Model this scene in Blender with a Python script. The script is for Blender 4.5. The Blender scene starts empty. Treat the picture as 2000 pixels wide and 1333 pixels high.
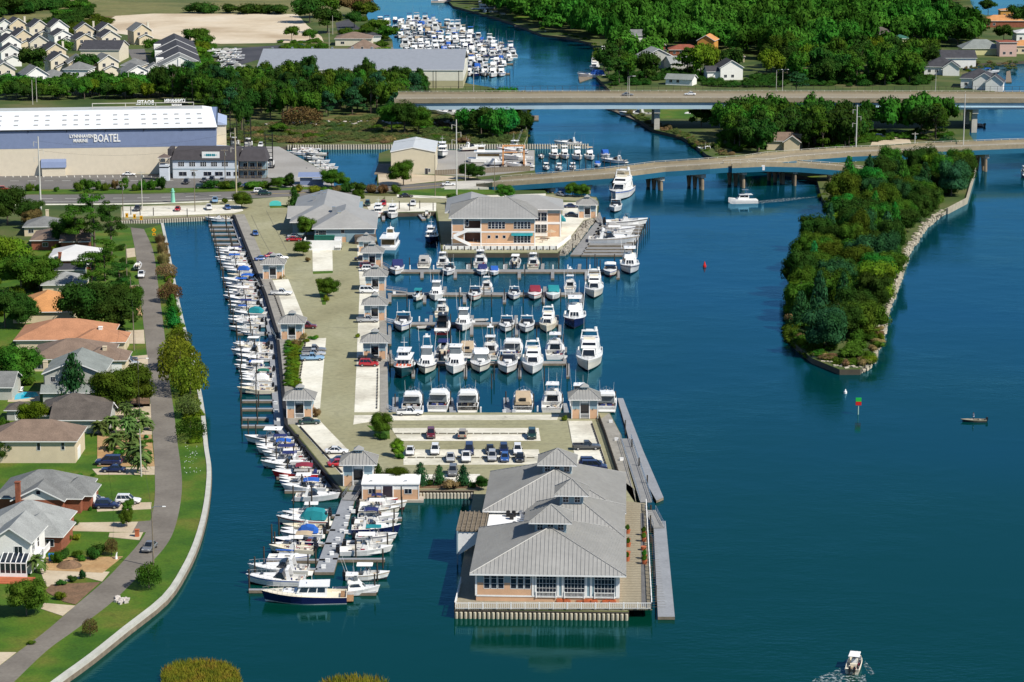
import bpy,bmesh,math,random
from mathutils import Vector,Matrix
from mathutils.geometry import tessellate_polygon
R = math.radians
rnd = random.Random(11)
S = bpy.context.scene
C = S.collection
PI = math.pi
# ---------------------------------------------------------------- camera, sky, sun, exposure
FPX = 4766.0; TH = R(12.2); CAMH = 127.0
cam = bpy.data.cameras.new("camera"); cam.lens = FPX * 36 / 2000; cam.sensor_width = 36
cam.clip_start = 1; cam.clip_end = 12000
co = bpy.data.objects.new("camera",cam); C.objects.link(co)
co.location = (0,0,CAMH); co.rotation_euler = (PI / 2 - TH,0,0)
S.camera = co
SUN_EL,SUN_AZ = R(46),R(124)      # azimuth clockwise from +Y
W = bpy.data.worlds.new("World"); S.world = W; W.use_nodes = True
wn = W.node_tree.nodes; wl = W.node_tree.links
sky = wn.new('ShaderNodeTexSky'); sky.sky_type = 'NISHITA'; sky.sun_disc = False
sky.sun_elevation = SUN_EL; sky.sun_rotation = SUN_AZ; sky.air_density = 1.0; sky.dust_density = 0.1; sky.ozone_density = 6.0
wn['Background'].inputs[1].default_value = 0.085
wl.new(sky.outputs[0],wn['Background'].inputs[0])
sl = bpy.data.lights.new("sun",'SUN'); sl.energy = 5.0; sl.angle = R(0.5); sl.color = (1,0.94,0.84)
so = bpy.data.objects.new("sun",sl); C.objects.link(so)
sd = Vector((math.sin(SUN_AZ) * math.cos(SUN_EL),math.cos(SUN_AZ) * math.cos(SUN_EL),math.sin(SUN_EL)))
so.rotation_euler = (-sd).to_track_quat('-Z','Y').to_euler()
S.view_settings.view_transform = 'Standard'; S.view_settings.look = 'None'
S.view_settings.exposure = 0.22; S.view_settings.gamma = 1; S.view_settings.use_curve_mapping = False
S.cycles.max_bounces = 6; S.cycles.diffuse_bounces = 2; S.cycles.glossy_bounces = 3; S.cycles.transmission_bounces = 3
S.cycles.caustics_reflective = False; S.cycles.caustics_refractive = False

# ---------------------------------------------------------------- geometry helpers
LZ = 1.3     # height of the low, flat land above the water
def P(px,py,z=0.0):
 """the point of the plane at height z that the photograph shows at this pixel"""
 a = (px - 1000) / FPX; b = (py - 666.5) / FPX
 t = (CAMH - z) / (math.sin(TH) + b * math.cos(TH))
 return (a * t,(math.cos(TH) - b * math.sin(TH)) * t,z)

class MB:
 def __init__(s): s.v = []; s.f = []; s.m = []
 def add(s,vs,fs,mi=0):
  n = len(s.v); s.v += [tuple(v) for v in vs]
  for i,f in enumerate(fs):
   s.f.append(tuple(n + k for k in f)); s.m.append(mi if isinstance(mi,int) else mi[i])
 def hexa(s,b,t,mi=0):
  s.add(list(b) + list(t),[(3,2,1,0),(4,5,6,7),(0,1,5,4),(1,2,6,5),(2,3,7,6),(3,0,4,7)],mi)
 def box(s,x0,x1,y0,y1,z0,z1,mi=0):
  s.hexa([(x0,y0,z0),(x1,y0,z0),(x1,y1,z0),(x0,y1,z0)],[(x0,y0,z1),(x1,y0,z1),(x1,y1,z1),(x0,y1,z1)],mi)
 def frust(s,x0,x1,w0,w1,z0,z1,db,df,ds,mi=0):
  b = [(x0,-w0,z0),(x1,-w1,z0),(x1,w1,z0),(x0,w0,z0)]
  t = [(x0 + db,-w0 + ds,z1),(x1 - df,-w1 + ds,z1),(x1 - df,w1 - ds,z1),(x0 + db,w0 - ds,z1)]
  s.hexa(b,t,mi); return b,t
 def quad(s,a,b,c,d,mi=0): s.add([a,b,c,d],[(0,1,2,3)],mi)
 def cyl(s,p0,p1,r0,r1=None,n=8,mi=0,cap=True):
  r1 = r0 if r1 is None else r1
  p0 = Vector(p0); p1 = Vector(p1); d = (p1 - p0).normalized()
  u = d.orthogonal().normalized(); w = d.cross(u)
  vs = []
  for p,r in ((p0,r0),(p1,r1)):
   for k in range(n):
    a = 2 * PI * k / n; vs.append(p + (u * math.cos(a) + w * math.sin(a)) * r)
  fs = [(k,(k + 1) % n,n + (k + 1) % n,n + k) for k in range(n)]
  if cap: fs += [tuple(range(n - 1,-1,-1)),tuple(range(n,2 * n))]
  s.add(vs,fs,mi)
 def tube(s,pts,r,n=5,mi=0):
  for a,b in zip(pts,pts[1:]): s.cyl(a,b,r,r,n,mi)
 def prism(s,pts,z0,z1,mt=0,ms=0):
  """vertical prism over a plan polygon"""
  n = len(pts); base = len(s.v)
  s.v += [(p[0],p[1],z1) for p in pts] + [(p[0],p[1],z0) for p in pts]
  for t in tessellate_polygon([[Vector((p[0],p[1],0)) for p in pts]]):
   a,b,c = [Vector(pts[k][:2]) for k in t]
   if (b - a).cross(c - a) < 0: t = (t[0],t[2],t[1])
   s.f.append(tuple(base + k for k in t)); s.m.append(mt)
  if z1 > z0:
   for k in range(n):
    s.f.append((base + k,base + (k + 1) % n,base + n + (k + 1) % n,base + n + k)); s.m.append(ms)
 def loft(s,rings,mi=0,cap=True):
  n = len(rings[0]); base = len(s.v)
  for r in rings: s.v += [tuple(p) for p in r]
  for i in range(len(rings) - 1):
   for k in range(n):
    a = base + i * n + k; b = base + i * n + (k + 1) % n
    s.f.append((a,b,b + n,a + n)); s.m.append(mi)
  if cap:
   s.f.append(tuple(base + k for k in range(n))); s.m.append(mi)
   s.f.append(tuple(base + (len(rings) - 1) * n + k for k in range(n - 1,-1,-1))); s.m.append(mi)
 def win(s,q,u0,u1,v0,v1,mi,off=0.015,ctr=None):
  """a flat pane set just proud of the wall quad q = (bottom left, bottom right, top right, top left)"""
  q = [Vector(p) for p in q]
  n = (q[1] - q[0]).cross(q[3] - q[0]).normalized()
  if ctr is not None and n.dot((q[0] + q[2]) / 2 - Vector(ctr)) < 0: n = -n
  def at(u,v): return (q[0] * (1 - u) + q[1] * u) * (1 - v) + (q[3] * (1 - u) + q[2] * u) * v + n * off
  s.quad(at(u0,v0),at(u1,v0),at(u1,v1),at(u0,v1),mi)
 def mesh(s,name,mats,smooth=False):
  me = bpy.data.meshes.new(name); me.from_pydata(s.v,[],s.f)
  for m in mats: me.materials.append(m)
  me.polygons.foreach_set('material_index',s.m)
  if smooth: me.polygons.foreach_set('use_smooth',[True] * len(s.f))
  me.update(); return me

def obj(name,me,parent=None,loc=None,rz=None,mats=None):
 o = bpy.data.objects.new(name,me); C.objects.link(o)
 if parent is not None: o.parent = parent
 if loc is not None: o.location = loc
 if rz is not None: o.rotation_euler = (0,0,rz)
 if mats:
  for i,m in enumerate(mats):
   if m is not None and i < len(o.material_slots):
    o.material_slots[i].link = 'OBJECT'; o.material_slots[i].material = m
 return o
def tag(o,label,cat,group=None):
 o['label'] = label; o['category'] = cat
 if group: o['group'] = group
 return o
def thing(name,label,cat,loc=(0,0,0),rz=0.0,group=None,scale=None):
 o = bpy.data.objects.new(name,None); C.objects.link(o); o.location = loc; o.rotation_euler = (0,0,rz)
 if scale: o.scale = (scale,) * 3 if isinstance(scale,(int,float)) else scale
 return tag(o,label,cat,group)
def struct(name,mb,mats,smooth=False):
 o = obj(name,mb.mesh(name,mats,smooth)); o['kind'] = 'structure'; return o
ORD = "first second third fourth fifth sixth seventh eighth ninth tenth eleventh twelfth thirteenth fourteenth fifteenth sixteenth seventeenth eighteenth nineteenth twentieth".split()
def nth(k):
 if k < 20: return ORD[k]
 t,u = divmod(k + 1,10)
 tens = {2: 'twenty',3: 'thirty',4: 'forty',5: 'fifty'}[t]
 return {2: 'twentieth',3: 'thirtieth',4: 'fortieth',5: 'fiftieth'}[t] if u == 0 else tens + '-' + ORD[u - 1]
def smooth_line(pts,n=5):
 out = []
 for i in range(len(pts) - 1):
  p0 = pts[max(i - 1,0)]; p1 = pts[i]; p2 = pts[i + 1]; p3 = pts[min(i + 2,len(pts) - 1)]
  for k in range(n):
   t = k / n
   out.append(tuple(0.5 * (2 * b + (c - a) * t + (2 * a - 5 * b + 4 * c - d) * t * t + (3 * b - a - 3 * c + d) * t ** 3) for a,b,c,d in zip(p0,p1,p2,p3)))
 out.append(tuple(pts[-1])); return out
def pxl(pts,z): return [P(x,y,z) for x,y in pts]
def offset_line(pts,d):
 out = []
 for i,p in enumerate(pts):
  a = pts[max(i - 1,0)]; b = pts[min(i + 1,len(pts) - 1)]
  t = Vector((b[0] - a[0],b[1] - a[1])).normalized()
  out.append((p[0] - t.y * d,p[1] + t.x * d,p[2]))
 return out
def strip(mb,L,Rr,z0,z1,mi=0):
 """a solid band between two plan polylines"""
 for i in range(len(L) - 1):
  b = [(L[i][0],L[i][1]),(Rr[i][0],Rr[i][1]),(Rr[i + 1][0],Rr[i + 1][1]),(L[i + 1][0],L[i + 1][1])]
  mb.hexa([(x,y,z0) for x,y in b],[(x,y,z1) for x,y in b],mi)
def inside(pt,poly):
 x,y = pt; c = False; j = len(poly) - 1
 for i in range(len(poly)):
  xi,yi = poly[i][:2]; xj,yj = poly[j][:2]
  if (yi > y) != (yj > y) and x < (xj - xi) * (y - yi) / (yj - yi) + xi: c = not c
  j = i
 return c

# ---------------------------------------------------------------- materials
MATS = {}
def mat(name,col,rough=0.7,var=0.14,scale=0.6,metal=0.0,bump=0.0,bscale=8.0,spec=0.4,fine=0.06,fscale=6.0,world=False,coat=0.0):
 if name in MATS: return MATS[name]
 m = bpy.data.materials.new(name); m.use_nodes = True; t = m.node_tree; N = t.nodes; L = t.links
 b = N['Principled BSDF']; b.inputs['Roughness'].default_value = rough; b.inputs['Metallic'].default_value = metal
 b.inputs['Specular IOR Level'].default_value = spec
 if coat: b.inputs['Coat Weight'].default_value = coat
 if var or bump:
  if world:
   g = N.new('ShaderNodeNewGeometry'); vec = g.outputs['Position']
  else:
   g = N.new('ShaderNodeTexCoord'); vec = g.outputs['Object']
  n1 = N.new('ShaderNodeTexNoise'); n1.inputs['Scale'].default_value = scale; n1.inputs['Detail'].default_value = 4; L.new(vec,n1.inputs['Vector'])
  n2 = N.new('ShaderNodeTexNoise'); n2.inputs['Scale'].default_value = fscale; n2.inputs['Detail'].default_value = 2; L.new(vec,n2.inputs['Vector'])
  a = N.new('ShaderNodeMapRange'); a.inputs[1].default_value = 0.3; a.inputs[2].default_value = 0.7; a.inputs[3].default_value = 1 - var; a.inputs[4].default_value = 1 + var
  L.new(n1.outputs[0],a.inputs[0])
  c = N.new('ShaderNodeMapRange'); c.inputs[1].default_value = 0.3; c.inputs[2].default_value = 0.7; c.inputs[3].default_value = 1 - fine; c.inputs[4].default_value = 1 + fine
  L.new(n2.outputs[0],c.inputs[0])
  mu = N.new('ShaderNodeMath'); mu.operation = 'MULTIPLY'; L.new(a.outputs[0],mu.inputs[0]); L.new(c.outputs[0],mu.inputs[1])
  sc = N.new('ShaderNodeVectorMath'); sc.operation = 'SCALE'; sc.inputs[0].default_value = col; L.new(mu.outputs[0],sc.inputs['Scale'])
  L.new(sc.outputs[0],b.inputs['Base Color'])
  if bump:
   bu = N.new('ShaderNodeBump'); bu.inputs['Strength'].default_value = bump; bu.inputs['Distance'].default_value = 0.1
   n3 = N.new('ShaderNodeTexNoise'); n3.inputs['Scale'].default_value = bscale; L.new(vec,n3.inputs['Vector'])
   L.new(n3.outputs[0],bu.inputs['Height']); L.new(bu.outputs[0],b.inputs['Normal'])
 else:
  b.inputs['Base Color'].default_value = (*col,1)
 MATS[name] = m; return m
def blend(name,cols,scale=0.05,rough=0.85,fine=0.1,fscale=1.5,detail=6,lo=0.35,hi=0.65,streak=None,bump=0.0,stain=None):
 """ground cover: two or three colours mixed by a noise in world space"""
 if name in MATS: return MATS[name]
 m = bpy.data.materials.new(name); m.use_nodes = True; t = m.node_tree; N = t.nodes; L = t.links
 b = N['Principled BSDF']; b.inputs['Roughness'].default_value = rough; b.inputs['Specular IOR Level'].default_value = 0.25
 g = N.new('ShaderNodeNewGeometry'); vec = g.outputs['Position']
 if streak:
  mp = N.new('ShaderNodeMapping'); mp.inputs['Scale'].default_value = streak; L.new(vec,mp.inputs['Vector']); vv = mp.outputs[0]
 else: vv = vec
 n1 = N.new('ShaderNodeTexNoise'); n1.inputs['Scale'].default_value = scale; n1.inputs['Detail'].default_value = detail; L.new(vv,n1.inputs['Vector'])
 r = N.new('ShaderNodeValToRGB'); e = r.color_ramp.elements
 e[0].position = lo; e[0].color = (*cols[0],1); e[1].position = hi; e[1].color = (*cols[-1],1)
 for i,c in enumerate(cols[1:-1]):
  k = e.new(lo + (hi - lo) * (i + 1) / (len(cols) - 1)); k.color = (*c,1)
 L.new(n1.outputs[0],r.inputs[0])
 n2 = N.new('ShaderNodeTexNoise'); n2.inputs['Scale'].default_value = fscale; n2.inputs['Detail'].default_value = 3; L.new(vec,n2.inputs['Vector'])
 c = N.new('ShaderNodeMapRange'); c.inputs[1].default_value = 0.3; c.inputs[2].default_value = 0.7; c.inputs[3].default_value = 1 - fine; c.inputs[4].default_value = 1 + fine
 L.new(n2.outputs[0],c.inputs[0])
 sc = N.new('ShaderNodeVectorMath'); sc.operation = 'SCALE'; L.new(r.outputs[0],sc.inputs[0]); L.new(c.outputs[0],sc.inputs['Scale'])
 out = sc.outputs[0]
 if stain:
  for k,(s_,amt) in enumerate(stain):
   v = N.new('ShaderNodeTexNoise'); v.inputs['Scale'].default_value = s_; v.inputs['Detail'].default_value = 5; v.inputs['Roughness'].default_value = .7; v.inputs['Distortion'].default_value = .6; L.new(vec,v.inputs['Vector'])
   q = N.new('ShaderNodeMapRange'); q.inputs[1].default_value = .56; q.inputs[2].default_value = .68; q.inputs[3].default_value = 1; q.inputs[4].default_value = 1 - amt; L.new(v.outputs[0],q.inputs[0])
   s2 = N.new('ShaderNodeVectorMath'); s2.operation = 'SCALE'; L.new(out,s2.inputs[0]); L.new(q.outputs[0],s2.inputs['Scale']); out = s2.outputs[0]
 L.new(out,b.inputs['Base Color'])
 if bump:
  bu = N.new('ShaderNodeBump'); bu.inputs['Strength'].default_value = bump; bu.inputs['Distance'].default_value = 0.2
  L.new(n2.outputs[0],bu.inputs['Height']); L.new(bu.outputs[0],b.inputs['Normal'])
 MATS[name] = m; return m
def leafmat(name,col,var=0.5,trans=0.2,nscale=0.45):
 if name in MATS: return MATS[name]
 m = bpy.data.materials.new(name); m.use_nodes = True; t = m.node_tree; N = t.nodes; L = t.links
 N.remove(N['Principled BSDF'])
 oi = N.new('ShaderNodeObjectInfo'); tc = N.new('ShaderNodeNewGeometry')
 n1 = N.new('ShaderNodeTexNoise'); n1.inputs['Scale'].default_value = nscale; n1.inputs['Detail'].default_value = 4; L.new(tc.outputs['Position'],n1.inputs['Vector'])
 hs = N.new('ShaderNodeHueSaturation'); hs.inputs['Color'].default_value = (*col,1)
 h = N.new('ShaderNodeMapRange'); h.inputs[3].default_value = 0.482; h.inputs[4].default_value = 0.522; L.new(oi.outputs['Random'],h.inputs[0])
 n2 = N.new('ShaderNodeTexNoise'); n2.inputs['Scale'].default_value = nscale * .35; L.new(tc.outputs['Position'],n2.inputs['Vector']); h2 = N.new('ShaderNodeMapRange'); h2.inputs[1].default_value = .35; h2.inputs[2].default_value = .65; h2.inputs[3].default_value = -.010; h2.inputs[4].default_value = .022; L.new(n2.outputs[0],h2.inputs[0]); ha = N.new('ShaderNodeMath'); L.new(h.outputs[0],ha.inputs[0]); L.new(h2.outputs[0],ha.inputs[1]); L.new(ha.outputs[0],hs.inputs['Hue'])
 a = N.new('ShaderNodeMapRange'); a.inputs[1].default_value = 0.3; a.inputs[2].default_value = 0.7; a.inputs[3].default_value = 1 - var; a.inputs[4].default_value = 1 + var; L.new(n1.outputs[0],a.inputs[0])
 c = N.new('ShaderNodeMapRange'); c.inputs[3].default_value = 0.75; c.inputs[4].default_value = 1.25; L.new(oi.outputs['Random'],c.inputs[0])
 mu = N.new('ShaderNodeMath'); mu.operation = 'MULTIPLY'; L.new(a.outputs[0],mu.inputs[0]); L.new(c.outputs[0],mu.inputs[1]); L.new(mu.outputs[0],hs.inputs['Value'])
 d = N.new('ShaderNodeBsdfDiffuse'); L.new(hs.outputs[0],d.inputs[0])
 tr = N.new('ShaderNodeBsdfTranslucent'); L.new(hs.outputs[0],tr.inputs[0])
 mx = N.new('ShaderNodeMixShader'); mx.inputs[0].default_value = trans; L.new(d.outputs[0],mx.inputs[1]); L.new(tr.outputs[0],mx.inputs[2])
 L.new(mx.outputs[0],N['Material Output'].inputs[0])
 MATS[name] = m; return m

white = mat('white_gelcoat',(0.80,0.80,0.78),0.25,0.04,spec=0.5)
cream = mat('cream_gelcoat',(0.72,0.66,0.52),0.3,0.05)
offwhite = mat('nonskid_deck',(0.66,0.65,0.60),0.6,0.06)
navy = mat('navy_paint',(0.010,0.018,0.085),0.2,0.1)
blackp = mat('black_paint',(0.012,0.012,0.014),0.35,0.1)
greenh = mat('dark_teal_paint',(0.01,0.06,0.075),0.25,0.1)
maroon = mat('maroon_paint',(0.10,0.012,0.015),0.25,0.1)
redp = mat('red_paint',(0.50,0.015,0.02),0.3,0.1)
bottomp = mat('bottom_paint',(0.03,0.035,0.05),0.5,0.2)
glass = mat('dark_glass',(0.012,0.016,0.022),0.06,0.0,spec=0.8)
glassb = mat('blue_glass',(0.012,0.018,0.032),0.08,0.0,spec=0.8)
steel = mat('stainless',(0.7,0.7,0.7),0.25,0.0,metal=0.9)
rubber = mat('rubber',(0.02,0.02,0.022),0.6,0.1)
teak = mat('teak',(0.30,0.17,0.08),0.6,0.2,scale=3)
cv_blue = mat('blue_canvas',(0.015,0.10,0.42),0.8,0.12,bump=0.3)
cv_navy = mat('navy_canvas',(0.015,0.025,0.12),0.8,0.12,bump=0.3)
cv_teal = mat('teal_canvas',(0.01,0.22,0.25),0.8,0.12,bump=0.3)
cv_tan = mat('tan_canvas',(0.46,0.36,0.24),0.8,0.1,bump=0.3)
cv_grey = mat('grey_canvas',(0.38,0.37,0.35),0.8,0.1,bump=0.3)
cv_red = mat('burgundy_canvas',(0.22,0.02,0.04),0.8,0.1,bump=0.3)
cv_white = mat('white_canvas',(0.78,0.78,0.76),0.7,0.06,bump=0.2)
cv_green = mat('green_canvas',(0.012,0.13,0.09),0.8,0.12,bump=0.3)
CANVAS = {'blue': cv_blue,'navy': cv_navy,'teal': cv_teal,'tan': cv_tan,'grey': cv_grey,'burgundy': cv_red,'white': cv_white,'green': cv_green}
concrete = mat('concrete',(0.50,0.48,0.42),0.85,0.15,0.3,bump=0.2,world=True)
timber = mat('weathered_timber',(0.20,0.165,0.12),0.85,0.25,0.8,bump=0.3)
darktimber = mat('dark_timber',(0.045,0.038,0.03),0.85,0.3,0.8); shadetimber = mat('shade_black_timber',(0.012,0.012,0.014),0.8,0.3,0.8)  # bulkhead timber coloured black to carry the shade on its water face
greydeck = mat('grey_decking',(0.23,0.23,0.225),0.8,0.1,0.4,world=True,fine=0.12,fscale=2.5)
floatdeck = mat('floating_decking',(0.25,0.265,0.285),0.8,0.08,0.3,world=True,fine=0.1,fscale=2)
bluesid = mat('grey_blue_siding',(0.23,0.33,0.38),0.7,0.06)
peach = mat('peach_stucco',(0.60,0.37,0.225),0.8,0.07)
trimw = mat('white_trim',(0.80,0.80,0.78),0.6,0.04)
metalroof = mat('grey_metal_roof',(0.30,0.297,0.282),0.5,0.08,0.15,metal=0.0,spec=0.5,fine=0.05,fscale=1.2)
shingle_g = mat('grey_shingle',(0.17,0.175,0.17),0.9,0.16,0.5,fine=0.2,fscale=5)
mat('pale_pile',(0.44,0.40,0.30),0.8,0.2,1.5); mat('terracotta',(0.42,0.12,0.05),0.8,.15)
# ---------------------------------------------------------------- water, land, ground cover
def water_material():
 m = bpy.data.materials.new('water'); m.use_nodes = True; N = m.node_tree.nodes; L = m.node_tree.links
 N.remove(N['Principled BSDF']); g = N.new('ShaderNodeNewGeometry')
 def noise(sc,det,vec,rough=.5):
  n = N.new('ShaderNodeTexNoise'); n.inputs['Scale'].default_value = sc; n.inputs['Detail'].default_value = det; n.inputs['Roughness'].default_value = rough; L.new(vec,n.inputs['Vector']); return n.outputs[0]
 def rng(x,a,b,c,d):
  r = N.new('ShaderNodeMapRange'); L.new(x,r.inputs[0])
  for i,v in enumerate((a,b,c,d)): r.inputs[i + 1].default_value = v
  return r.outputs[0]
 def math_(op,a,b):
  k = N.new('ShaderNodeMath'); k.operation = op; L.new(a,k.inputs[0])
  if isinstance(b,float): k.inputs[1].default_value = b
  else: L.new(b,k.inputs[1])
  return k.outputs[0]
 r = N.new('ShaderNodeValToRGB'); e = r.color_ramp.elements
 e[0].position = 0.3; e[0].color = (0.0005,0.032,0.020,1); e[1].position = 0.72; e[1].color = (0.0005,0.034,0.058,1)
 sp = N.new('ShaderNodeSeparateXYZ'); L.new(g.outputs['Position'],sp.inputs[0])   # gradient painted in by distance: greener near, bluer far, as sky reflection grows
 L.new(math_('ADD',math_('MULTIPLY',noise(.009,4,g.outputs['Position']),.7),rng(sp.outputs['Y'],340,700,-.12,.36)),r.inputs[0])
 mp = N.new('ShaderNodeMapping'); mp.inputs['Scale'].default_value = (0.5,1.0,1.0); mp.inputs['Rotation'].default_value = (0,0,R(12)); L.new(g.outputs['Position'],mp.inputs['Vector'])
 chop = math_('ADD',noise(1.1,4,mp.outputs[0],.6),math_('MULTIPLY',noise(.16,2,mp.outputs[0]),1.5))
 gust = rng(noise(.016,4,g.outputs['Position'],.6),.4,.66,.12,1.15)
 bu = N.new('ShaderNodeBump'); bu.inputs['Strength'].default_value = 0.42; bu.inputs['Distance'].default_value = 0.16; L.new(math_('MULTIPLY',chop,gust),bu.inputs['Height'])
 d = N.new('ShaderNodeBsdfDiffuse'); L.new(r.outputs[0],d.inputs[0])
 gl = N.new('ShaderNodeBsdfGlossy'); gl.inputs['Color'].default_value = (0.30,0.72,1.0,1); gl.inputs['Roughness'].default_value = 0.06; L.new(bu.outputs[0],gl.inputs['Normal'])
 fr = N.new('ShaderNodeFresnel'); fr.inputs['IOR'].default_value = 1.33; L.new(bu.outputs[0],fr.inputs['Normal'])
 mx = N.new('ShaderNodeMixShader'); L.new(fr.outputs[0],mx.inputs[0]); L.new(d.outputs[0],mx.inputs[1]); L.new(gl.outputs[0],mx.inputs[2]); L.new(mx.outputs[0],N['Material Output'].inputs[0])
 return m
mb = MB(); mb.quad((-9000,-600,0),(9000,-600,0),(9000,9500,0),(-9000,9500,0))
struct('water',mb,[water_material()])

g_rough = blend('rough_grass',[(0.035,0.065,0.015),(0.065,0.095,0.022),(0.12,0.115,0.045)],0.04)
g_lawn = blend('mown_lawn',[(0.034,0.095,0.006),(0.062,0.128,0.008),(0.115,0.135,0.018)],0.10,fine=0.2,fscale=2.5,stain=[(.25,.22),(.05,.2)])
g_marsh = blend('marsh_grass',[(0.040,0.075,0.015),(0.085,0.105,0.028),(0.17,0.115,0.05)],0.06,fine=0.3,fscale=0.8,bump=0.6)
g_field = blend('far_field',[(0.09,0.11,0.035),(0.17,0.16,0.06),(0.13,0.14,0.045)],0.012,streak=(1,2.5,1),fine=0.15,fscale=0.3)
g_sand = blend('bare_sand',[(0.42,0.33,0.22),(0.56,0.47,0.34),(0.60,0.52,0.40)],0.02,fine=0.06,fscale=0.3)
g_asph = blend('asphalt',[(0.13,0.125,0.115),(0.165,0.155,0.145)],0.06,fine=0.06,stain=[(.08,.15),(.5,.18)])
g_asphd = blend('dark_asphalt',[(0.045,0.047,0.055),(0.07,0.07,0.078)],0.05,fine=0.08)
g_street = blend('street_asphalt',[(0.150,0.133,0.112),(0.20,0.18,0.152)],0.12,fine=0.10,detail=8,stain=[(.15,.10),(.8,.14)])
g_drive = blend('concrete_paving',[(0.21,0.198,0.112),(0.275,0.26,0.152),(0.29,0.28,0.17),(0.35,0.335,0.22)],0.06,fine=0.10,fscale=0.9,lo=.28,hi=.72,streak=(1,0.5,1),detail=9,stain=[(.22,.16),(1.1,.22)])
g_pad = blend('pale_concrete',[(0.50,0.47,0.385),(0.66,0.635,0.53),(0.72,0.70,0.60)],0.10,fine=0.06,fscale=0.8,stain=[(.35,.10),(1.3,.20)])
g_worn = blend('worn_pale_concrete',[(0.46,0.44,0.35),(0.66,0.63,0.53),(0.74,0.71,0.63)],0.10,fine=0.08,fscale=0.7,streak=(0.35,1.2,1),stain=[(.3,.22),(1.0,.3)])
g_walk = blend('drive_concrete',[(0.44,0.36,0.25),(0.52,0.44,0.32)],0.2,fine=0.08)
g_mulch = blend('mulch',[(0.13,0.085,0.05),(0.20,0.12,0.07)],0.5,fine=0.25,fscale=3)
g_tanbed = blend('tan_bed',[(0.36,0.22,0.10),(0.42,0.28,0.14)],0.3,fine=0.15)
g_dock = blend('yard_gravel',[(0.27,0.26,0.24),(0.33,0.32,0.30)],0.05,fine=0.1)

canal_edge = [(20,1405),(110,1333),(180,1282),(250,1226),(325,1166),(362,1112),(387,1058),(403,1000),(410,950),(411,910),(405,870),(398,800),(386,735),(372,680),(352,600),(330,490),(319,437)]
west_wall = [(458,420),(504,535),(520,575),(543,651),(555,767),(561,830),(667,960)]
main_px = [(-900,1480),(-60,1480)] + canal_edge + [(236,437),(233,431)] + west_wall + [(735,960),(930,960),(887,1192),(1228,1196),(1244,985),(1214,850),(1191,806),(757,808),(755,700),(752,560),(742,490),(735,464),(722,418),
 (851,414),(863,495),(1090,495),(1112,470),(1140,432),(1166,426),(1170,395),(1165,385),(1068,377),(1052,358),(1045,335),(1045,293),(760,293),(740,300),(736,362),(652,364),(650,342),(545,287),(620,283),
 (1030,283),(1032,240),(1030,208),(1005,192),(965,172),(905,162),(903,130),(770,110),(766,78),(750,62),(722,45),(712,20),(706,-40),(702,-150),(-900,-150)]
ne_px = [(845,-150),(870,-5),(885,12),(960,32),(1000,45),(1060,68),(1105,73),(1150,83),(1168,97),(1160,120),(1165,150),(1190,175),(1205,205),(1250,236),(1275,253),(1330,266),(1352,279),(1380,302),(1420,318),(1520,335),(1595,348),(1605,385),(1630,425),(1630,447),(1585,470),(1565,515),(1548,560),(1540,645),(1552,672),(1586,700),(1640,722),(1680,722),(1698,706),(1718,655),(1728,600),(1750,548),(1770,490),(1805,437),(1846,412),(1888,391),(1902,340),(1912,290),(1893,262),(1898,225),(1905,205),(1948,175),(1928,150),(1878,137),(1885,126),(2000,120),(2700,116),
 (2700,30),(1925,30),(1908,24),(1897,8),(1885,-40),(1858,-150)]
def land(name,px):
 mb = MB(); pts = [P(x,y,LZ) for x,y in px]
 if sum((a[0] * b[1] - b[0] * a[1]) for a,b in zip(pts,pts[1:] + pts[:1])) < 0: pts.reverse()
 mb.prism(pts,-2.0,LZ,0,1)
 return struct(name,mb,[g_rough,mat('bank_earth',(0.075,0.065,0.048),0.9,0.25,0.3,world=True)])
land('ground',main_px); land('ground',ne_px)
def patch(name,px,layer,m,h=0.0,world=None):
 pts = world or [P(x,y,LZ) for x,y in px]
 if sum((a[0] * b[1] - b[0] * a[1]) for a,b in zip(pts,pts[1:] + pts[:1])) < 0: pts = pts[::-1]
 z = LZ + 0.02 * layer + h
 mb = MB(); mb.prism(pts,LZ - 0.05,z,0,0)
 o = struct(name,mb,[m]); return o
def band(name,Lp,Rp,layer,m,n=5):
 Lw = smooth_line([P(x,y,LZ) for x,y in Lp],n); Rw = smooth_line([P(x,y,LZ) for x,y in Rp],n)
 k = min(len(Lw),len(Rw)); mb = MB(); strip(mb,Lw[:k],Rw[:k],LZ - 0.05,LZ + 0.02 * layer); return struct(name,mb,[m])
# --- far left: field, sand, townhouse ground, lots
patch('field',[(180,-140),(700,-140),(708,10),(690,30),(560,36),(300,40),(190,36),(120,60),(60,78),(-200,78),(-400,20),(-300,-60)],1,g_field)
patch('sand_field',[(185,34),(300,27),(580,28),(600,50),(628,72),(632,82),(560,84),(430,86),(330,80),(230,66),(180,56),(150,50)],2,g_sand)
patch('verge',[(110,64),(185,33),(225,32),(190,52),(160,62),(150,72)],3,g_marsh)
patch('road',[(248,97),(282,96),(300,150),(286,150),(272,142)],2,g_asph)
patch('parking_lot',[(455,95),(560,88),(625,92),(640,110),(500,118),(430,140),(445,116)],2,g_asphd)
patch('parking_lot',[(655,45),(680,38),(725,72),(700,74),(663,72)],2,g_asphd)
patch('verge',[(520,97),(530,94),(545,110),(535,112)],3,g_lawn)
# --- marsh north of the creek
patch('marsh',[(440,262),(560,235),(760,215),(930,205),(1015,215),(1028,240),(1028,280),(620,280),(540,282)],2,g_marsh)
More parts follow.
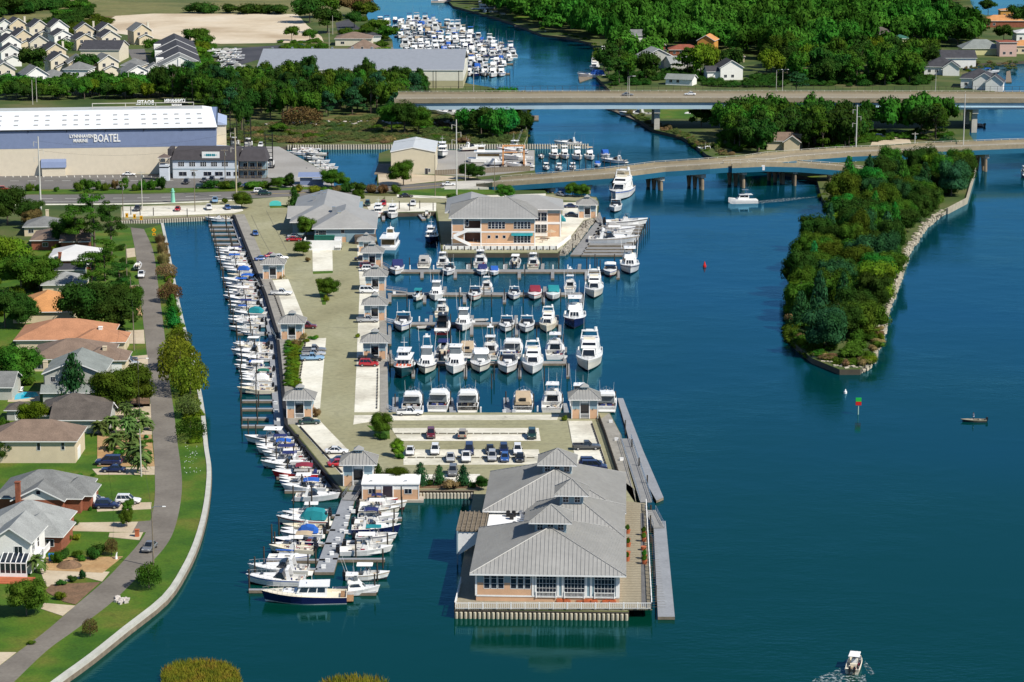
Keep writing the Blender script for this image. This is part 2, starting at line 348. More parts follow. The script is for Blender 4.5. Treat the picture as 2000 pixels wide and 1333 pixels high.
# --- boatel yard, roads
patch('parking_lot',[(-250,341),(440,341),(480,344),(555,350),(575,364),(480,366),(300,368),(-250,374)],2,g_asph)
patch('dock_apron',[(455,286),(545,287),(652,345),(652,364),(560,366),(520,345),(455,338)],2,g_dock)
patch('verge',[(-250,374),(300,369),(480,367),(650,366),(652,370),(480,373),(250,377),(-250,383)],3,g_lawn)
patch('boat_yard',[(848,294),(1044,294),(1044,333),(940,345),(850,342)],2,g_dock)
patch('apron',[(738,338),(850,343),(930,347),(850,355),(740,366)],2,g_walk)
band('road',[(-250,383),(100,381),(300,379),(480,374),(650,369),(760,363),(870,356),(962,350)],[(-250,400),(100,398),(300,396),(480,388),(650,381),(770,374),(880,366),(966,362)],2,g_asph)
band('pavement',[(-250,401),(100,399),(300,397),(470,390)],[(-250,403),(100,401),(300,399),(470,392)],4,g_pad)
patch('verge',[(775,374),(880,367),(966,363),(970,378),(880,384),(778,384)],3,g_lawn)
patch('pavement',[(752,384),(880,385),(1100,380),(1165,387),(1165,395),(1100,392),(900,396),(752,397)],4,g_drive)
patch('pavement',[(735,397),(852,397),(852,413),(722,416),(716,402)],5,g_pad)
patch('pavement',[(775,381),(880,385),(1066,379),(1066,383),(880,389),(775,386)],6,g_pad)
patch('parking_lot',[(1100,396),(1166,396),(1166,424),(1140,430),(1112,466),(1095,470),(1098,420)],6,g_pad)
# --- marina peninsula
patch('pavement',[(926,958),(889,1190),(1226,1194),(1243,985),(1239,955)],1,g_drive); patch('pavement',[(852,398),(865,494),(1089,494),(1111,470),(1139,432),(1165,425),(1168,396)],1,g_drive)
patch('pavement',[(465,392),(560,384),(700,382),(752,384),(720,416),(735,464),(742,492),(752,560),(755,700),(756,806),(1188,807),(1212,852),(1240,958),(668,956),(564,828),(558,766),(546,650),(524,575),(508,535),(462,421),(236,430),(236,405)],2,g_drive)
patch('parking_pad',[(240,404),(470,401),(475,412),(458,417),(238,425)],4,g_worn)
patch('parking_pad',[(525,549),(563,546),(594,622),(556,624)],4,g_pad)
patch('parking_pad',[(598,663),(637,661),(631,729),(625,800),(580,800),(582,756)],4,g_pad)
patch('parking_pad',[(573,823),(619,817),(686,886),(702,930),(668,930)],4,g_pad)
patch('parking_pad',[(697,480),(738,480),(743,500),(746,560),(746,640),(743,700),(741,806),(692,806),(696,720),(699,640),(703,560)],4,g_pad)
patch('parking_pad',[(610,488),(649,487),(650,530),(611,531)],4,g_pad)
patch('verge',[(611,531),(650,530),(650,534),(612,536)],5,g_lawn)
patch('parking_pad',[(692,812),(1092,811),(1088,821),(740,822),(690,830)],4,g_worn)
patch('parking_pad',[(764,837),(1052,837),(1056,862),(780,862)],4,g_worn)
patch('parking_pad',[(788,879),(1052,879),(1058,908),(788,909)],4,g_worn)
patch('parking_pad',[(828,928),(938,927),(932,946),(826,946)],4,g_worn)
patch('parking_pad',[(1110,823),(1156,823),(1176,880),(1190,925),(1132,925),(1120,880)],4,g_pad)
patch('verge',[(717,832),(738,850),(742,858),(762,858),(760,836)],5,g_lawn)
patch('verge',[(766,880),(776,896),(786,896),(786,876)],5,g_lawn)
patch('verge',[(557,664),(594,668),(578,760),(566,766)],5,g_lawn)
patch('verge',[(700,935),(800,940),(938,945),(938,955),(720,955)],5,g_mulch)
patch('verge',[(616,546),(646,545),(636,596),(630,596)],5,g_lawn)
patch('verge',[(527,402),(563,401),(563,406),(528,407)],5,g_lawn)
patch('verge',[(1142,922),(1190,922),(1192,930),(1150,931)],6,g_lawn)
def line(px,w,layer,m,name='road_marking',dash=None):
 pts = smooth_line([P(x,y,LZ) for x,y in px],4) if len(px) > 2 else [P(x,y,LZ) for x,y in px]
 if dash:
  L = [0]
  for a,b in zip(pts,pts[1:]): L.append(L[-1] + math.hypot(b[0] - a[0],b[1] - a[1]))
  def at_(s):
   for i in range(len(pts) - 1):
    if s <= L[i + 1]: u = (s - L[i]) / max(L[i + 1] - L[i],1e-6); return tuple(pts[i][k] * (1 - u) + pts[i + 1][k] * u for k in range(3))
   return pts[-1]
  segs = [[at_(k * dash * 2),at_(k * dash * 2 + dash)] for k in range(int(L[-1] / dash / 2))]
 else: segs = [pts]
 mb = MB()
 for sg in segs: strip(mb,offset_line(sg,w / 2),offset_line(sg,-w / 2),LZ,LZ + .02 * layer)
 struct(name,mb,[m])
wp = mat('road_paint',(.62,.62,.58),.8,.1,world=True); jn = mat('joint_tar',(.12,.115,.09),.9,.2,world=True)
line([(-250,390),(100,388.5),(300,386.5),(480,380)],.3,3,wp,dash=4); line([(-250,396),(100,394.5),(300,392.5),(470,386)],.2,3,wp); line([(480,380),(650,375.5),(770,369),(870,361.5),(962,356)],.3,3,mat('yellow_paint',(.5,.36,.06),.8,.1,world=True))
line([(20,354),(440,353)],.3,3,wp,dash=3)
for k in range(30): line([(-20 + k * 15,343.5),(-19 + k * 15,347)],.25,3,wp)
for a in ([(490,420),(520,480),(560,545)],[(520,412),(560,490)],[(560,530),(690,530)],[(640,640),(700,640)],[(760,830),(1100,829)],[(760,868),(1110,868)],[(790,915),(1120,915)],[(1108,822),(1130,926)]): line(a,.11,3,jn,'pavement_joint')
# boardwalks along the bulkheads
ww = [P(x,y,LZ) for x,y in west_wall]
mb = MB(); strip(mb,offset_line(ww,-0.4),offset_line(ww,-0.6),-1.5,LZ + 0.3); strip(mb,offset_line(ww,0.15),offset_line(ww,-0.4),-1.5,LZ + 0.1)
struct('bulkhead',mb,[shadetimber])
mb = MB(); strip(mb,offset_line(ww[:-1],3.2),offset_line(ww[:-1],0.16),LZ - 0.1,LZ + 0.12); struct('boardwalk',mb,[mat('grey_boards',(0.27,0.255,0.22),0.85,0.15,0.4,world=True,fine=0.15,fscale=3)])
bw = [P(x,y,LZ) for x,y in [(757,806),(755,700),(752,560),(742,490)]]
mb = MB(); strip(mb,offset_line(bw,-0.2),offset_line(bw,0.0 + 1.6),LZ - 0.1,LZ + 0.12); struct('boardwalk',mb,[MATS['grey_boards']])
patch('boardwalk',[(1173,820),(1190,808),(1213,851),(1242,984),(1239,957),(1210,936)],7,MATS['grey_boards'])
# canal wall of the residential street
ce = smooth_line([P(x,y,LZ) for x,y in canal_edge],3)
mb = MB(); strip(mb,offset_line(ce,0.75),offset_line(ce,-0.12),-1.5,LZ + 0.15);
struct('canal_wall',mb,[mat('pale_concrete_cap',(0.46,0.46,0.41),0.85,0.12,0.5,world=True)])
mb = MB(); strip(mb,offset_line(ce,-0.13),offset_line(ce,-0.22),-1.5,0.75); struct('canal_waler',mb,[timber])
# --- residential ground
st_l = [(-40,1340),(0,1301),(84,1238),(147,1184),(204,1135),(248,1089),(275,1057),(292,1024),(302,976),(302,913),(298,851),(294,794),(288,704),(281,641),(271,548),(265,495),(255,445)]
st_r = [(-10,1370),(27,1333),(92,1271),(147,1231),(223,1173),(290,1105),(325,1065),(342,1030),(353,980),(355,930),(346,860),(339,800),(328,725),(321,651),(308,550),(299,490),(281,448)]
band('lawn',[(x - 330,y + 40) for x,y in st_l],st_l,1,g_lawn,4)
cp = canal_edge[1:]
band('lawn',st_r,[(20,1405),(110,1333),(180,1282),(250,1226),(325,1166),(362,1112),(387,1058),(397,1030),(405,990),(411,930),(404,865),(398,800),(384,730),(366,655),(342,550),(330,490),(319,438)],1,g_lawn,4)
band('street',st_l,st_r,3,g_street,5)
for px in [[(78,1112),(214,1118),(199,1137),(165,1128),(92,1147),(86,1136)],[(86,1179),(147,1184),(122,1204),(80,1190)],[(140,1022),(280,1020),(275,1040),(230,1040),(140,1038)],[(180,917),(302,912),(302,928),(190,928)],[(186,985),(296,982),(295,995),(190,1000)],[(220,648),(281,645),(283,672),(222,672)],[(225,700),(288,694),(290,718),(228,716)],[(250,560),(272,556),(274,580),(256,584)],[(246,487),(263,485),(265,502),(248,504)],[(-40,1275),(32,1275),(0,1300),(-60,1330)]]:
 patch('driveway',px,4,g_walk)
patch('driveway',[(270,1020),(294,1018),(286,1040),(258,1042)],5,g_street)
for px,m in [([(100,1143),(196,1138),(147,1182),(126,1177),(88,1156)],g_mulch),([(90,1090),(160,1090),(240,1088),(200,1120),(90,1115)],g_tanbed),([(190,850),(296,850),(302,912),(190,912)],g_tanbed),([(188,795),(294,790),(297,850),(190,850)],g_walk),([(214,1042),(280,1040),(272,1056),(212,1050)],g_walk),([(225,780),(292,775),(293,795),(240,795)],g_mulch),([(225,560),(268,560),(278,618),(236,612)],g_tanbed)]:
 patch('planting_bed',px,5,m)
patch('patio',[(20,765),(78,766),(78,784),(15,786)],4,g_walk)
mb = MB(); mb.prism([P(x,y,LZ) for x,y in [(28,782),(55,779),(76,774),(70,767),(45,767),(30,771)]],LZ - .05,LZ + 0.12,0,0)
struct('pool_water',mb,[mat('pool_blue',(0.03,0.42,0.60),0.08,0.1)])
for px in [[(1440,305),(1600,345),(1600,350),(1430,318)],[(1270,205),(1400,208),(1400,232),(1290,232)],[(1870,345),(1898,340),(1905,295),(1880,300)],[(1215,118),(1245,115),(1245,130),(1215,132)],[(1000,30),(1040,27),(1030,38),(1005,40)]]:
 patch('lawn',px,2,g_lawn)
patch('road',[(1700,285),(1780,280),(1770,262),(1710,262)],3,g_walk)
# ---------------------------------------------------------------- building helpers
WINC = {}
def window_mesh(w,h,nx,nz,frame,fw=0.065):
 k = (round(w,2),round(h,2),nx,nz,frame.name)
 if k in WINC: return WINC[k]
 a = MB(); d = 0.06
 for i in range(nx + 1):
  x = -w / 2 + w * i / nx; t = fw if i in (0,nx) else fw * 0.6
  a.box(x - t / 2,x + t / 2,-d,0.03,0,h)
 for j in range(nz + 1):
  z = h * j / nz; t = fw if j in (0,nz) else fw * 0.6
  for i in range(nx): a.box(-w / 2 + w * i / nx + fw / 2,-w / 2 + w * (i + 1) / nx - fw / 2,-d * 0.9,0.03,z - t / 2,z + t / 2)
 g = MB(); g.box(-w / 2 + 0.01,w / 2 - 0.01,-0.012,0.02,0.01,h - 0.01)
 WINC[k] = (a.mesh('window',[frame]),g.mesh('pane',[glassb])); return WINC[k]
FACE = {'S': 0,'E': PI / 2,'N': PI,'W': -PI / 2}
def window(par,x,y,z,w,h,face='S',nx=1,nz=1,frame=None,name='window',pane=True):
 fm,gm = window_mesh(w,h,nx,nz,frame or trimw)
 o = obj(name,fm,par,(x,y,z),FACE[face])
 if pane: obj('pane',gm,o)
 return o
def hip(mb,x0,x1,y0,y1,z,rise,over=0.5,mi=0,ms=1,inset=None,thick=0.22,gable=None,ribs=None):
 """hip roof (inset = how far the ridge ends stop short) or, with gable 'x' or 'y', a gable roof along that axis. mi roof, ms fascia"""
 x0 -= over; x1 += over; y0 -= over; y1 += over
 if gable: along = gable
 else: along = 'x' if (x1 - x0) >= (y1 - y0) else 'y'
 if along == 'x':
  half = (y1 - y0) / 2; i = 0 if gable else (half if inset is None else inset); ym = (y0 + y1) / 2
  r0 = (x0 + i,ym,z + rise); r1 = (x1 - i,ym,z + rise)
  A,B,D,E = (x0,y0,z),(x1,y0,z),(x1,y1,z),(x0,y1,z)
  mb.add([A,B,D,E,r0,r1],[(0,1,5,4),(2,3,4,5)] + ([] if gable else [(1,2,5),(3,0,4)]),mi)
 else:
  half = (x1 - x0) / 2; i = 0 if gable else (half if inset is None else inset); xm = (x0 + x1) / 2
  r0 = (xm,y0 + i,z + rise); r1 = (xm,y1 - i,z + rise)
  A,B,D,E = (x0,y0,z),(x1,y0,z),(x1,y1,z),(x0,y1,z)
  mb.add([A,B,D,E,r0,r1],[(1,2,5,4),(3,0,4,5)] + ([] if gable else [(0,1,4),(2,3,5)]),mi)
 if gable:
  for p,q,r_ in (((A,E,r0),(B,D,r1)) if along == 'x' else ((A,B,r0),(E,D,r1))):
   for e in (p,q):
    e = Vector(e); r2 = Vector(r_); dn = Vector((0,0,-.28)); mb.quad(e + dn,r2 + dn,r2,e,ms)
  for p,q in (((A,B),(E,D)) if along == 'x' else ((A,E),(B,D))): p = Vector(p); q = Vector(q); dn = Vector((0,0,-thick)); mb.quad(p + dn,q + dn,q,p,ms)
 else: mb.box(x0,x1,y0,y1,z - thick,z - 0.002,ms)
 return (x0,x1,y0,y1,r0,r1)
def face_ribs(mb,tri,n,r=0.05,mi=0):
 """standing seams on a roof face: tri/quad = (eave a, eave b, top b, top a); seams run straight up the slope"""
 a,b,tb,ta = [Vector(p) for p in tri]
 ex = (b - a).normalized(); L = (b - a).length
 nrm = (b - a).cross(ta - a).normalized()
 if nrm.z < 0: nrm = -nrm
 up = ex.cross(nrm); up = up if up.z > 0 else -up
 ua,ub = (ta - a).dot(ex),(tb - a).dot(ex); H = (ta - a).dot(up)
 for k in range(1,n):
  s = L * k / n
  if s < ua: h = H * s / max(ua,1e-4)
  elif s > ub: h = H * (L - s) / max(L - ub,1e-4)
  else: h = H
  if h < 0.3: continue
  p = a + ex * s; q = p + up * h * 0.985
  w = ex * r / 2; t = nrm * r * 1.3
  mb.hexa([p - w,p + w,q + w,q - w],[p - w + t,p + w + t,q + w + t,q - w + t],mi)
def hip_ribs(mb,R_,step=0.62,r=0.06):
 x0,x1,y0,y1,r0,r1 = R_
 z = r0[2]
 def E(x,y): return (x,y,R_z)
 A,B,D,Ee = [(x,y,hip_ribs.z) for x,y in ((x0,y0),(x1,y0),(x1,y1),(x0,y1))]
 if r0[1] == r1[1]:
  face_ribs(mb,(A,B,r1,r0),int((x1 - x0) / step),r); face_ribs(mb,(D,Ee,r0,r1),int((x1 - x0) / step),r)
  face_ribs(mb,(B,D,r1,r1),int((y1 - y0) / step),r); face_ribs(mb,(Ee,A,r0,r0),int((y1 - y0) / step),r)
 else:
  face_ribs(mb,(B,D,r1,r0),int((y1 - y0) / step),r); face_ribs(mb,(Ee,A,r0,r1),int((y1 - y0) / step),r)
  face_ribs(mb,(A,B,r0,r0),int((x1 - x0) / step),r); face_ribs(mb,(D,Ee,r1,r1),int((x1 - x0) / step),r)
 for p,q in ((A,r0),(B,r1 if r0[1] == r1[1] else r0),(D,r1),(Ee,r0 if r0[1] == r1[1] else r1),(r0,r1)):
  if (Vector(p) - Vector(q)).length > 0.2: mb.cyl(Vector(p) + Vector((0,0,.03)),Vector(q) + Vector((0,0,.03)),0.11,0.11,5)
def seams(R_,z,par,step=0.66,r=0.068):
 mb = MB(); hip_ribs.z = z; hip_ribs(mb,R_,step,r)
 o = obj('roof_seams',mb.mesh('roof_seams',[metalroof]),par); o['kind'] = 'stuff'; return o
def railing(mb,pts,h=1.0,step=0.35,r=0.03,post=2.4,mi=0):
 for a,b in zip(pts,pts[1:]):
  a = Vector(a); b = Vector(b); L = (b - a).length; d = (b - a) / L
  n = Vector((-d.y,d.x,0))
  def bar(p,q,hw,zz,th):
   mb.hexa([p + n * hw + Vector((0,0,zz)),p - n * hw + Vector((0,0,zz)),q - n * hw + Vector((0,0,zz)),q + n * hw + Vector((0,0,zz))],
     [p + n * hw + Vector((0,0,zz + th)),p - n * hw + Vector((0,0,zz + th)),q - n * hw + Vector((0,0,zz + th)),q + n * hw + Vector((0,0,zz + th))],mi)
  bar(a,b,0.06,h - 0.08,0.08); bar(a,b,0.04,0.1,0.07)
  k = max(1,int(L / step))
  for i in range(k):
   p = a + d * (L * (i + .5) / k); mb.box(p.x - r,p.x + r,p.y - r,p.y + r,p.z + 0.1,p.z + h - 0.08,mi)
  for i in range(max(1,int(L / post)) + 1):
   p = a + d * (L * i / max(1,int(L / post))); mb.box(p.x - .08,p.x + .08,p.y - .08,p.y + .08,p.z,p.z + h + 0.08,mi)

def boxes(par,name,L,m_):
 for b in L: m = MB(); m.box(*b); obj(name,m.mesh(name,[m_]),par)
# ---------------------------------------------------------------- the restaurant on the point
def restaurant():
 org = P(917,1122,6.4); rz = R(-2.6)
 t = thing('restaurant','big grey metal-roofed restaurant with three roof lanterns on the end of the point','restaurant',(org[0],org[1],0),rz)
 # local frame: eave corner at (0,0); halls run to y = 26 and from y = 36 to 62
 W_,z0,ze = 25.4,1.62,6.5
 wm = MB()
 def hall(y0,y1,x0=1.0,x1=W_ - 1.1):
  wm.box(x0,x1,y0 + 1.0,y1 - 1.0,z0 - .3,z0 + 0.9,0); wm.box(x0,x1,y0 + 1.0,y1 - 1.0,z0 + 0.9,ze,1)
 hall(0,26); hall(36.5,63)
 wm.box(8.5,W_ - 1.4,25.2,37.4,z0 - .3,ze + 0.2,1)
 wm.box(1.6,8.4,25.2,37.4,z0 - .3,ze - 1.2,1)
 obj('wall',wm.mesh('wall',[peach,bluesid]),t)
 for (y0,y1,rise) in ((0,26,5.0),(36.5,63,5.0)):
  rm = MB(); q = hip(rm,0,W_,y0,y1,ze,rise,0.0,0,1,inset=None if False else 10.3,thick=0.3)
  # keep the plan rectangular hip with a short ridge under the lantern
  o = obj('roof',rm.mesh('roof',[metalroof,trimw]),t); seams(q,ze,o)
 rm = MB(); q = hip(rm,7.6,W_ - 0.2,21,41,ze + 0.1,4.6,0.0,0,1,inset=9.5,thick=0.2,gable=None)
 o = obj('roof',rm.mesh('roof',[metalroof,trimw]),t); seams(q,ze + 0.1,o)
 fm = MB(); fm.box(1.2,8.6,25.0,37.6,ze - 1.1,ze - 0.7); obj('flat_roof',fm.mesh('flat_roof',[trimw]),t)
 for (x,y) in ((4.6,35.6),(5.6,35.6),(5.3,33.9),(6.0,28.8),(7.0,36.0)):
  m = MB(); m.box(x - .35,x + .35,y - .4,y + .4,ze - .7,ze + .2); m.cyl((x,y,ze + .2),(x,y,ze + .35),.28,.28,8)
  obj('roof_vent',m.mesh('roof_vent',[steel if x > 6 else blackp]),t)
 m = MB()
 for k in range(6): m.box(6.9,8.0,28 + k * 1.1,28.5 + k * 1.1,ze - .68,ze + .1)
 obj('air_conditioner',m.mesh('air_conditioner',[steel]),t)
 # lanterns
 for (cx,cy,w,zb,nwin) in ((W_ / 2 + .1,13,5.2,ze + 3.6,3),(W_ / 2 + 3.2,30.6,4.0,ze + 3.2,2),(W_ / 2 + .2,49.7,5.2,ze + 3.6,3)):
  m = MB(); m.box(cx - w / 2,cx + w / 2,cy - w / 2,cy + w / 2,zb - 2.4,zb + 2.3,0); m.box(cx - w / 2 - .06,cx + w / 2 + .06,cy - w / 2 - .06,cy + w / 2 + .06,zb + 0.05,zb + 0.3,1)
  cu = obj('roof_lantern',m.mesh('roof_lantern',[bluesid,trimw]),t)
  r_ = MB(); q = hip(r_,cx - w / 2,cx + w / 2,cy - w / 2,cy + w / 2,zb + 2.3,2.2,1.0,0,1,thick=0.2)
  ro = obj('roof',r_.mesh('roof',[metalroof,trimw]),cu)
  hip_ribs.z = zb + 2.3; hip_ribs(r_2 := MB(),q,0.6,0.06); so_ = obj('roof_seams',r_2.mesh('roof_seams',[metalroof]),cu); so_['kind'] = 'stuff'
  for k in range(nwin):
   u = -w / 2 + w * (k + .5) / nwin
   window(cu,cx + u,cy - w / 2,zb + 0.8,1.0,1.15,'S',2,2,pane=False); window(cu,cx + w / 2,cy + u,zb + 0.8,1.0,1.15,'E',2,2,pane=False)
   obj('pane',window_mesh(1.0,1.15,2,2,trimw)[1],cu,(cx + u,cy - w / 2,zb + 0.8))
 # front windows
 yf = 1.0
 for x in (2.75,3.9,5.05): window(t,x + .0,yf,z0 + 2.1,0.95,2.6,'S',1,3)
 for x in (7.1,8.25,9.4): window(t,x,yf,z0 + 2.1,0.95,2.6,'S',1,3)
 for x in (12.4,17.0,21.9):
  window(t,x,yf,z0 + 0.75,3.3,3.9,'S',6,5)
  m = MB()
  railing(m,[(x - 1.6,yf - 0.14,z0 + .65),(x + 1.6,yf - 0.14,z0 + .65)],1.0,0.2,0.025,3.2); obj('balcony_rail',m.mesh('balcony_rail',[trimw]),t)
 boxes(t,'pilaster',[(x - .16,x + .16,yf - .1,yf + .02,z0 + .9,ze - .05) for x in (1.0,10.25,10.7,14.35,15.1,18.9,19.7,23.9,24.2)],trimw)
 boxes(t,'trim',[(1.0,W_ - 1.1,yf - .08,yf + .01,z0 + 0.75,z0 + 1.0)],trimw)
 boxes(t,'peach_panel',[(1.2,10.1,yf - .03,yf + .01,z0 + 1.02,z0 + 2.05),(1.2,2.2,yf - .03,yf + .01,z0 + 2.051,z0 + 3.1),(5.6,6.55,yf - .03,yf + .01,z0 + 2.051,z0 + 3.1),(9.95,10.1,yf - .03,yf + .01,z0 + 2.051,z0 + 3.1)],peach)
 for y in (6,11,16,21,42,48,54): window(t,W_ - 1.1,y,z0 + 1.2,2.2,2.4,'E',3,2)
 # slatted timber pergola on the west side, with its angled wall below
 m = MB()
 for k in range(13): m.box(-3.9,1.1,25.6 + k * 0.92,25.6 + k * 0.92 + 0.5,6.0,6.12)
 m.box(-3.8,1.0,25.6,37.3,5.88,5.96)  # solid sheet added under the slats so they cast one unbroken shadow
 for k in range(7): m.box(-3.9 + k * .8,-3.75 + k * .8,25.4,37.4,6.13,6.28)
 pg = obj('pergola',m.mesh('pergola',[timber]),t)
 boxes(pg,'post',[(x - .12,x + .12,y - .12,y + .12,-1.5,6.0) for x,y in ((-3.7,25.6),(-3.7,37.2),(0.9,25.6))],bluesid)
 m = MB(); m.hexa([(-3.6,25.75,1.6),(.9,25.75,4.6),(.9,25.9,4.6),(-3.6,25.9,1.6)],[(-3.6,25.75,5.85),(.9,25.75,5.85),(.9,25.9,5.85),(-3.6,25.9,5.85)]); m.box(-3.8,1.0,37.0,37.2,1.0,6.0); obj('screen_wall',m.mesh('screen_wall',[trimw]),pg)
 return t
rest = restaurant()
def bulkhead_deck():
 # deck, railing and the row of pale sheet-pile caps under it
 dk = thing('restaurant_deck','timber deck with white balustrade wrapping the grey-roofed restaurant on the point','deck')
 pts = [P(x,y,1.5) for x,y in [(887,1190),(1274,1190),(1262,985),(1222,980),(1222,1000),(925,1000)]]
 m = MB(); m.prism(pts[::1],1.32,1.6,0,0); obj('decking',m.mesh('decking',[blend('pale_boards',[(0.25,0.215,0.15),(0.31,0.275,0.20)],0.2,streak=(1.5,.2,1),fine=0.15,fscale=2.5)]),dk)
 j = MB()
 for k in range(46):
  y = P(1240,1186,1.6)[1] + k * 1.35; q = P(1240,1186,1.6); j.box(q[0] - 4.3 + k * .02,q[0] + 5.0 + k * .02,y,y + .07,1.6,1.615)
 obj('board_seams',j.mesh('board_seams',[mat('seam',(.13,.11,.08),.9,.2)]),dk)['kind'] = 'stuff'
 m = MB(); a,b,c = P(888,1190,1.6),P(1273,1190,1.6),P(1262,987,1.6); d = P(900,1140,1.6)
 railing(m,[d,a,b,c],1.05,0.3,0.035,2.2); obj('balustrade',m.mesh('balustrade',[trimw]),dk)
 a = Vector(P(887,1192,LZ)); b = Vector(P(1228,1196,LZ))
 cap = MB(); cap.cyl((0,0,-1.6),(0,0,.25),.27,.27,8); cap.cyl((0,0,.25),(0,0,.36),.27,.17,8)
 cm = cap.mesh('sheet_pile',[mat('pale_pile',(0.55,0.50,0.38),0.8,0.2,1.5)])
 for k in range(38):
  p = a.lerp(b,(k + .5) / 38); obj('sheet_pile',cm,dk,(p.x,p.y - 0.27,0.75))
 m = MB(); m.hexa([(a.x,a.y - .3,1.14),(b.x,b.y - .3,1.14),(b.x,b.y - .02,1.14),(a.x,a.y - .02,1.14)],[(a.x,a.y - .3,1.31),(b.x,b.y - .3,1.31),(b.x,b.y - .02,1.31),(a.x,a.y - .02,1.31)])
 obj('waler',m.mesh('waler',[darktimber]),dk)
 m = MB()
 for x in (1237,1256,1271):
  for y in (1188,1120,1060,1000):
   p = P(x,y,0); m.cyl((p[0],p[1],-1.5),(p[0],p[1],1.3),.2,.2,7)
 obj('deck_piles',m.mesh('deck_piles',[darktimber]),dk)['kind'] = 'stuff'
 m = MB(); m.prism([P(x,y,1.6) for x,y in [(1253,1185),(1262,1185),(1258,1003),(1251,1003)]],1.55,1.63); obj('grating',m.mesh('grating',[mat('grating',(0.12,0.12,0.12),0.8,.2)]),dk)
 # planters
 for k,(x,y,h) in enumerate([(1226,1042,1),(1226,1060,0),(1227,1068,1),(1226,1085,0),(1225,1096,1),(1258,1046,1),(1258,1058,1),(1257,1075,0),(1259,1092,1),(1259,1102,1)]):
  p = P(x,y,1.6)
  q = thing('planter',f'terracotta planter on the restaurant boardwalk, {nth(k % 5)} from the bridge end of the {"wall-side" if k < 5 else "rail-side"} row','planter',p,0,'terracotta planters on the boardwalk')
  m = MB(); m.cyl((0,0,0),(0,0,.7),.38,.52,9); obj('pot',m.mesh('pot',[mat('terracotta',(0.42,0.12,0.05),0.8,.15)]),q)
  if h: obj('foliage',BUSH[0],q,(0,0,.65)).scale = (.75,.75,1.3)
 for k,(x,y) in enumerate([(1094,1176),(1107,1176),(1133,1176),(1147,1177),(1160,1177),(1183,1178),(1196,1178)]):
  p = P(x,y,1.6); q = thing('flower_pot','terracotta flower box along the restaurant front','flower pot',p,0,'flower boxes along the restaurant front')
  m = MB(); m.box(-.6,.6,-.2,.2,0,.35); obj('box',m.mesh('box',[MATS['terracotta']]),q)
  m = MB();
  for i in range(9): m.cyl((-.5 + i * .12,0,.35),(-.5 + i * .12,rnd.uniform(-.1,.1),rnd.uniform(.5,.7)),.09,.02,5)
  obj('flowers',m.mesh('flowers',[mat('orange_flowers',(0.55,0.12,0.03),.8,.3)]),q)

# ---------------------------------------------------------------- marina dock houses
def dock_house_proto():
 D = {}
 w,d,h = 2.6,2.5,4.1
 m = MB()
 # four corner bays with a passage: lower peach panels, upper grey siding
 for sx in (-1,1):
  x0,x1 = sorted((sx * w,sx * 0.95))
  m.box(x0,x1,-d,d,0,1.9,0); m.box(x0,x1,-d,d,1.9,h,1)
 m.box(-0.95,0.95,-d + 1.2,d,0,h,1); m.box(-0.95,0.95,-d + .02,-d + 1.2,3.2,h,1)
 D['wall'] = m.mesh('wall',[peach,bluesid])
 m = MB()
 m.box(-.09,.09,-.05,.06,0,h - .03); D['_corner_board'] = m.mesh('corner_board',[trimw])
 m = MB(); q = hip(m,-w,w,-d,d,h,1.7,0.75,0,1,inset=2.6,thick=0.18); hip_ribs.z = h; hip_ribs(m,q,0.6,0.08)
 D['roof'] = m.mesh('roof',[metalroof,trimw])
 m = MB(); m.box(-.55,.55,-.55,.55,h + 1.2,h + 2.05,0); q = hip(m,-.55,.55,-.55,.55,h + 2.05,.7,0.35,1,0,thick=0.1)
 for s in (-.25,.25): m.box(s - .17,s + .17,-.58,-.56,h + 1.65,h + 1.95,2)
 D['roof_lantern'] = m.mesh('roof_lantern',[bluesid,metalroof,glass])
 m = MB(); railing(m,[(-.95,-d - .02,0),(.95,-d - .02,0)],1.0,.2,.025,1.9); D['balustrade'] = m.mesh('balustrade',[trimw])
 m = MB(); m.box(-.8,.8,-d + 1.15,-d + 1.19,.9,2.6); D['pane'] = m.mesh('pane',[glassb])
 m = MB(); m.box(-.7,.7,-d - .03,-d + .02,3.2,3.95); m.box(-.03,.03,-d - .06,-d,3.2,3.95); D['window'] = m.mesh('window',[mat('bright_window',(0.62,0.66,0.68),.3,.05)])
 m = MB()
 for sx in (-1,1): m.cyl((sx * 1.75,-d - .2,2.05),(sx * 1.75,-d,2.15),.12,.12,6)
 D['wall_lamp'] = m.mesh('wall_lamp',[steel])
 return D
DH = dock_house_proto()
def dock_house(px,py,label,s=1.0,rz=0.0,stilts=False):
 p = P(px,py,LZ + .1); t = thing('dock_house',label,'dock house',(p[0],p[1] + 2.5 * s,p[2]),rz,'grey-roofed dock houses of the marina',s)
 for k,me in DH.items():
  if k[0] != '_': obj(k,me,t)
 for x in (-2.6,-.95,.95,2.6): obj('corner_board',DH['_corner_board'],t,(x,-2.5,0))
 for x in (-2.6,2.6): obj('corner_board',DH['_corner_board'],t,(x,2.47,0))
 return t
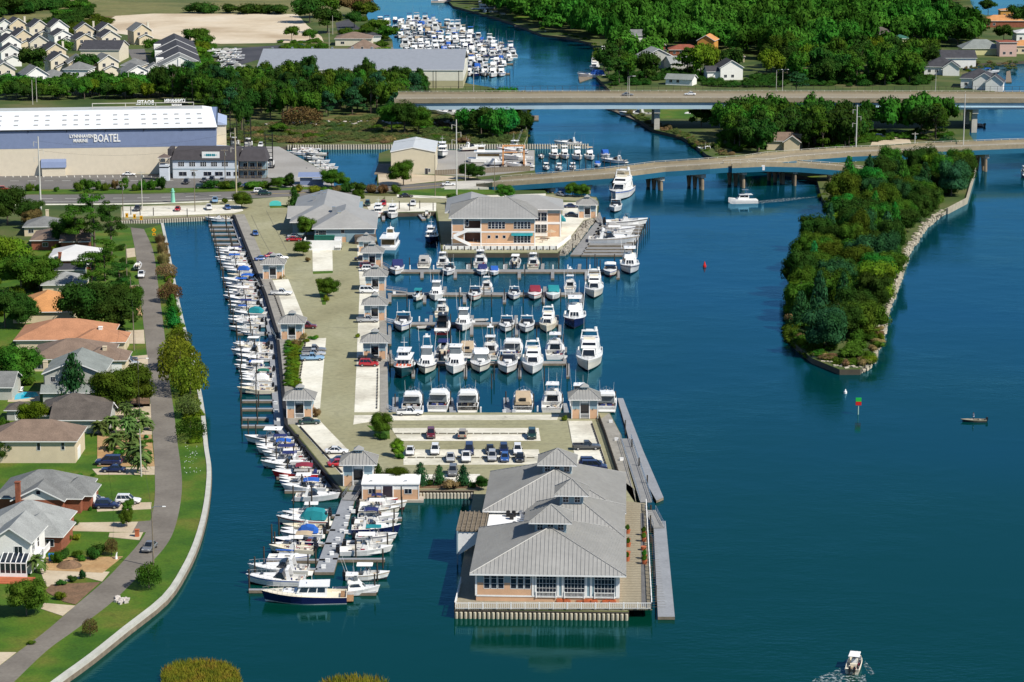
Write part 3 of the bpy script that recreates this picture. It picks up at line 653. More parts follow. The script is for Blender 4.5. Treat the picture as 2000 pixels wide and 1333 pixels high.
for px,py,s,lab in [(533,545,1.02,'grey-roofed dock house at the head of the long slip row, by the white pickup'),(570,663,1.0,'grey-roofed dock house with a maroon car behind it, beside the long slip row'),(585,817,1.02,'grey-roofed dock house beside the dark green car, at the empty slips'),
      (700,950,1.08,'open grey-roofed gate house at the gangway to the lower finger dock'),(727,521,1.0,'grey-roofed dock house at the first basin dock, nearest the clubhouse'),(733,568,1.0,'grey-roofed dock house behind the white van, at the second basin dock'),
      (732,626,1.0,'grey-roofed dock house behind the silver pickup, at the third basin dock'),(732,702,1.02,'grey-roofed dock house behind the red car, at the fourth basin dock'),(1142,818,1.05,'grey-roofed dock house at the corner of the lot, beside the long outer dock'),(1147,426,1.05,'grey-roofed dock house by the boulder bank, at the angled pier'),(715,492,.8,'grey roof lantern house half hidden behind the clubhouse end dock house')]:
 dock_house(px,py,lab,s)

# ---------------------------------------------------------------- clubhouse, peach two-storey building, floating office
def clubhouse():
 o = P(609,447,5.6); t = thing('clubhouse','low grey-roofed marina clubhouse with peach panels beside the entry drive','clubhouse',(o[0],o[1],0),R(2.0))
 ze = 5.6
 m = MB(); m.box(.8,18.6,.8,30,1.2,2.9,0); m.box(.8,18.6,.8,30,2.9,ze,1); m.box(-6.5,.8,14,60,1.2,ze,1); m.box(0.8,14,30,52,1.2,ze,1)
 obj('wall',m.mesh('wall',[peach,bluesid]),t)
 m = MB(); q = hip(m,0,19.4,0,30,ze,4.2,0.0,0,1,inset=9.5,thick=.25); r_ = obj('roof',m.mesh('roof',[metalroof,trimw]),t)
 m = MB(); q = hip(m,-7.3,13,12,62,ze,4.0,0.0,0,1,inset=9.5,thick=.24); r_ = obj('roof',m.mesh('roof',[metalroof,trimw]),t)
 m = MB(); q = hip(m,-8.6,6,20,34,ze + .03,2.6,0,0,1,inset=2,thick=.24,gable='x'); obj('roof',m.mesh('roof',[metalroof,trimw]),t)
 window(t,3.0,.8,2.0,2.4,2.9,'S',4,4); window(t,9.2,.8,4.0,1.1,1.1,'S',1,1); window(t,1.6,.8,2.0,.8,2.9,'S',1,3)
 m = MB(); m.box(10.2,13.6,.7,.85,1.3,3.7); obj('garage_door',m.mesh('garage_door',[bluesid]),t)
 m = MB();
 for k in range(24): m.box(12.9 + k * .26,13.1 + k * .26,-3.2,-3.1,1.3,3.5)
 m.box(12.8,19.2,-3.25,-3.05,3.4,3.6); m.box(12.8,19.2,-3.2,.6,3.6,3.72)
 obj('timber_screen',m.mesh('timber_screen',[mat('brown_timber',(0.10,0.075,0.055),.85,.2)]),t)
 for x,y in ((8,8),(6,17),(-1,40),(2,46),(1,50)):
  m = MB(); m.box(x - .5,x + .5,y - .5,y + .5,ze + 1.6,ze + 3.9); obj('roof_vent',m.mesh('roof_vent',[steel]),t)
 for y in (18,38,45,52): window(t,-6.5,y,2.2,2,2.2,'W',2,2)
 # white service enclosure with bins in front
 p = P(610,484,LZ)
 e = thing('bin_enclosure','white walled bin enclosure with a green dumpster beside the clubhouse','enclosure',P(629,489,LZ + .05))
 m = MB(); m.box(-5.4,5.4,-.12,.12,0,2.9); m.box(-5.4,-5.2,.12,6,0,2.9); m.box(5.2,5.4,.12,6,0,2.9); obj('wall',m.mesh('wall',[trimw]),e)
 b = thing('dumpster','dark green dumpster behind the white enclosure wall at the clubhouse','dumpster',P(634,474,LZ + 1.1))
 m = MB(); m.frust(-3,3,.9,.9,0,2.0,0,0,-.1); obj('bin',m.mesh('bin',[cv_green]),b); m = MB(); m.box(-3,3,-1.05,1.05,2.0,2.12); obj('lid',m.mesh('lid',[cv_green]),b)
clubhouse()
def peach_building():
 o = P(883,481,LZ); t = thing('yacht_club','two-storey peach building with grey hip roofs and an outside white staircase','building',(o[0],o[1],LZ),R(0))
 w,h1,h2 = 24.6,3.7,8.2
 m = MB(); m.box(0,w,0,24,0,1.0,0); m.box(3.6 + 5,w,0,24,1.0,6.9,0); m.box(3.6 + 5,w,0,24,6.9,h2 + .4,1); m.box(0,3.6,0,24,1.0,6.4,0); m.box(0,3.6,0,24,6.4,h2 + .4,1)
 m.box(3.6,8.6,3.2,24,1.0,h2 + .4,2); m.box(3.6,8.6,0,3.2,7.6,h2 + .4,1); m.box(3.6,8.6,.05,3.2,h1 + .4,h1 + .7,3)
 m.box(w,32.6,16,34,0,7.2,0); m.box(w,32.6,16,34,7.2,8.6,1)
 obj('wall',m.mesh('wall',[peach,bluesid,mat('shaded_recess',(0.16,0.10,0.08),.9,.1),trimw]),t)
 rz_ = h2 + .4
 m = MB(); q = hip(m,0,w,0,24,rz_,4.2,1.0,0,1,inset=9,thick=.25); ro = obj('roof',m.mesh('roof',[metalroof,trimw]),t); seams(q,rz_,ro,.9,.06)
 m = MB(); q = hip(m,12,32.6,16,34,rz_ + .03,3.0,1.0,0,1,inset=8,thick=.25); obj('roof',m.mesh('roof',[metalroof,trimw]),t)
 m = MB(); q = hip(m,-1.5,12,14,40,rz_ - .6,3.0,1.0,0,1,inset=6,thick=.25); obj('roof',m.mesh('roof',[metalroof,trimw]),t)
 for x in (10.7,18.3):
  for k in range(5): window(t,x + .5 + k * 1.02,0,5.2,.95,2.1,'S',1,3)
 for k in range(5): window(t,18.8 + k * 1.02,0,.95,.95,2.3,'S',1,3)
 for x in (11,13.3,15.5): window(t,x,0,2.3,.9,.95,'S',1,1)
 window(t,6.4 - 1.9,0,6.0,.9,2.1,'S',1,2)
 m = MB()
 for k in range(8): m.frust(17.9 + k * .75,18.6 + k * .75,.5,.5,3.3,3.75,0,0,.2)
 aw = MB(); aw.hexa([(17.6,-.9,3.2),(24,-.9,3.2),(24,-.02,3.2),(17.6,-.02,3.2)],[(17.6,-.3,3.9),(24,-.3,3.9),(24,-.02,3.9),(17.6,-.02,3.9)])
 obj('awning',aw.mesh('awning',[cv_teal]),t)
 boxes(t,'pilaster',[(x - .14,x + .14,-.07,.02,0,rz_ - .1) for x in (0,3.6,8.6,w - .02)],trimw)
 boxes(t,'trim',[(0,w,-.05,.01,h1 + .35,h1 + .75),(0,w,-.05,.01,.5,.8)],trimw)
 # staircase climbing across the west end
 m = MB()
 n = 14
 for k in range(n):
  x = 5.2 - k * .32 if k < 7 else 3.0 + (k - 7) * .32
  z = .2 + k * .3
 m.hexa([(.4,-1.6,2.6),(5.6,-1.6,0.1),(5.6,-1.4,.1),(.4,-1.4,2.6)],[(.4,-1.6,3.5),(5.6,-1.6,1.1),(5.6,-1.4,1.1),(.4,-1.4,3.5)])
 m.hexa([(.4,-1.0,2.6),(4.6,-1.0,4.4),(4.6,-.8,4.4),(.4,-.8,2.6)],[(.4,-1.0,3.6),(4.6,-1.0,5.4),(4.6,-.8,5.4),(.4,-.8,3.6)])
 for k in range(12): m.box(5.3 - k * .4,5.7 - k * .4,-1.4,-.2,.1 + k * .2,.3 + k * .2)
 for k in range(10): m.box(.5 + k * .4,.9 + k * .4,-.8,-.1,2.5 + k * .2,2.7 + k * .2)
 m.box(-.2,1.2,-1.5,-.1,2.4,2.6); m.box(3.6,8.6,-.3,-.15,h1 + .7,h1 + 1.7)
 obj('staircase',m.mesh('staircase',[trimw]),t)
 # big windows of the set-back wing and its terrace
 for z in (1.3,4.9):
  for x in (w + 1.0,w + 2.9): window(t,x,15.86,z,1.75,2.6,'S',2,2)
 boxes(t,'trim',[(w + 4,32.65,15.9,16.01,3.9,4.6),(32.3,32.7,15.88,16.02,0,8.5)],trimw); aw = MB(); aw.hexa([(32.6,16.5,4.6),(34.2,16.5,4.6),(34.2,22,4.6),(32.6,22,4.6)],[(32.6,16.5,5.9),(33,16.5,5.9),(33,22,5.9),(32.6,22,5.9)]); obj('awning',aw.mesh('awning',[cv_teal]),t)
 m = MB(); m.box(w,w + 4,15.9,16,.2,8.4); obj('white_bay',m.mesh('white_bay',[trimw]),t)
 tr = thing('terrace','white walled terrace above the piled bulkhead beside the peach two-storey building','terrace',(o[0],o[1],LZ))
 m = MB(); m.prism([(-2.5,-6.5),(31,-6.5),(36,14),(31,16),(-2.5,2)],0,.16); obj('paving',m.mesh('paving',[g_pad]),tr)
 m = MB(); pp = [(-2.5,-6.4),(30.9,-6.4),(35.5,13)]
 for a,b in zip(pp,pp[1:]):
  d = Vector((b[0] - a[0],b[1] - a[1],0)).normalized(); n_ = Vector((-d.y,d.x,0)) * .12
  a3 = Vector((*a,.16)); b3 = Vector((*b,.16)); u = Vector((0,0,1.0))
  m.hexa([a3 - n_,b3 - n_,b3 + n_,a3 + n_],[a3 - n_ + u,b3 - n_ + u,b3 + n_ + u,a3 + n_ + u])
 obj('parapet',m.mesh('parapet',[trimw]),tr)
 m = MB(); m.box(-2.6,31,-6.75,-6.55,-1.1,-.1); obj('waler',m.mesh('waler',[darktimber]),tr)
 cap = MB(); cap.cyl((0,0,-2),(0,0,.15),.26,.2,7); cm = cap.mesh('sheet_pile',[MATS['pale_pile']])
 for k in range(40): obj('sheet_pile',cm,tr,(-2.2 + k * .83,-6.85,-.55))
 pil = MB(); pil.cyl((0,0,-3),(0,0,1.1),.22,.19,7); pm = pil.mesh('fender_pile',[darktimber])
 for k in range(18): obj('fender_pile',pm,tr,(-2.0 + k * 1.93,-7.1,.1))
 for k,(x,y) in enumerate([(28.5,9),(26.5,10.5),(27,5.5)]):
  q = thing('patio_table',f'small patio table on the white terrace, {nth(k)} from the boulder bank','table',(o[0] + x,o[1] + y,LZ + .16))
  m = MB(); m.cyl((0,0,.7),(0,0,.76),.6,.6,10); obj('table_top',m.mesh('table_top',[teak]),q); m = MB(); m.cyl((0,0,0),(0,0,.7),.06,.06,6); obj('stem',m.mesh('stem',[blackp]),q)
 q = thing('parasol','beige parasol over a table on the white terrace of the peach building','parasol',(o[0] + 29.5,o[1] + 11.5,LZ + .16))
 m = MB(); m.cyl((0,0,0),(0,0,2.6),.04,.04,6); obj('pole',m.mesh('pole',[trimw]),q); m = MB(); m.cyl((0,0,2.2),(0,0,2.9),1.7,.05,8); obj('canopy',m.mesh('canopy',[cv_tan]),q)
peach_building()
def floating_office():
 a = P(708,977,.3); t = thing('floating_office','flat white-roofed peach floating office moored against the bulkhead by the gate house','floating office',(a[0],a[1],0),0)
 w = P(818,977,.3)[0] - a[0]
 m = MB(); m.box(-.6,w + .9,-.8,6.4,-.3,.45); obj('float',m.mesh('float',[mat('float_edge',(0.42,0.38,0.32),.8,.1)]),t)
 m = MB(); m.box(0,w,0,5.8,.46,2.35,0); m.box(0,w,0,5.8,2.35,3.3,1); obj('wall',m.mesh('wall',[peach,trimw]),t)
 m = MB(); m.box(-.2,w + .2,-.2,6,3.3,3.55); m.box(-.2,w + .2,5.7,6.0,3.55,3.75); obj('roof',m.mesh('roof',[trimw]),t)
 window(t,1.8,0,1.5,1.3,1.0,'S',2,1); window(t,w - 2.0,0,1.5,1.4,1.0,'S',2,1)
 m = MB(); m.box(3.9,5.6,-.04,.02,.5,3.0); obj('door',m.mesh('door',[mat('dark_doorway',(0.03,0.02,0.03),.5,.1)]),t)
 boxes(t,'trim',[(x - .09,x + .09,-.08,.01,.46,3.3) for x in (0,3.7,5.8,w)],trimw)
 for x in (1.6,w - 2.5):
  m = MB(); m.box(x - .25,x + .25,1.0,1.4,3.55,3.8); obj('roof_vent',m.mesh('roof_vent',[steel]),t)
floating_office()

# ---------------------------------------------------------------- boatel hall and its office
def font(par,text,size,x,y,z,m,name='lettering',align='LEFT',rot=(PI / 2,0,0),ext=.06,off=0.0,sx=1.0):
 cu = bpy.data.curves.new(name,'FONT'); cu.body = text; cu.size = size; cu.align_x = align; cu.extrude = ext; cu.offset = off; cu.resolution_u = 2
 cu.materials.append(m); o = bpy.data.objects.new(name,cu); C.objects.link(o); me = bpy.data.meshes.new_from_object(o.evaluated_get(bpy.context.evaluated_depsgraph_get())); bpy.data.objects.remove(o); bpy.data.curves.remove(cu); o = obj(name,me,par,(x,y,z)); o.rotation_euler = rot; o.scale = (sx,1,1); return o
def boatel():
 b = P(424,338,LZ); t = thing('boat_storage_hall','huge white-roofed dry boat storage hall with a blue and cream wall','hall',(b[0],b[1],LZ),R(6.5))
 Lw,h,d = 122,16.4,62
 m = MB(); m.box(-Lw,0,0,d,0,9.7,0); m.box(-Lw,.0,-.05,d + .05,9.7,h,1)
 obj('wall',m.mesh('wall',[mat('cream_cladding',(0.66,0.585,0.455),.6,.04),mat('blue_cladding',(0.19,0.24,0.375),.5,.05)]),t)
 m = MB(); o_ = .5
 A,B_,D,E = (-Lw,-o_,h),(o_,-o_,h),(o_ - 2.5,d + o_,h),(-Lw,d + o_,h)
 zr = h + 3.6; f0,f1 = (-Lw,26,zr),(-4.8,26,zr); g0,g1 = (-Lw,36,zr),(-5.2,36,zr)
 m.add([A,B_,f1,f0,g0,g1,D,E],[(0,1,2,3),(5,6,7,4),(1,6,5,2)],0); m.add([f0,f1,g1,g0],[(0,1,2,3)],1)
 m.box(-Lw,o_,-o_ - .1,-o_ + .3,h - .35,h + .02,2); m.box(.0,o_,-o_,d,h - .35,h - .02,2)
 rf = obj('roof',m.mesh('roof',[mat('white_metal_roof',(0.76,0.79,0.80),.5,.03),mat('ridge_vent',(0.42,0.44,0.43),.6,.08),blackp]),t)
 q = [Vector(A),Vector(B_),Vector(f1),Vector(f0)]
 sk = MB(); sk.box(-.75,.75,-.6,.6,0,.16); skm = sk.mesh('skylight',[mat('skylight_pane',(0.30,0.30,0.29),.4,.05)])
 slope = math.atan2(3.6,26.5)
 xs = [-.9,-4.9,-9,-13,-17,-21,-27,-31,-37,-41,-45,-49,-55,-59,-66,-72,-76,-80,-86,-90,-94,-100,-104]
 for r_,y in enumerate((5.5,12.0,18.5)):
  for x in xs:
   o = obj('skylight',skm,rf,(x * 1.0 - 4.3 - y * .05,y,h + 3.6 * (y + .5) / 26.5)); o.rotation_euler = (slope,0,0)
 gm = MB()
 for k in range(9): gm.cyl((-12 - k * 13.5,-.25,h - .3),(-12 - k * 13.5,-.25,h - 1.0),.12,.12,5)
 obj('flood_lamp',gm.mesh('flood_lamp',[blackp]),t)
 wt = mat('white_letters',(0.82,0.82,0.80),.5,0.0)
 font(t,'BOATEL',3.9,-43.2,-.16,11.8,wt,'lettering',off=.06,sx=.66,ext=.1); font(t,'LYNNHAVEN',1.65,-51.6,-.16,13.35,wt,'lettering',off=.05,sx=.86,ext=.1); font(t,'MARINE',1.65,-50.3,-.16,11.75,wt,'lettering',off=.05,sx=.86,ext=.1)
 # rear sign frame standing on the ridge, lettering facing away
 m = MB(); X0,X1 = -45,-8.2
 for x in (-45,-33,-22,-8.2): m.cyl((x,31,zr),(x,31,zr + 1.9),.14,.14,5)
 m.box(X0,X1,30.9,31.1,zr + 1.7,zr + 1.95); m.box(X0,X1,30.9,31.1,zr + .5,zr + .65)
 fr = obj('sign_frame',m.mesh('sign_frame',[concrete]),t)
 font(fr,'BOATEL',2.3,-22.6,31.2,zr + 1.2,wt,'lettering',rot=(PI / 2,0,PI),off=.05,sx=.78); font(fr,'LYNNHAVEN',1.6,-11.2,31.2,zr + 2.0,wt,'lettering',rot=(PI / 2,0,PI),off=.05,sx=.8); font(fr,'MARINE',1.3,-12.5,31.2,zr + .4,wt,'lettering',rot=(PI / 2,0,PI),off=.05,sx=.8)
 m = MB(); m.box(.02,3.4,34,60,0,13,0); m.hexa([(-.2,33.5,13),(3.8,33.5,13),(3.8,60.5,13),(-.2,60.5,13)],[(-.2,33.5,14.5),(3.8,33.5,13.2),(3.8,60.5,13.2),(-.2,60.5,14.5)],1)
 obj('lean_to',m.mesh('lean_to',[MATS['cream_cladding'],mat('pale_blue_roof',(0.36,0.43,0.58),.5,.05)]),t)
 m = MB(); m.box(.02,8,3,16,0,7.0,0); m.hexa([(-.2,2.5,7),(9,2.5,7),(9,16.5,7),(-.2,16.5,7)],[(-.2,2.5,7.9),(9,2.5,7.15),(9,16.5,7.15),(-.2,16.5,7.9)],1); obj('side_shed',m.mesh('side_shed',[MATS['cream_cladding'],MATS['pale_blue_roof']]),t)
 # blue-roofed dormer shed on the wall
 s0 = thing('wall_shed','small cream shed with a blue roof against the long hall wall','shed',(b[0] - 61.5 * math.cos(R(6.5)),b[1] - 61.5 * math.sin(R(6.5)) - .2,LZ),R(6.5))
 m = MB(); m.box(0,8.2,-1.8,0,0,3.1); obj('wall',m.mesh('wall',[MATS['cream_cladding']]),s0)
 m = MB(); m.hexa([(-.3,-2.2,3.1),(8.5,-2.2,3.1),(8.5,0.1,3.1),(-.3,.1,3.1)],[(-.3,-1.4,5.0),(8.5,-1.4,5.0),(8.5,.1,5.9),(-.3,.1,5.9)]); obj('roof',m.mesh('roof',[MATS['blue_cladding']]),s0)
boatel()
def boatel_office():
 a = P(338,349,LZ); t = thing('marine_office','two-storey white marine office with a dark mansard roof and white roof sign','office',(a[0],a[1],LZ))
 w = P(466,349,LZ)[0] - a[0]
 m = MB(); m.box(0,w,0,12,0,6.8); obj('wall',m.mesh('wall',[mat('pale_blue_boards',(0.60,0.65,0.70),.7,.04)]),t)
 dk = mat('dark_shingle',(0.055,0.05,0.055),.9,.15)
 m = MB(); m.hexa([(-.4,-.6,6.6),(w + .3,-.6,6.6),(w + .3,12,6.6),(-.4,12,6.6)],[(.6,1.5,10.0),(w,1.5,10.0),(w,12,10.0),(.6,12,10)]); obj('roof',m.mesh('roof',[dk]),t)
 m = MB(); m.box(-1.6,-.2,-.2,9,6.6,10.4); obj('roof_fin',m.mesh('roof_fin',[dk]),t)
 for x in (3.0,6.9,10.8,14.6,18.4,22.2):
  for k in (-.72,.0,.72) if x not in (22.2,) else (0,): window(t,x + k,0,4.3,.66,1.6,'S',1,2)
 for x,ww in ((3.5,2.8),(7.2,1.2),(12.2,2.8),(16.2,2.8),(19.6,1.6),(22.2,1.8)): window(t,x,0,.9,ww,1.5,'S',2,1)
 boxes(t,'trim',[(0,w,-.06,.01,3.2,3.5),(0,w,-.06,.01,6.3,6.6)],bluesid)
 p = thing('roof_sign','white roof sign with teal lettering on the dark mansard of the marine office','sign',(a[0] + 10.4,a[1] - .1,LZ + 7.2))
 m = MB(); m.box(0,6.2,-.1,.1,0,2.3); obj('board',m.mesh('board',[trimw]),p)
 lt = mat('teal_letters',(0.01,0.30,0.36),.5,0.0)
 m = MB()
 for k,(x,wd) in enumerate(((1.5,.5),(2.1,.6),(2.8,.55),(3.6,.5),(4.2,.45))): m.box(x - .05,x - .05 + wd,-.14,-.1,.75,1.55)
 m.box(.7,5.4,-.14,-.1,1.05,1.25); obj('lettering',m.mesh('lettering',[lt]),p)
 # tower at the left and annex at the right
 b = P(312,354,LZ); u = thing('lookout_tower','slim white lookout tower with a small hip roof beside the marine office','tower',(b[0],b[1],LZ))
 m = MB(); m.box(0,3.2,0,3.2,0,5.6,0); m.box(0,3.2,-.04,3.2,4.6,5.0,1); obj('wall',m.mesh('wall',[MATS['pale_blue_boards'],glass]),u)
 m = MB()
 for x,y in ((.1,.1),(3.1,.1),(.1,3.1),(3.1,3.1)): m.box(x - .1,x + .1,y - .1,y + .1,5.6,8.2)
 m.box(0,3.2,0,.08,6.4,6.6); obj('post',m.mesh('post',[mat('tan_trim',(.5,.42,.33),.7,.05)]),u)
 m = MB(); hip(m,0,3.2,0,3.2,8.2,1.3,.5,0,1,thick=.15); obj('roof',m.mesh('roof',[mat('brown_shingle',(.12,.09,.08),.9,.15),trimw]),u)
 c = P(468,349,LZ); v = thing('cafe_annex','dark-roofed timber annex with open decks beside the marine office','annex',(c[0],c[1],LZ))
 m = MB(); m.box(0,9,1.5,10,0,6.2); obj('wall',m.mesh('wall',[bluesid]),v)
 m = MB(); m.hexa([(-.5,-.8,6.2),(10,-.8,6.2),(10,10,6.2),(-.5,10,6.2)],[(1.0,2.5,10.0),(8.6,2.5,10.0),(8.6,10,10),(1,10,10)]); obj('roof',m.mesh('roof',[dk]),v)
 m = MB(); m.box(-.3,9.8,-.7,1.5,3.0,3.2); railing(m,[(-.3,-.7,3.2),(9.8,-.7,3.2)],1.0,.4,.04,2); railing(m,[(-.3,-.7,.1),(9.8,-.7,.1)],1.0,.4,.04,2)
 for x in (-.2,3,6.4,9.7): m.box(x - .1,x + .1,-.7,-.5,0,6.2)
 obj('deck',m.mesh('deck',[timber]),v)
 for x in (2,4.4,7): window(v,x,1.5,3.6,1.6,1.7,'S',2,1); window(v,x,1.5,.6,1.6,1.7,'S',2,1)
 m = MB();
boatel_office()
def shed():
 a = P(764,341,LZ); t = thing('boat_shed','beige metal boat shed with a low grey roof beside the yard slip','shed',(a[0],a[1],LZ))
 w = P(850,341,LZ)[0] - a[0]; h = 8.2
 m = MB(); m.box(0,w,0,28,0,h); obj('wall',m.mesh('wall',[mat('beige_cladding',(0.60,0.54,0.40),.6,.04)]),t)
 m = MB(); hip(m,0,w,0,28,h,1.6,.25,0,1,thick=.2,gable='y'); obj('roof',m.mesh('roof',[mat('pale_metal_roof',(0.52,0.54,0.54),.45,.06),trimw]),t)
 m = MB(); m.box(.002,w - .002,-.001,.05,h - .01,h + .02); m.add([(0,0,h),(w,0,h),(w / 2,0,h + 1.5)],[(0,1,2)]); obj('gable',m.mesh('gable',[MATS['beige_cladding']]),t)
 window(t,12.6,0,.0,1.1,2.2,'S',1,1,name='door'); window(t,13.6,0,.9,.8,1.2,'S',1,2)
 m = MB(); m.box(-.05,0,3,25,.3,6.6); obj('slip_door',m.mesh('slip_door',[MATS['blue_cladding']]),t)
 m = MB(); m.box(-6,-.2,0,26,-.1,.2); obj('slip_deck',m.mesh('slip_deck',[timber]),t)
 b = P(586,362,LZ); k = thing('bait_hut','small blue-roofed hut at the head of the boat slips by the road','hut',(b[0],b[1],LZ))
 m = MB(); m.box(0,8,0,6,0,2.9); obj('wall',m.mesh('wall',[MATS['blue_cladding']]),k); m = MB(); hip(m,0,8,0,6,2.9,1.2,.7,0,1,thick=.15,gable='x'); obj('roof',m.mesh('roof',[MATS['blue_cladding'],trimw]),k)
 aw = MB(); aw.box(4.4,8.7,-2.0,-.5,2.3,2.45); obj('awning',aw.mesh('awning',[MATS['pale_blue_roof']]),k)
shed()
def long_hall():
 a = P(527,172,LZ); t = thing('marina_hall','very long grey-roofed cream boat hall beyond the dark trees','hall',(a[0],a[1],LZ),R(-1.0))
 w = P(904,176,LZ)[0] - a[0]; h = 8.6
 m = MB(); m.box(0,w,0,62,0,3.5,0); m.box(0,w,-.04,62,3.5,h,1); m.add([(-.02,-.04,h),(-.02,62,h),(-.02,31,h + 6.8)],[(0,1,2)],2); m.box(-.1,-.02,0,62,0,h,2)
 obj('wall',m.mesh('wall',[mat('olive_cladding',(0.40,0.37,0.22),.7,.05),mat('pale_cladding',(0.68,0.66,0.56),.6,.04),mat('blue_gable',(0.10,0.16,0.26),.6,.08)]),t)
 m = MB(); hip(m,-6,w,0,62,h,6.8,.4,0,1,thick=.3,gable='x'); obj('roof',m.mesh('roof',[mat('mid_grey_roof',(0.26,0.28,0.31),.5,.06),trimw]),t)
 m = MB()
 for x in (0,26,52,78,w - 14,w - 2): m.box(x - .12,x + .12,-.1,-.02,0,h)
 obj('downpipe',m.mesh('downpipe',[darktimber]),t)
 m = MB()
 for k in range(5): m.box(19.5 + k * 1.8,20.8 + k * 1.8,-.09,-.05,5.0,6.6)
 for k in range(3): m.box(33 + k * 1.8,34.2 + k * 1.8,-.09,-.05,5.0,6.6)
 obj('lettering',m.mesh('lettering',[mat('blue_letters',(.08,.25,.42),.5,0)]),t)
 m = MB()
 for k in range(8): m.box(w - 26 + k * 1.0,w - 25.3 + k * 1.0,-.09,-.05,6.0,6.9)
 obj('lettering',m.mesh('lettering',[darktimber]),t)
 for k in range(10):
  x = -2 + k * 9.6; m = MB(); m.cyl((x,31,h + 6.6),(x,31,h + 7.6),.5,.5,7); obj('roof_vent',m.mesh('roof_vent',[steel]),t)
long_hall()

# ---------------------------------------------------------------- bridges
parap = mat('bridge_concrete',(0.285,0.24,0.16),.85,.12,.1,world=True,fine=.1,fscale=.8)
roadc = mat('bridge_road',(0.25,0.215,0.15),.9,.08,.08,world=True)
girdb = mat('teal_girder',(0.010,0.11,0.19),.5,.08,.3,world=True)
girdp = mat('pale_blue_girder',(0.42,0.56,0.64),.5,.05,.2,world=True)
brown = mat('pier_brown',(0.24,0.19,0.13),.9,.2,.3,world=True)
def deck_part(par,name,pts,width,gird,gh=1.7,slab=.6,ins=.1):
 """pts = near edge, world points with z = road level"""
 far = offset_line(pts,width)
 m = MB()
 for i in range(len(pts) - 1):
  a,b,c,d = pts[i],pts[i + 1],far[i + 1],far[i]
  def dn(p,k): return (p[0],p[1],p[2] - k)
  m.hexa([dn(a,slab),dn(b,slab),dn(c,slab),dn(d,slab)],[a,b,c,d],0)
 obj(name,m.mesh(name,[roadc]),par)
 for nm,e0,e1 in (('parapet',0.0,.45),('parapet',width - .45,width)):
  l0 = offset_line(pts,e0 - .01); l1 = offset_line(pts,e1); m = MB()
  for i in range(len(pts) - 1):
   a,b,c,d = l0[i],l0[i + 1],l1[i + 1],l1[i]
   up = lambda p,k: (p[0],p[1],p[2] + k)
   m.hexa([up(a,-slab - .1),up(b,-slab - .1),up(c,-slab - .1),up(d,-slab - .1)],[up(a,.85),up(b,.85),up(c,.85),up(d,.85)],0)
   L = math.hypot(b[0] - a[0],b[1] - a[1]); n = max(1,int(L / 3.2))
   for k in range(n):
    p = Vector(a).lerp(Vector(b),k / n); q = Vector(d).lerp(Vector(c),k / n); c_ = (p + q) / 2
    m.box(c_.x - .1,c_.x + .1,c_.y - .1,c_.y + .1,c_.z + .85,c_.z + 1.25,1)
   m.tube([Vector(a).lerp(Vector(d),.5) + Vector((0,0,1.22)),Vector(b).lerp(Vector(c),.5) + Vector((0,0,1.22))],.07,5,1)
  obj(nm,m.mesh(nm,[parap,concrete]),par)
 for e in (ins,width * .36,width * .64,width - ins):
  l = offset_line(pts,e); m = MB()
  for i in range(len(l) - 1):
   a,b = Vector(l[i]),Vector(l[i + 1]); t = Vector((0,.22,0)); t2 = Vector((0,0,-slab)); t3 = Vector((0,0,-slab - gh))
   m.hexa([a - t + t3,b - t + t3,b + t + t3,a + t + t3],[a - t + t2,b - t + t2,b + t + t2,a + t + t2])
  obj('girder',m.mesh('girder',[gird]),par)
def line_at(pts,x):
 for a,b in zip(pts,pts[1:]):
  if a[0] <= x <= b[0]:
   u = (x - a[0]) / (b[0] - a[0]); return tuple(a[k] * (1 - u) + b[k] * u for k in range(3))
 return pts[-1]
LOWB = [P(*p) for p in [(930,364,2.0),(962,362,3),(1080,354,4.6),(1200,345,6),(1300,332.5,7.2),(1387,327,8),(1496,319,8.5),(1545,312,8.5),(1667,303,8.5),(1769,299,8.5),(1825,294,8.5),(2000,287,8.8),(2400,275,9)]]
RAMP = [P(*p) for p in [(1430,325.5,8.1),(1496,322.5,8.0),(1562,324,7.2),(1650,331,5.6),(1730,342,3.2)]]
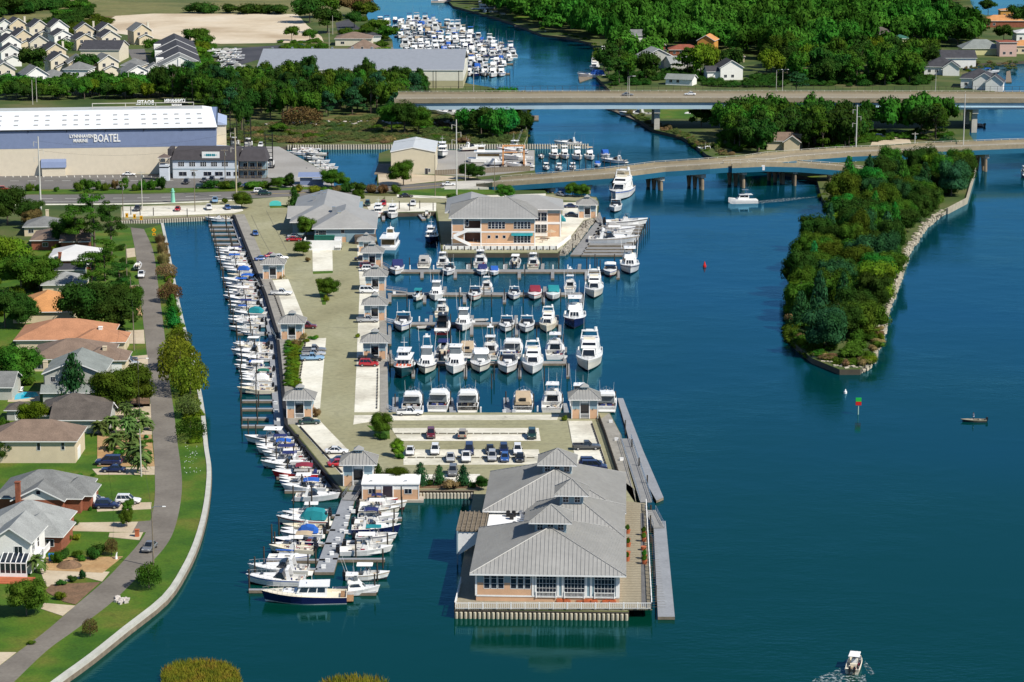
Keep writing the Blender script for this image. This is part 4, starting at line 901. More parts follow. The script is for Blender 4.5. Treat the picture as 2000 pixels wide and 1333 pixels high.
def low_bridge():
 t = thing('road_bridge','low curving road bridge with a teal girder and tan parapets crossing the channel','bridge')
 deck_part(t,'deck',LOWB,13.5,girdb); deck_part(t,'ramp',RAMP,7.5,girdb)
 for px,py in ((1012,374),(1080,376),(1152,377),(1225,374),(1291,367),(1373,370),(1457,373),(1543,376),(1947,351)):
  b = P(px,py,0); e = line_at(LOWB,b[0]); z = e[2] - 1.9; y0 = e[1] + .9; y1 = e[1] + 12.4
  sk = 5.0; z -= .4; m = MB(); m.hexa([(b[0] - .8,y0,z - 1.5),(b[0] + .8,y0,z - 1.5),(b[0] + .8 - sk,y1,z - 1.5),(b[0] - .8 - sk,y1,z - 1.5)],[(b[0] - .8,y0,z),(b[0] + .8,y0,z),(b[0] + .8 - sk,y1,z),(b[0] - .8 - sk,y1,z)])
  for k in range(6):
   y = y0 + .7 + (y1 - y0 - 1.4) * k / 5; x = b[0] - sk * (y - y0) / (y1 - y0); m.cyl((x + (.8 if k % 2 else -.8) * (k > 0),y - (1.0 if k == 0 else 0),-2),(x,y,z - 1.4),.6,.55,8,1)
  obj('pier',m.mesh('pier',[concrete,brown]),t)
 for px,py in ((1562,376),(1620,360)):
  b = P(px,py,0); e = line_at(RAMP,b[0]); z = e[2] - 1.9
  m = MB(); m.box(b[0] - .8,b[0] + .8,e[1] + .6,e[1] + 7,z - 1.0,z)
  for k in range(3): m.cyl((b[0],e[1] + 1.2 + k * 2.6,-2),(b[0],e[1] + 1.2 + k * 2.6,z - 1),.5,.5,8,1)
  obj('pier',m.mesh('pier',[concrete,brown]),t)
 m = MB(); p = P(1487,321,8.3); m.box(p[0] - 1.2,p[0] + 1.2,p[1] - .35,p[1] - .25,6.2,8.0); obj('clearance_board',m.mesh('clearance_board',[trimw]),t)
 m = MB(); m.hexa([(LOWB[0][0] - 14,LOWB[0][1] - 3,1.2),(LOWB[1][0] + 6,LOWB[1][1] + .6,1.2),(LOWB[1][0] + 6,LOWB[1][1] + 13.4,1.2),(LOWB[0][0] - 14,LOWB[0][1] + 15,1.2)],[(LOWB[0][0],LOWB[0][1] + .2,1.9),(LOWB[1][0] + 4,LOWB[1][1] + .8,2.4),(LOWB[1][0] + 4,LOWB[1][1] + 13,2.4),(LOWB[0][0],LOWB[0][1] + 13.4,1.9)])
 obj('abutment',m.mesh('abutment',[concrete]),t)
low_bridge()
HIGHB = [P(*p) for p in [(770,198,13),(1100,196,13.6),(1500,196,13.6),(2000,197,13.4),(2600,199,13.2)]]
def high_bridge():
 t = thing('highway_bridge','high straight highway bridge with pale blue girders spanning the river','bridge')
 deck_part(t,'deck',HIGHB,25,girdp,2.9,.8,.9)
 fr = offset_line(HIGHB,25.2); m = MB()
 for a,b in zip(fr,fr[1:]):
  n = int(math.hypot(b[0] - a[0],b[1] - a[1]) / 3)
  for k in range(n):
   p = Vector(a).lerp(Vector(b),k / n); m.box(p.x - .06,p.x + .06,p.y - .06,p.y + .06,p.z + .8,p.z + 3.0)
  m.tube([Vector(a) + Vector((0,0,3)),Vector(b) + Vector((0,0,3))],.06,4); m.tube([Vector(a) + Vector((0,0,1.9)),Vector(b) + Vector((0,0,1.9))],.04,4)
 obj('fence',m.mesh('fence',[darktimber]),t)
 for px,py in ((1022,232),(1284,262),(1560,262),(1906,262)):
  b = P(px,py,0); e = line_at(HIGHB,b[0]); z = e[2] - 3.72
  m = MB(); m.box(b[0] - 1.2,b[0] + 1.2,e[1] + 1.5,e[1] + 23.5,z - 1.8,z)
  for y in (e[1] + 4,e[1] + 21): m.box(b[0] - 1.1,b[0] + 1.1,y - 1.1,y + 1.1,-2,z - 1.8)
  obj('pier',m.mesh('pier',[concrete]),t)
 m = MB(); e = line_at(HIGHB,P(1852,200,13)[0])
 for k in range(12):
  u = -1 + 2 * k / 11; u2 = -1 + 2 * (k + 1) / 11
 obj('haunch',(lambda mm: (mm.hexa([(e[0] - 30,e[1] + .2,e[2] - 2.9),(e[0] + 34,e[1] + .2,e[2] - 2.9),(e[0] + 34,e[1] + 24.8,e[2] - 2.9),(e[0] - 30,e[1] + 24.8,e[2] - 2.9)][::1],[(e[0] - 30,e[1] + .2,e[2] - 2.7),(e[0] + 34,e[1] + .2,e[2] - 2.7),(e[0] + 34,e[1] + 24.8,e[2] - 2.7),(e[0] - 30,e[1] + 24.8,e[2] - 2.7)]),mm)[1])(MB()).mesh('haunch',[girdp]),t)
high_bridge()

# ---------------------------------------------------------------- houses
brick = mat('red_brick',(0.26,0.085,0.045),.85,.2,1.0,fine=.2,fscale=5)
creamw = mat('cream_wall',(0.62,0.52,0.36),.8,.06)
sidingw = mat('white_siding',(0.80,0.79,0.74),.7,.05)
sidingc = mat('beige_siding',(0.66,0.60,0.47),.7,.05)
RC = {'grey': shingle_g,'dark': mat('charcoal_shingle',(0.045,0.045,0.052),.9,.2,.5,fine=.2,fscale=5),'brown': mat('tan_brown_shingle',(0.19,0.135,0.10),.9,.15,.5,fine=.2,fscale=5),'dkbrown': mat('dark_brown_shingle',(0.095,0.08,0.068),.9,.25,.5,fine=.25,fscale=5),
  'orange': mat('orange_tile',(0.50,0.235,0.085),.85,.14,.4,fine=.15,fscale=4),'rust': mat('rust_shingle',(0.40,0.19,0.10),.9,.12,.4,fine=.15,fscale=4),'white': mat('white_roofing',(0.56,0.56,0.55),.8,.08,.3),'pale': mat('pale_grey_shingle',(0.27,0.28,0.27),.9,.12,.4,fine=.15,fscale=4),'sage': mat('sage_shingle',(0.20,0.22,0.205),.9,.12,.4,fine=.15,fscale=4),'green': mat('green_roof',(0.035,0.13,0.09),.7,.1),'red': mat('red_brown_roof',(0.24,0.07,0.04),.85,.15),'teal': mat('teal_roof',(0.02,0.22,0.2),.7,.1)}
WC = {'brick': brick,'cream': creamw,'white': sidingw,'beige': sidingc,'blue': bluesid,'orange': mat('orange_wall',(0.55,0.27,0.06),.8,.1),'yellow': mat('yellow_wall',(0.62,0.58,0.30),.8,.06),'pink': mat('pink_wall',(0.62,0.42,0.36),.8,.06),'grey': mat('grey_wall',(0.42,0.42,0.38),.8,.06)}
def house(label,x,y,rz,blocks,wall,roof,name='house',chim=None,wins=(),z=LZ,doors=(),cat='house',group=None,gablemat=None):
 """blocks: (x0,x1,y0,y1,h,rise,kind) in local metres; wins: (x,y,z,w,h,face,nx,nz)"""
 t = thing(name,label,cat,(x,y,z),R(rz),group)
 for (x0,x1,y0,y1,h,rise,kind) in blocks:
  m = MB(); m.box(x0,x1,y0,y1,-.2,h,0)
  if kind in ('gx','gy'):
   if kind == 'gx':
    ym = (y0 + y1) / 2; m.add([(x0,y0,h),(x0,y1,h),(x0,ym,h + rise * .97),(x1,y0,h),(x1,y1,h),(x1,ym,h + rise * .97)],[(0,1,2),(4,3,5)],1)
   else:
    xm = (x0 + x1) / 2; m.add([(x0,y0,h),(x1,y0,h),(xm,y0,h + rise * .97),(x0,y1,h),(x1,y1,h),(xm,y1,h + rise * .97)],[(0,1,2),(4,3,5)],1)
  obj('wall',m.mesh('wall',[WC[wall],WC[gablemat or wall]]),t)
  m = MB(); hip(m,x0,x1,y0,y1,h,rise,.55,0,1,thick=.2,gable={'gx': 'x','gy': 'y'}.get(kind))
  obj('roof',m.mesh('roof',[RC[roof],trimw]),t)
 if chim:
  cx,cy,ch,cm = chim; m = MB(); m.box(cx - .45,cx + .45,cy - .4,cy + .4,0,ch); m.box(cx - .52,cx + .52,cy - .47,cy + .47,ch,ch + .2); obj('chimney',m.mesh('chimney',[WC[cm]]),t)
 for (wx,wy,wz,ww,wh,f,nx,nz) in wins: window(t,wx,wy,wz,ww,wh,f,nx,nz)
 for (dx,dy,f,dw,dh) in doors:
  m = MB(); m.box(-dw / 2,dw / 2,-.07,.02,0,dh); obj('garage_door' if dw > 2 else 'door',m.mesh('door',[trimw]),t,(dx,dy,.05),FACE[f])
 return t
def at(px,py): p = P(px,py,LZ); return p[0],p[1]
def H(label,px,py,rz,*a,**k): x,y = at(px,py); return house(label,x,y,rz,*a,**k)
# the row facing the canal street (origin = front left corner at ground)
H('grey-roofed white cottage below the road at the top of the canal street',48,462,4,[(0,11,0,12,3,2.2,'hip')],'cream','grey',wins=[(2,0,1,1.6,1.2,'S',2,1),(6,0,1,1.6,1.2,'S',2,1)],chim=(6,9,6.5,'cream'))
H('brown-roofed house half shaded by the tall pines',62,489,4,[(0,15,0,16,3,2.6,'hip'),(9,17,-3,5,3,2,'gx')],'brick','brown',wins=[(4,0,1,1.6,1.2,'S',2,1)])
H('white-roofed brick house in the canal street row',98,524,4,[(0,13,0,14,3,2.4,'hip'),(4,14,-3,3,2.8,1.8,'gx')],'brick','white',wins=[(11,-3,.8,2.6,1.4,'S',3,2)],chim=(3,-1,4.5,'brick'))
H('low dark flat-looking roof behind the white-roofed brick house',92,547,4,[(0,10,0,8,2.8,1.0,'gx')],'grey','dark')
H('pale grey roofed cottage under the big street trees',84,578,4,[(0,11,0,12,3,2.4,'hip')],'cream','pale',wins=[(8,0,1,1.4,1.2,'S',2,1)])
H('orange tile-roofed house with a tall brick chimney',26,632,3,[(0,15,0,18,3,3.6,'hip'),(8,21,6,16,3,2.6,'hip')],'cream','orange',chim=(14.4,5.5,7.2,'brick'))
H('wide rust-roofed house with a white chimney and pale garage wing',32,688,2,[(0,22,0,17,3,3.4,'hip'),(14,26,-3,7,3,2.4,'hip')],'cream','rust',wins=[(20.5,-3,.4,1.0,2.1,'S',1,2),(16,-3,1.2,1.4,1.2,'S',2,1)],chim=(20,1.5,5.6,'white'))
H('brown-roofed house behind two parked cars',60,726,2,[(0,18,0,15,3,3.2,'hip'),(12,22,-2,7,3,2.4,'hip')],'cream','brown',wins=[(2,0,.6,2.6,1.8,'S',3,1)],chim=(17,1.2,5.4,'cream'),doors=[(20,-2,'S',2.4,2.2)])
H('two-storey sage-roofed house behind a cedar',89,783,1,[(0,12.6,0,13,6.2,2.8,'gy'),(0,12.6,-3,0,2.6,1.4,'gx')],'grey','sage',wins=[(1.8,0,4.2,1.0,1.2,'S',2,1),(11.0,0,4.2,1.0,1.2,'S',2,1)],chim=(-.6,5,7.6,'cream'))
H('dark brown weathered-roof house by the swimming pool',72,838,0,[(0,14,0,13,3,3.2,'hip'),(4,15.5,-4,6,3,2.6,'gx')],'grey','dkbrown',wins=[(2,0,1,1.4,1.2,'S',2,1)])
H('small teal-walled pool hut with a brown roof',14,822,0,[(0,4.5,0,5,2.4,1.2,'hip')],'grey','dkbrown',doors=[(2.4,0,'S',1.6,2.0)])
H('grey-roofed house end beside the swimming pool',-14,782,0,[(0,4.2,0,10,3,2.4,'gx')],'grey','grey')
H('long brown-roofed cream house with two narrow dark windows',-20,905,0,[(0,17,0,11,4.6,3.0,'hip')],'cream','brown',wins=[(9.8,0,2.6,.7,1.6,'S',1,1),(14.6,0,2.7,.7,1.6,'S',1,2)],doors=[(17,4,'E',3,2.4)])
H('grey-roofed red-brick house with a white gable and brick chimney',-6,1002,-2,[(0,15.5,0,13,3,3.6,'hip'),(3.6,12.6,-1.6,6,3,2.5,'gy'),(11,17,2,9,3,2.4,'hip')],'brick','grey',wins=[(8.2,-1.62,4.0,.8,.8,'S',1,1)],chim=(4.6,-2.1,6.4,'brick'),gablemat='white',doors=[(17,5.5,'E',2.6,2.3)])
H('pale grey-roofed house with white porch columns',-30,1066,-4,[(0,13,0,12,3,3.8,'hip'),(6,14.5,-3,5,3,3.0,'hip')],'brick','pale',wins=[(12.5,-3,1,1.4,1.3,'S',2,1)])
wg = H('white house with a glass sunroom and balcony in the near corner',-22,1128,-4,[(0,6.6,2.4,12,5.6,2.6,'gy')],'white','pale',wins=[(6.6,4.4,3.2,1.6,2.4,'E',2,2),(6.6,7.6,3.2,1.2,2,'E',1,2),(4.6,2.4,3.4,1.4,1.4,'S',2,1)])
m = MB(); m.frust(2.2,6.4,1.1,1.1,.4,3.2,0,0,0); sm = MB()
for k in range(6):
 x = 2.0 + k * .9; sm.box(x - .06,x + .06,-.06,.06,.3,2.6); sm.hexa([(x - .06,-.06,2.6),(x + .06,-.06,2.6),(x + .06,2.4,3.6),(x - .06,2.4,3.6)],[(x - .06,-.06,2.72),(x + .06,-.06,2.72),(x + .06,2.4,3.72),(x - .06,2.4,3.72)])
sm.box(1.9,6.6,-.07,.07,2.5,2.65); sm.box(1.9,6.6,-.07,.07,.2,.8)
o_ = obj('sunroom_frame',sm.mesh('sunroom_frame',[trimw]),wg)
gm = MB(); gm.quad((2,0,.8),(6.5,0,.8),(6.5,0,2.5),(2,0,2.5)); gm.quad((2,0,2.6),(6.5,0,2.6),(6.5,2.38,3.6),(2,2.38,3.6)); obj('glazing',gm.mesh('glazing',[glassb]),o_)
bm_ = MB(); bm_.box(6.6,8.4,4,8.5,2.6,2.8); railing(bm_,[(6.7,4.05,2.8),(8.35,4.05,2.8),(8.35,8.45,2.8)],1.0,.3,.04,2); bm_.box(8.1,8.3,4.05,4.25,0,2.6); obj('balcony',bm_.mesh('balcony',[trimw]),wg)
m = MB()
for k in range(4): m.box(1.0 + k * .1,8,-3.5 + k * .9,-2.7 + k * .9,-.1,.15 + k * .02)
obj('terracotta_deck',m.mesh('terracotta_deck',[mat('red_deck',(.42,.12,.05),.8,.15)]),wg)
# townhouses across the far left
tw = [(-6,76,9.5),(20,76,10),(62,82,10.5),(100,84,11),(150,86,10),(195,87,10),(5,112,10),(30,100,10),(60,112,10),(107,92,8),(150,100,8),(200,98,9),(3,130,9.5),(92,125,9),(100,146,9),(52,178,9.5),(135,150,8.5),(193,150,9),(250,164,7.5),(262,88,10),(-12,165,9)]
kinds = ['pale two-storey townhouse with a white gable and charcoal roof']
for k,(x,y,h) in enumerate(tw):
 side = k % 3
 H(f'{["white","cream","beige"][side]} gabled far-estate townhouse with a dark roof, {nth(k)} from its back row',x,y,24 if k % 4 else 16,[(0,8.6,0,11,h * .68,h * .36,'gy'),(2.0,8.4,-2.2,0,h * .36,1.8,'gy')],['white','cream','beige'][side],'dark' if k < 15 else 'grey',name='townhouse',wins=[(2.4,0,h * .45,1.3,1.6,'S',2,1),(6.0,0,h * .45,1.3,1.6,'S',2,1),(8.6,5,h * .3,1.3,1.5,'E',1,1)],group='townhouses of the far estate',chim=(8.9,7,h * 1.02,'beige') if k % 3 == 1 else None).scale = (1.18,1.18,1.12)
H('broad charcoal-roofed townhouse block in the middle of the far estate',158,122,-2,[(0,20,0,26,6.5,3.8,'gx')],'beige','dark',name='townhouse_block',wins=[(4,0,3,1.4,1.6,'S',2,1),(10,0,3,1.4,1.6,'S',2,1)])
H('hip-roofed beige house near the belt of trees by the far estate',74,176,-4,[(0,12,0,11,6,3,'hip')],'beige','grey',wins=[(8,0,3,1.3,1.6,'S',2,1)])
H('hip-roofed pale house with square windows beside the estate trees',125,160,-6,[(0,12,0,12,6,3.2,'hip')],'white','grey',wins=[(2.5,0,3,1.3,1.6,'S',2,1),(7,0,3,1.3,1.6,'S',2,1)])
H('tan hip-roofed house at the end of the estate road',238,150,-8,[(0,10,0,11,5.6,3,'hip'),(4,11,-5,2,3.6,2.4,'gy')],'beige','grey',wins=[(3,0,3,1.3,1.4,'S',2,1)])
# long stepped terrace roof
x,y = at(312,158); t = thing('terrace_row','long stepped charcoal-roofed terrace running away up the far estate','terrace',(x,y,LZ),R(9))
for k in range(7):
 m = MB(); m.box(0,20,k * 18,k * 18 + 18,-.2,6.8)
 if k == 0: m.add([(0,-.01,6.8),(20,-.01,6.8),(10,-.01,11.6)],[(0,1,2)])
 obj('wall',m.mesh('wall',[WC['white']]),t)
 m = MB(); hip(m,0,20,k * 18,k * 18 + 17.9,6.8 + .25 * (k % 2),4.9,.4,0,1,thick=.2,gable='y'); obj('roof',m.mesh('roof',[RC['dark'] if k else RC['grey'],trimw]),t)
 if k % 2: m = MB(); m.box(-1.2,2.5,k * 18 + 3,k * 18 + 9,5,8.6); obj('dormer',m.mesh('dormer',[WC['white']]),t)
m = MB(); m.box(9,10.6,-.4,.4,0,10.5); obj('chimney',m.mesh('chimney',[WC['white']]),t)
m = MB(); hip(m,-7,2,0,12,5.0,3,.4,0,1,gable='y'); m.box(-7,2,0,12,0,5.0,1); m.add([(-7,-.01,5),(2,-.01,5),(-2.5,-.01,7.9)],[(0,1,2)],1); obj('end_house',m.mesh('end_house',[RC['grey'],WC['white']]),t)
for k in range(3): window(t,3 + k * 3.6,0,3.6,1.2,1.6,'S',2,1)
# buildings beside the far marina
H('low brown-roofed marina building behind the long hall',655,90,0,[(0,20,0,18,4,3,'hip')],'beige','brown',wins=[(4,0,1,2,1.4,'S',2,1)])
H('brown mansard-roofed building with small dormers behind the long hall',678,112,0,[(0,17,0,16,3.4,5.2,'hip')],'white','brown',wins=[(3,-.3,4.2,1.2,1.2,'S',1,1),(8,-.3,4.2,1.2,1.2,'S',1,1),(13,-.3,4.2,1.2,1.2,'S',1,1)])
H('small dark-roofed shop at the landward end of the far marina',712,82,0,[(0,9,0,8,3.4,1.6,'hip')],'white','dark')
H('white house glimpsed among trees at the top of the far field',60,11,0,[(0,10,0,8,5,3,'gx')],'white','red')
# waterside houses over the river
KEEP = []
for lab,px,py,rz,bl,w_,r_ in [
 ('grey-roofed waterside house on the wooded far bank',1218,84,0,[(0,14,0,12,4,3,'gx')],'white','grey'),
 ('large pale grey gabled house above the bridge fence',1258,135,12,[(0,15,0,14,6,4,'gy'),(10,26,-14,0,4,3,'gx')],'grey','pale'),
 ('green-roofed low wing among shrubs above the bridge fence',1300,166,-20,[(0,13,0,8,3,2,'gx')],'white','sage'),
 ('red-brown house gable glimpsed between dark trees',1277,107,0,[(0,6,0,8,5,3,'gy')],'brick','red'),
 ('long red-roofed house among the far bank trees',1308,110,0,[(0,16,0,10,3.4,2.4,'hip')],'brick','red'),
 ('orange tall house in the wooded suburb',1362,105,-15,[(0,9,0,12,7,3,'gy')],'orange','orange'),
 ('white gabled house with a dark roof above the bridge fence',1407,157,8,[(0,11,0,12,6,3.6,'gy'),(-6,0,2,10,4,2.4,'gx')],'white','dark'),
 ('small tan-roofed house behind the white gabled house',1420,122,0,[(0,9,0,9,3,2,'hip')],'cream','brown'),
 ('brown-roofed waterside house behind the low bridge',1500,292,-6,[(0,13,4,16,5.6,4,'gx'),(-.5,9,-2,4,3.6,3,'gx'),(6,12,-4,3,3.4,2.6,'gy')],'cream','brown'),
 ('brick house with a grey hip roof deep in the wood',1690,80,-25,[(0,12,0,16,4,3.4,'hip')],'brick','dkbrown'),
 ('green-roofed yellow house on the creek',1712,100,0,[(0,10,0,9,3,2.2,'hip')],'yellow','green'),
 ('two-storey yellow house with a green roof on the creek',1743,97,0,[(0,9,0,9,6,1.8,'hip')],'yellow','green'),
 ('white house with grey roof at the far water edge',1712,18,0,[(0,12,0,10,5,3,'gx')],'white','grey'),
 ('orange-walled house beside tall trees',1818,54,0,[(0,11,0,12,6,2,'hip')],'orange','orange'),
 ('long orange-roofed brick house on the far shore',1922,54,0,[(0,24,0,13,4,3,'hip')],'brick','orange'),
 ('small orange cube house behind the long orange-roofed house',1954,36,0,[(0,8,0,8,5,1,'hip')],'orange','orange'),
 ('green hip-roofed white house by the marsh',1880,108,0,[(0,21,0,14,3.6,4.2,'hip')],'yellow','sage'),
 ('pink house with a teal awning by the marsh',1952,111,0,[(0,9,0,10,7.6,.8,'hip')],'pink','red'),
 ('orange-roofed cream house by the marsh edge',1976,106,0,[(0,22,0,12,4.4,2.6,'hip')],'cream','orange'),
 ('grey-roofed house with a white gable near the highway bridge',1805,146,-10,[(0,16,0,14,4,4,'hip'),(9,17,-4,4,4,3.2,'gy')],'white','dark'),
 ('grey-roofed house behind the white gable house by the creek',1840,133,0,[(0,17,0,14,5,3.4,'gx')],'white','dark'),
 ('rambling grey-gabled house beside the river dock',1876,172,-14,[(0,16,0,16,4.6,4,'hip'),(6,16,-6,4,4.4,3.6,'gy'),(12,20,-10,0,4,3.4,'gy')],'white','dark'),
 ('white flat-topped house among the trees at the far shore',1985,82,0,[(0,14,0,12,5,2,'hip')],'white','white')]:
 KEEP.append(at(px,py)); H(lab,px,py,rz,bl,w_,r_,wins=[(2.5,bl[0][2],1.2,1.4,1.4,'S',2,1),(6.0,bl[0][2],1.2,1.4,1.4,'S',2,1)])
# ---------------------------------------------------------------- boats (local: bow = +X, waterline z = 0)
def hull_parts(L,B,fb,fs,cockpit=0.42,floor=0.45,rake=.07,kind='std',full=2.3):
 ts = [0,.1,.25,.4,.55,.68,.79,.88,.95,1.0]
 def hb(t):
  if t < .5: return B / 2 * (.93 + .07 * min(t / .4,1))
  return B / 2 * max(1 - ((t - .5) / .5) ** full,.025)
 def zs(t): return fs + (fb - fs) * t ** 1.7
 hull = MB(); deck = MB(); rings = []
 for t in ts:
  x = -L / 2 + L * (1 - rake) * t; w = hb(t); k = max(0,(t - .5) / .5); z = zs(t)
  c = w * (.88 - .45 * k); rk = rake * L * k ** 1.5
  zk = -.35 + .35 * k ** 3
  r = [(x,0,zk),(x + rk * .1,c,.0 + .25 * k * k),(x + rk * .2,c + (w - c) * .2,.16 + .28 * k * k),(x + rk * .55,c + (w - c) * .62,z * .62),(x + rk * .75,c + (w - c) * .80,z * .79),(x + rk * .88,c + (w - c) * .9,z * .9),(x + rk,w,z)]
  rings.append(r)
 n = len(ts)
 for sgn in (1,-1):
  base = len(hull.v)
  for r in rings: hull.v += [(p[0],p[1] * sgn,p[2]) for p in r]
  for i in range(n - 1):
   for j in range(6):
    a = base + i * 7 + j; f = (a,a + 7,a + 8,a + 1)
    hull.f.append(f if sgn < 0 else f[::-1]); hull.m.append(1 if j < 2 else 2 if j == 4 else 0)
 r = rings[0]
 hull.add([(p[0],p[1],p[2]) for p in r[1:]] + [(p[0],-p[1],p[2]) for p in r[:0:-1]],[tuple(range(12))],0)
 # rub rail + gunwale + foredeck + cockpit
 ins = .13
 ci = max(i for i,t in enumerate(ts) if t <= cockpit + .001)
 for i in range(n - 1):
  for sgn in (1,-1):
   a,b = rings[i][6],rings[i + 1][6]
   ai = (a[0],max(a[1] - ins,.01),a[2] + .04); bi = (b[0] - (.1 if i == n - 2 else 0),max(b[1] - ins,.01),b[2] + .04)
   q = [(p[0],p[1] * sgn,p[2]) for p in (a,b,bi,ai)]; deck.add(q,[(0,1,2,3)],0)
   if i < ci:
    q = [(p[0],p[1] * sgn,p[2]) for p in (ai,bi,(bi[0],bi[1],floor),(ai[0],ai[1],floor))]; deck.add(q,[(0,1,2,3)],0)
  a,b = rings[i][6],rings[i + 1][6]; ya,yb = max(a[1] - ins,.01),max(b[1] - ins,.01)
  if i >= ci:
   cr = .10
   deck.add([(a[0],ya,a[2] + .04),(b[0],yb,b[2] + .04),(b[0],0,b[2] + .04 + cr * yb),(a[0],0,a[2] + .04 + cr * ya),(a[0],-ya,a[2] + .04),(b[0],-yb,b[2] + .04)],[(0,1,2,3),(3,2,5,4)],0)
  else:
   deck.add([(a[0],ya,floor),(b[0],yb,floor),(b[0],-yb,floor),(a[0],-ya,floor)],[(0,1,2,3)],1)
 a = rings[ci][6]; y = a[1] - ins
 deck.add([(a[0],y,floor),(a[0],-y,floor),(a[0],-y,a[2] + .04),(a[0],y,a[2] + .04)],[(0,1,2,3)],0)
 a = rings[0][6]; y = a[1] - ins; deck.box(a[0],a[0] + .12,-y,y,floor,a[2] + .04,0)
 return hull,deck,hb,zs,(-L / 2 + L * (1 - rake) * ts[ci])
def rail(mb,L,hb,zs,t0,t1,h=.55,n=7,rake=.07,mi=0):
 for s in (1,-1):
  pts = []
  for i in range(n + 1):
   t = t0 + (t1 - t0) * i / n; k = max(0,(t - .5) / .5)
   x = -L / 2 + L * (1 - rake) * t + rake * L * k ** 1.5 - .05; pts.append((x,s * max(hb(t) - .1,.02),zs(t) + .05 + h))
   mb.cyl((pts[-1][0],pts[-1][1],zs(t)),pts[-1],.02,.02,4,mi)
  mb.tube(pts,.025,4,mi)
def cabin(m,x0,x1,w0,w1,z0,z1,db,df,ds,mi,g,front=(.06,.94,.25,.85),side=(.08,.92,.35,.85),nf=1,back=None):
 b,t = m.frust(x0,x1,w0,w1,z0,z1,db,df,ds,mi); ctr = ((x0 + x1) / 2,0,(z0 + z1) / 2)
 if front:
  u0,u1,v0,v1 = front; q = (b[1],b[2],t[2],t[1])
  for k in range(nf):
   a = u0 + (u1 - u0) * k / nf; c = u0 + (u1 - u0) * (k + 1) / nf
   g.win(q,a + (.02 if nf > 1 else 0),c - (.02 if nf > 1 else 0),v0,v1,0,.02,ctr)
 if side:
  u0,u1,v0,v1 = side
  for q in ((b[0],b[1],t[1],t[0]),(b[3],b[2],t[2],t[3])): g.win(q,u0,u1,v0,v1,0,.02,ctr)
 if back: g.win((b[0],b[3],t[3],t[0]),*back,0,.02,ctr)
 return t
BT = {}
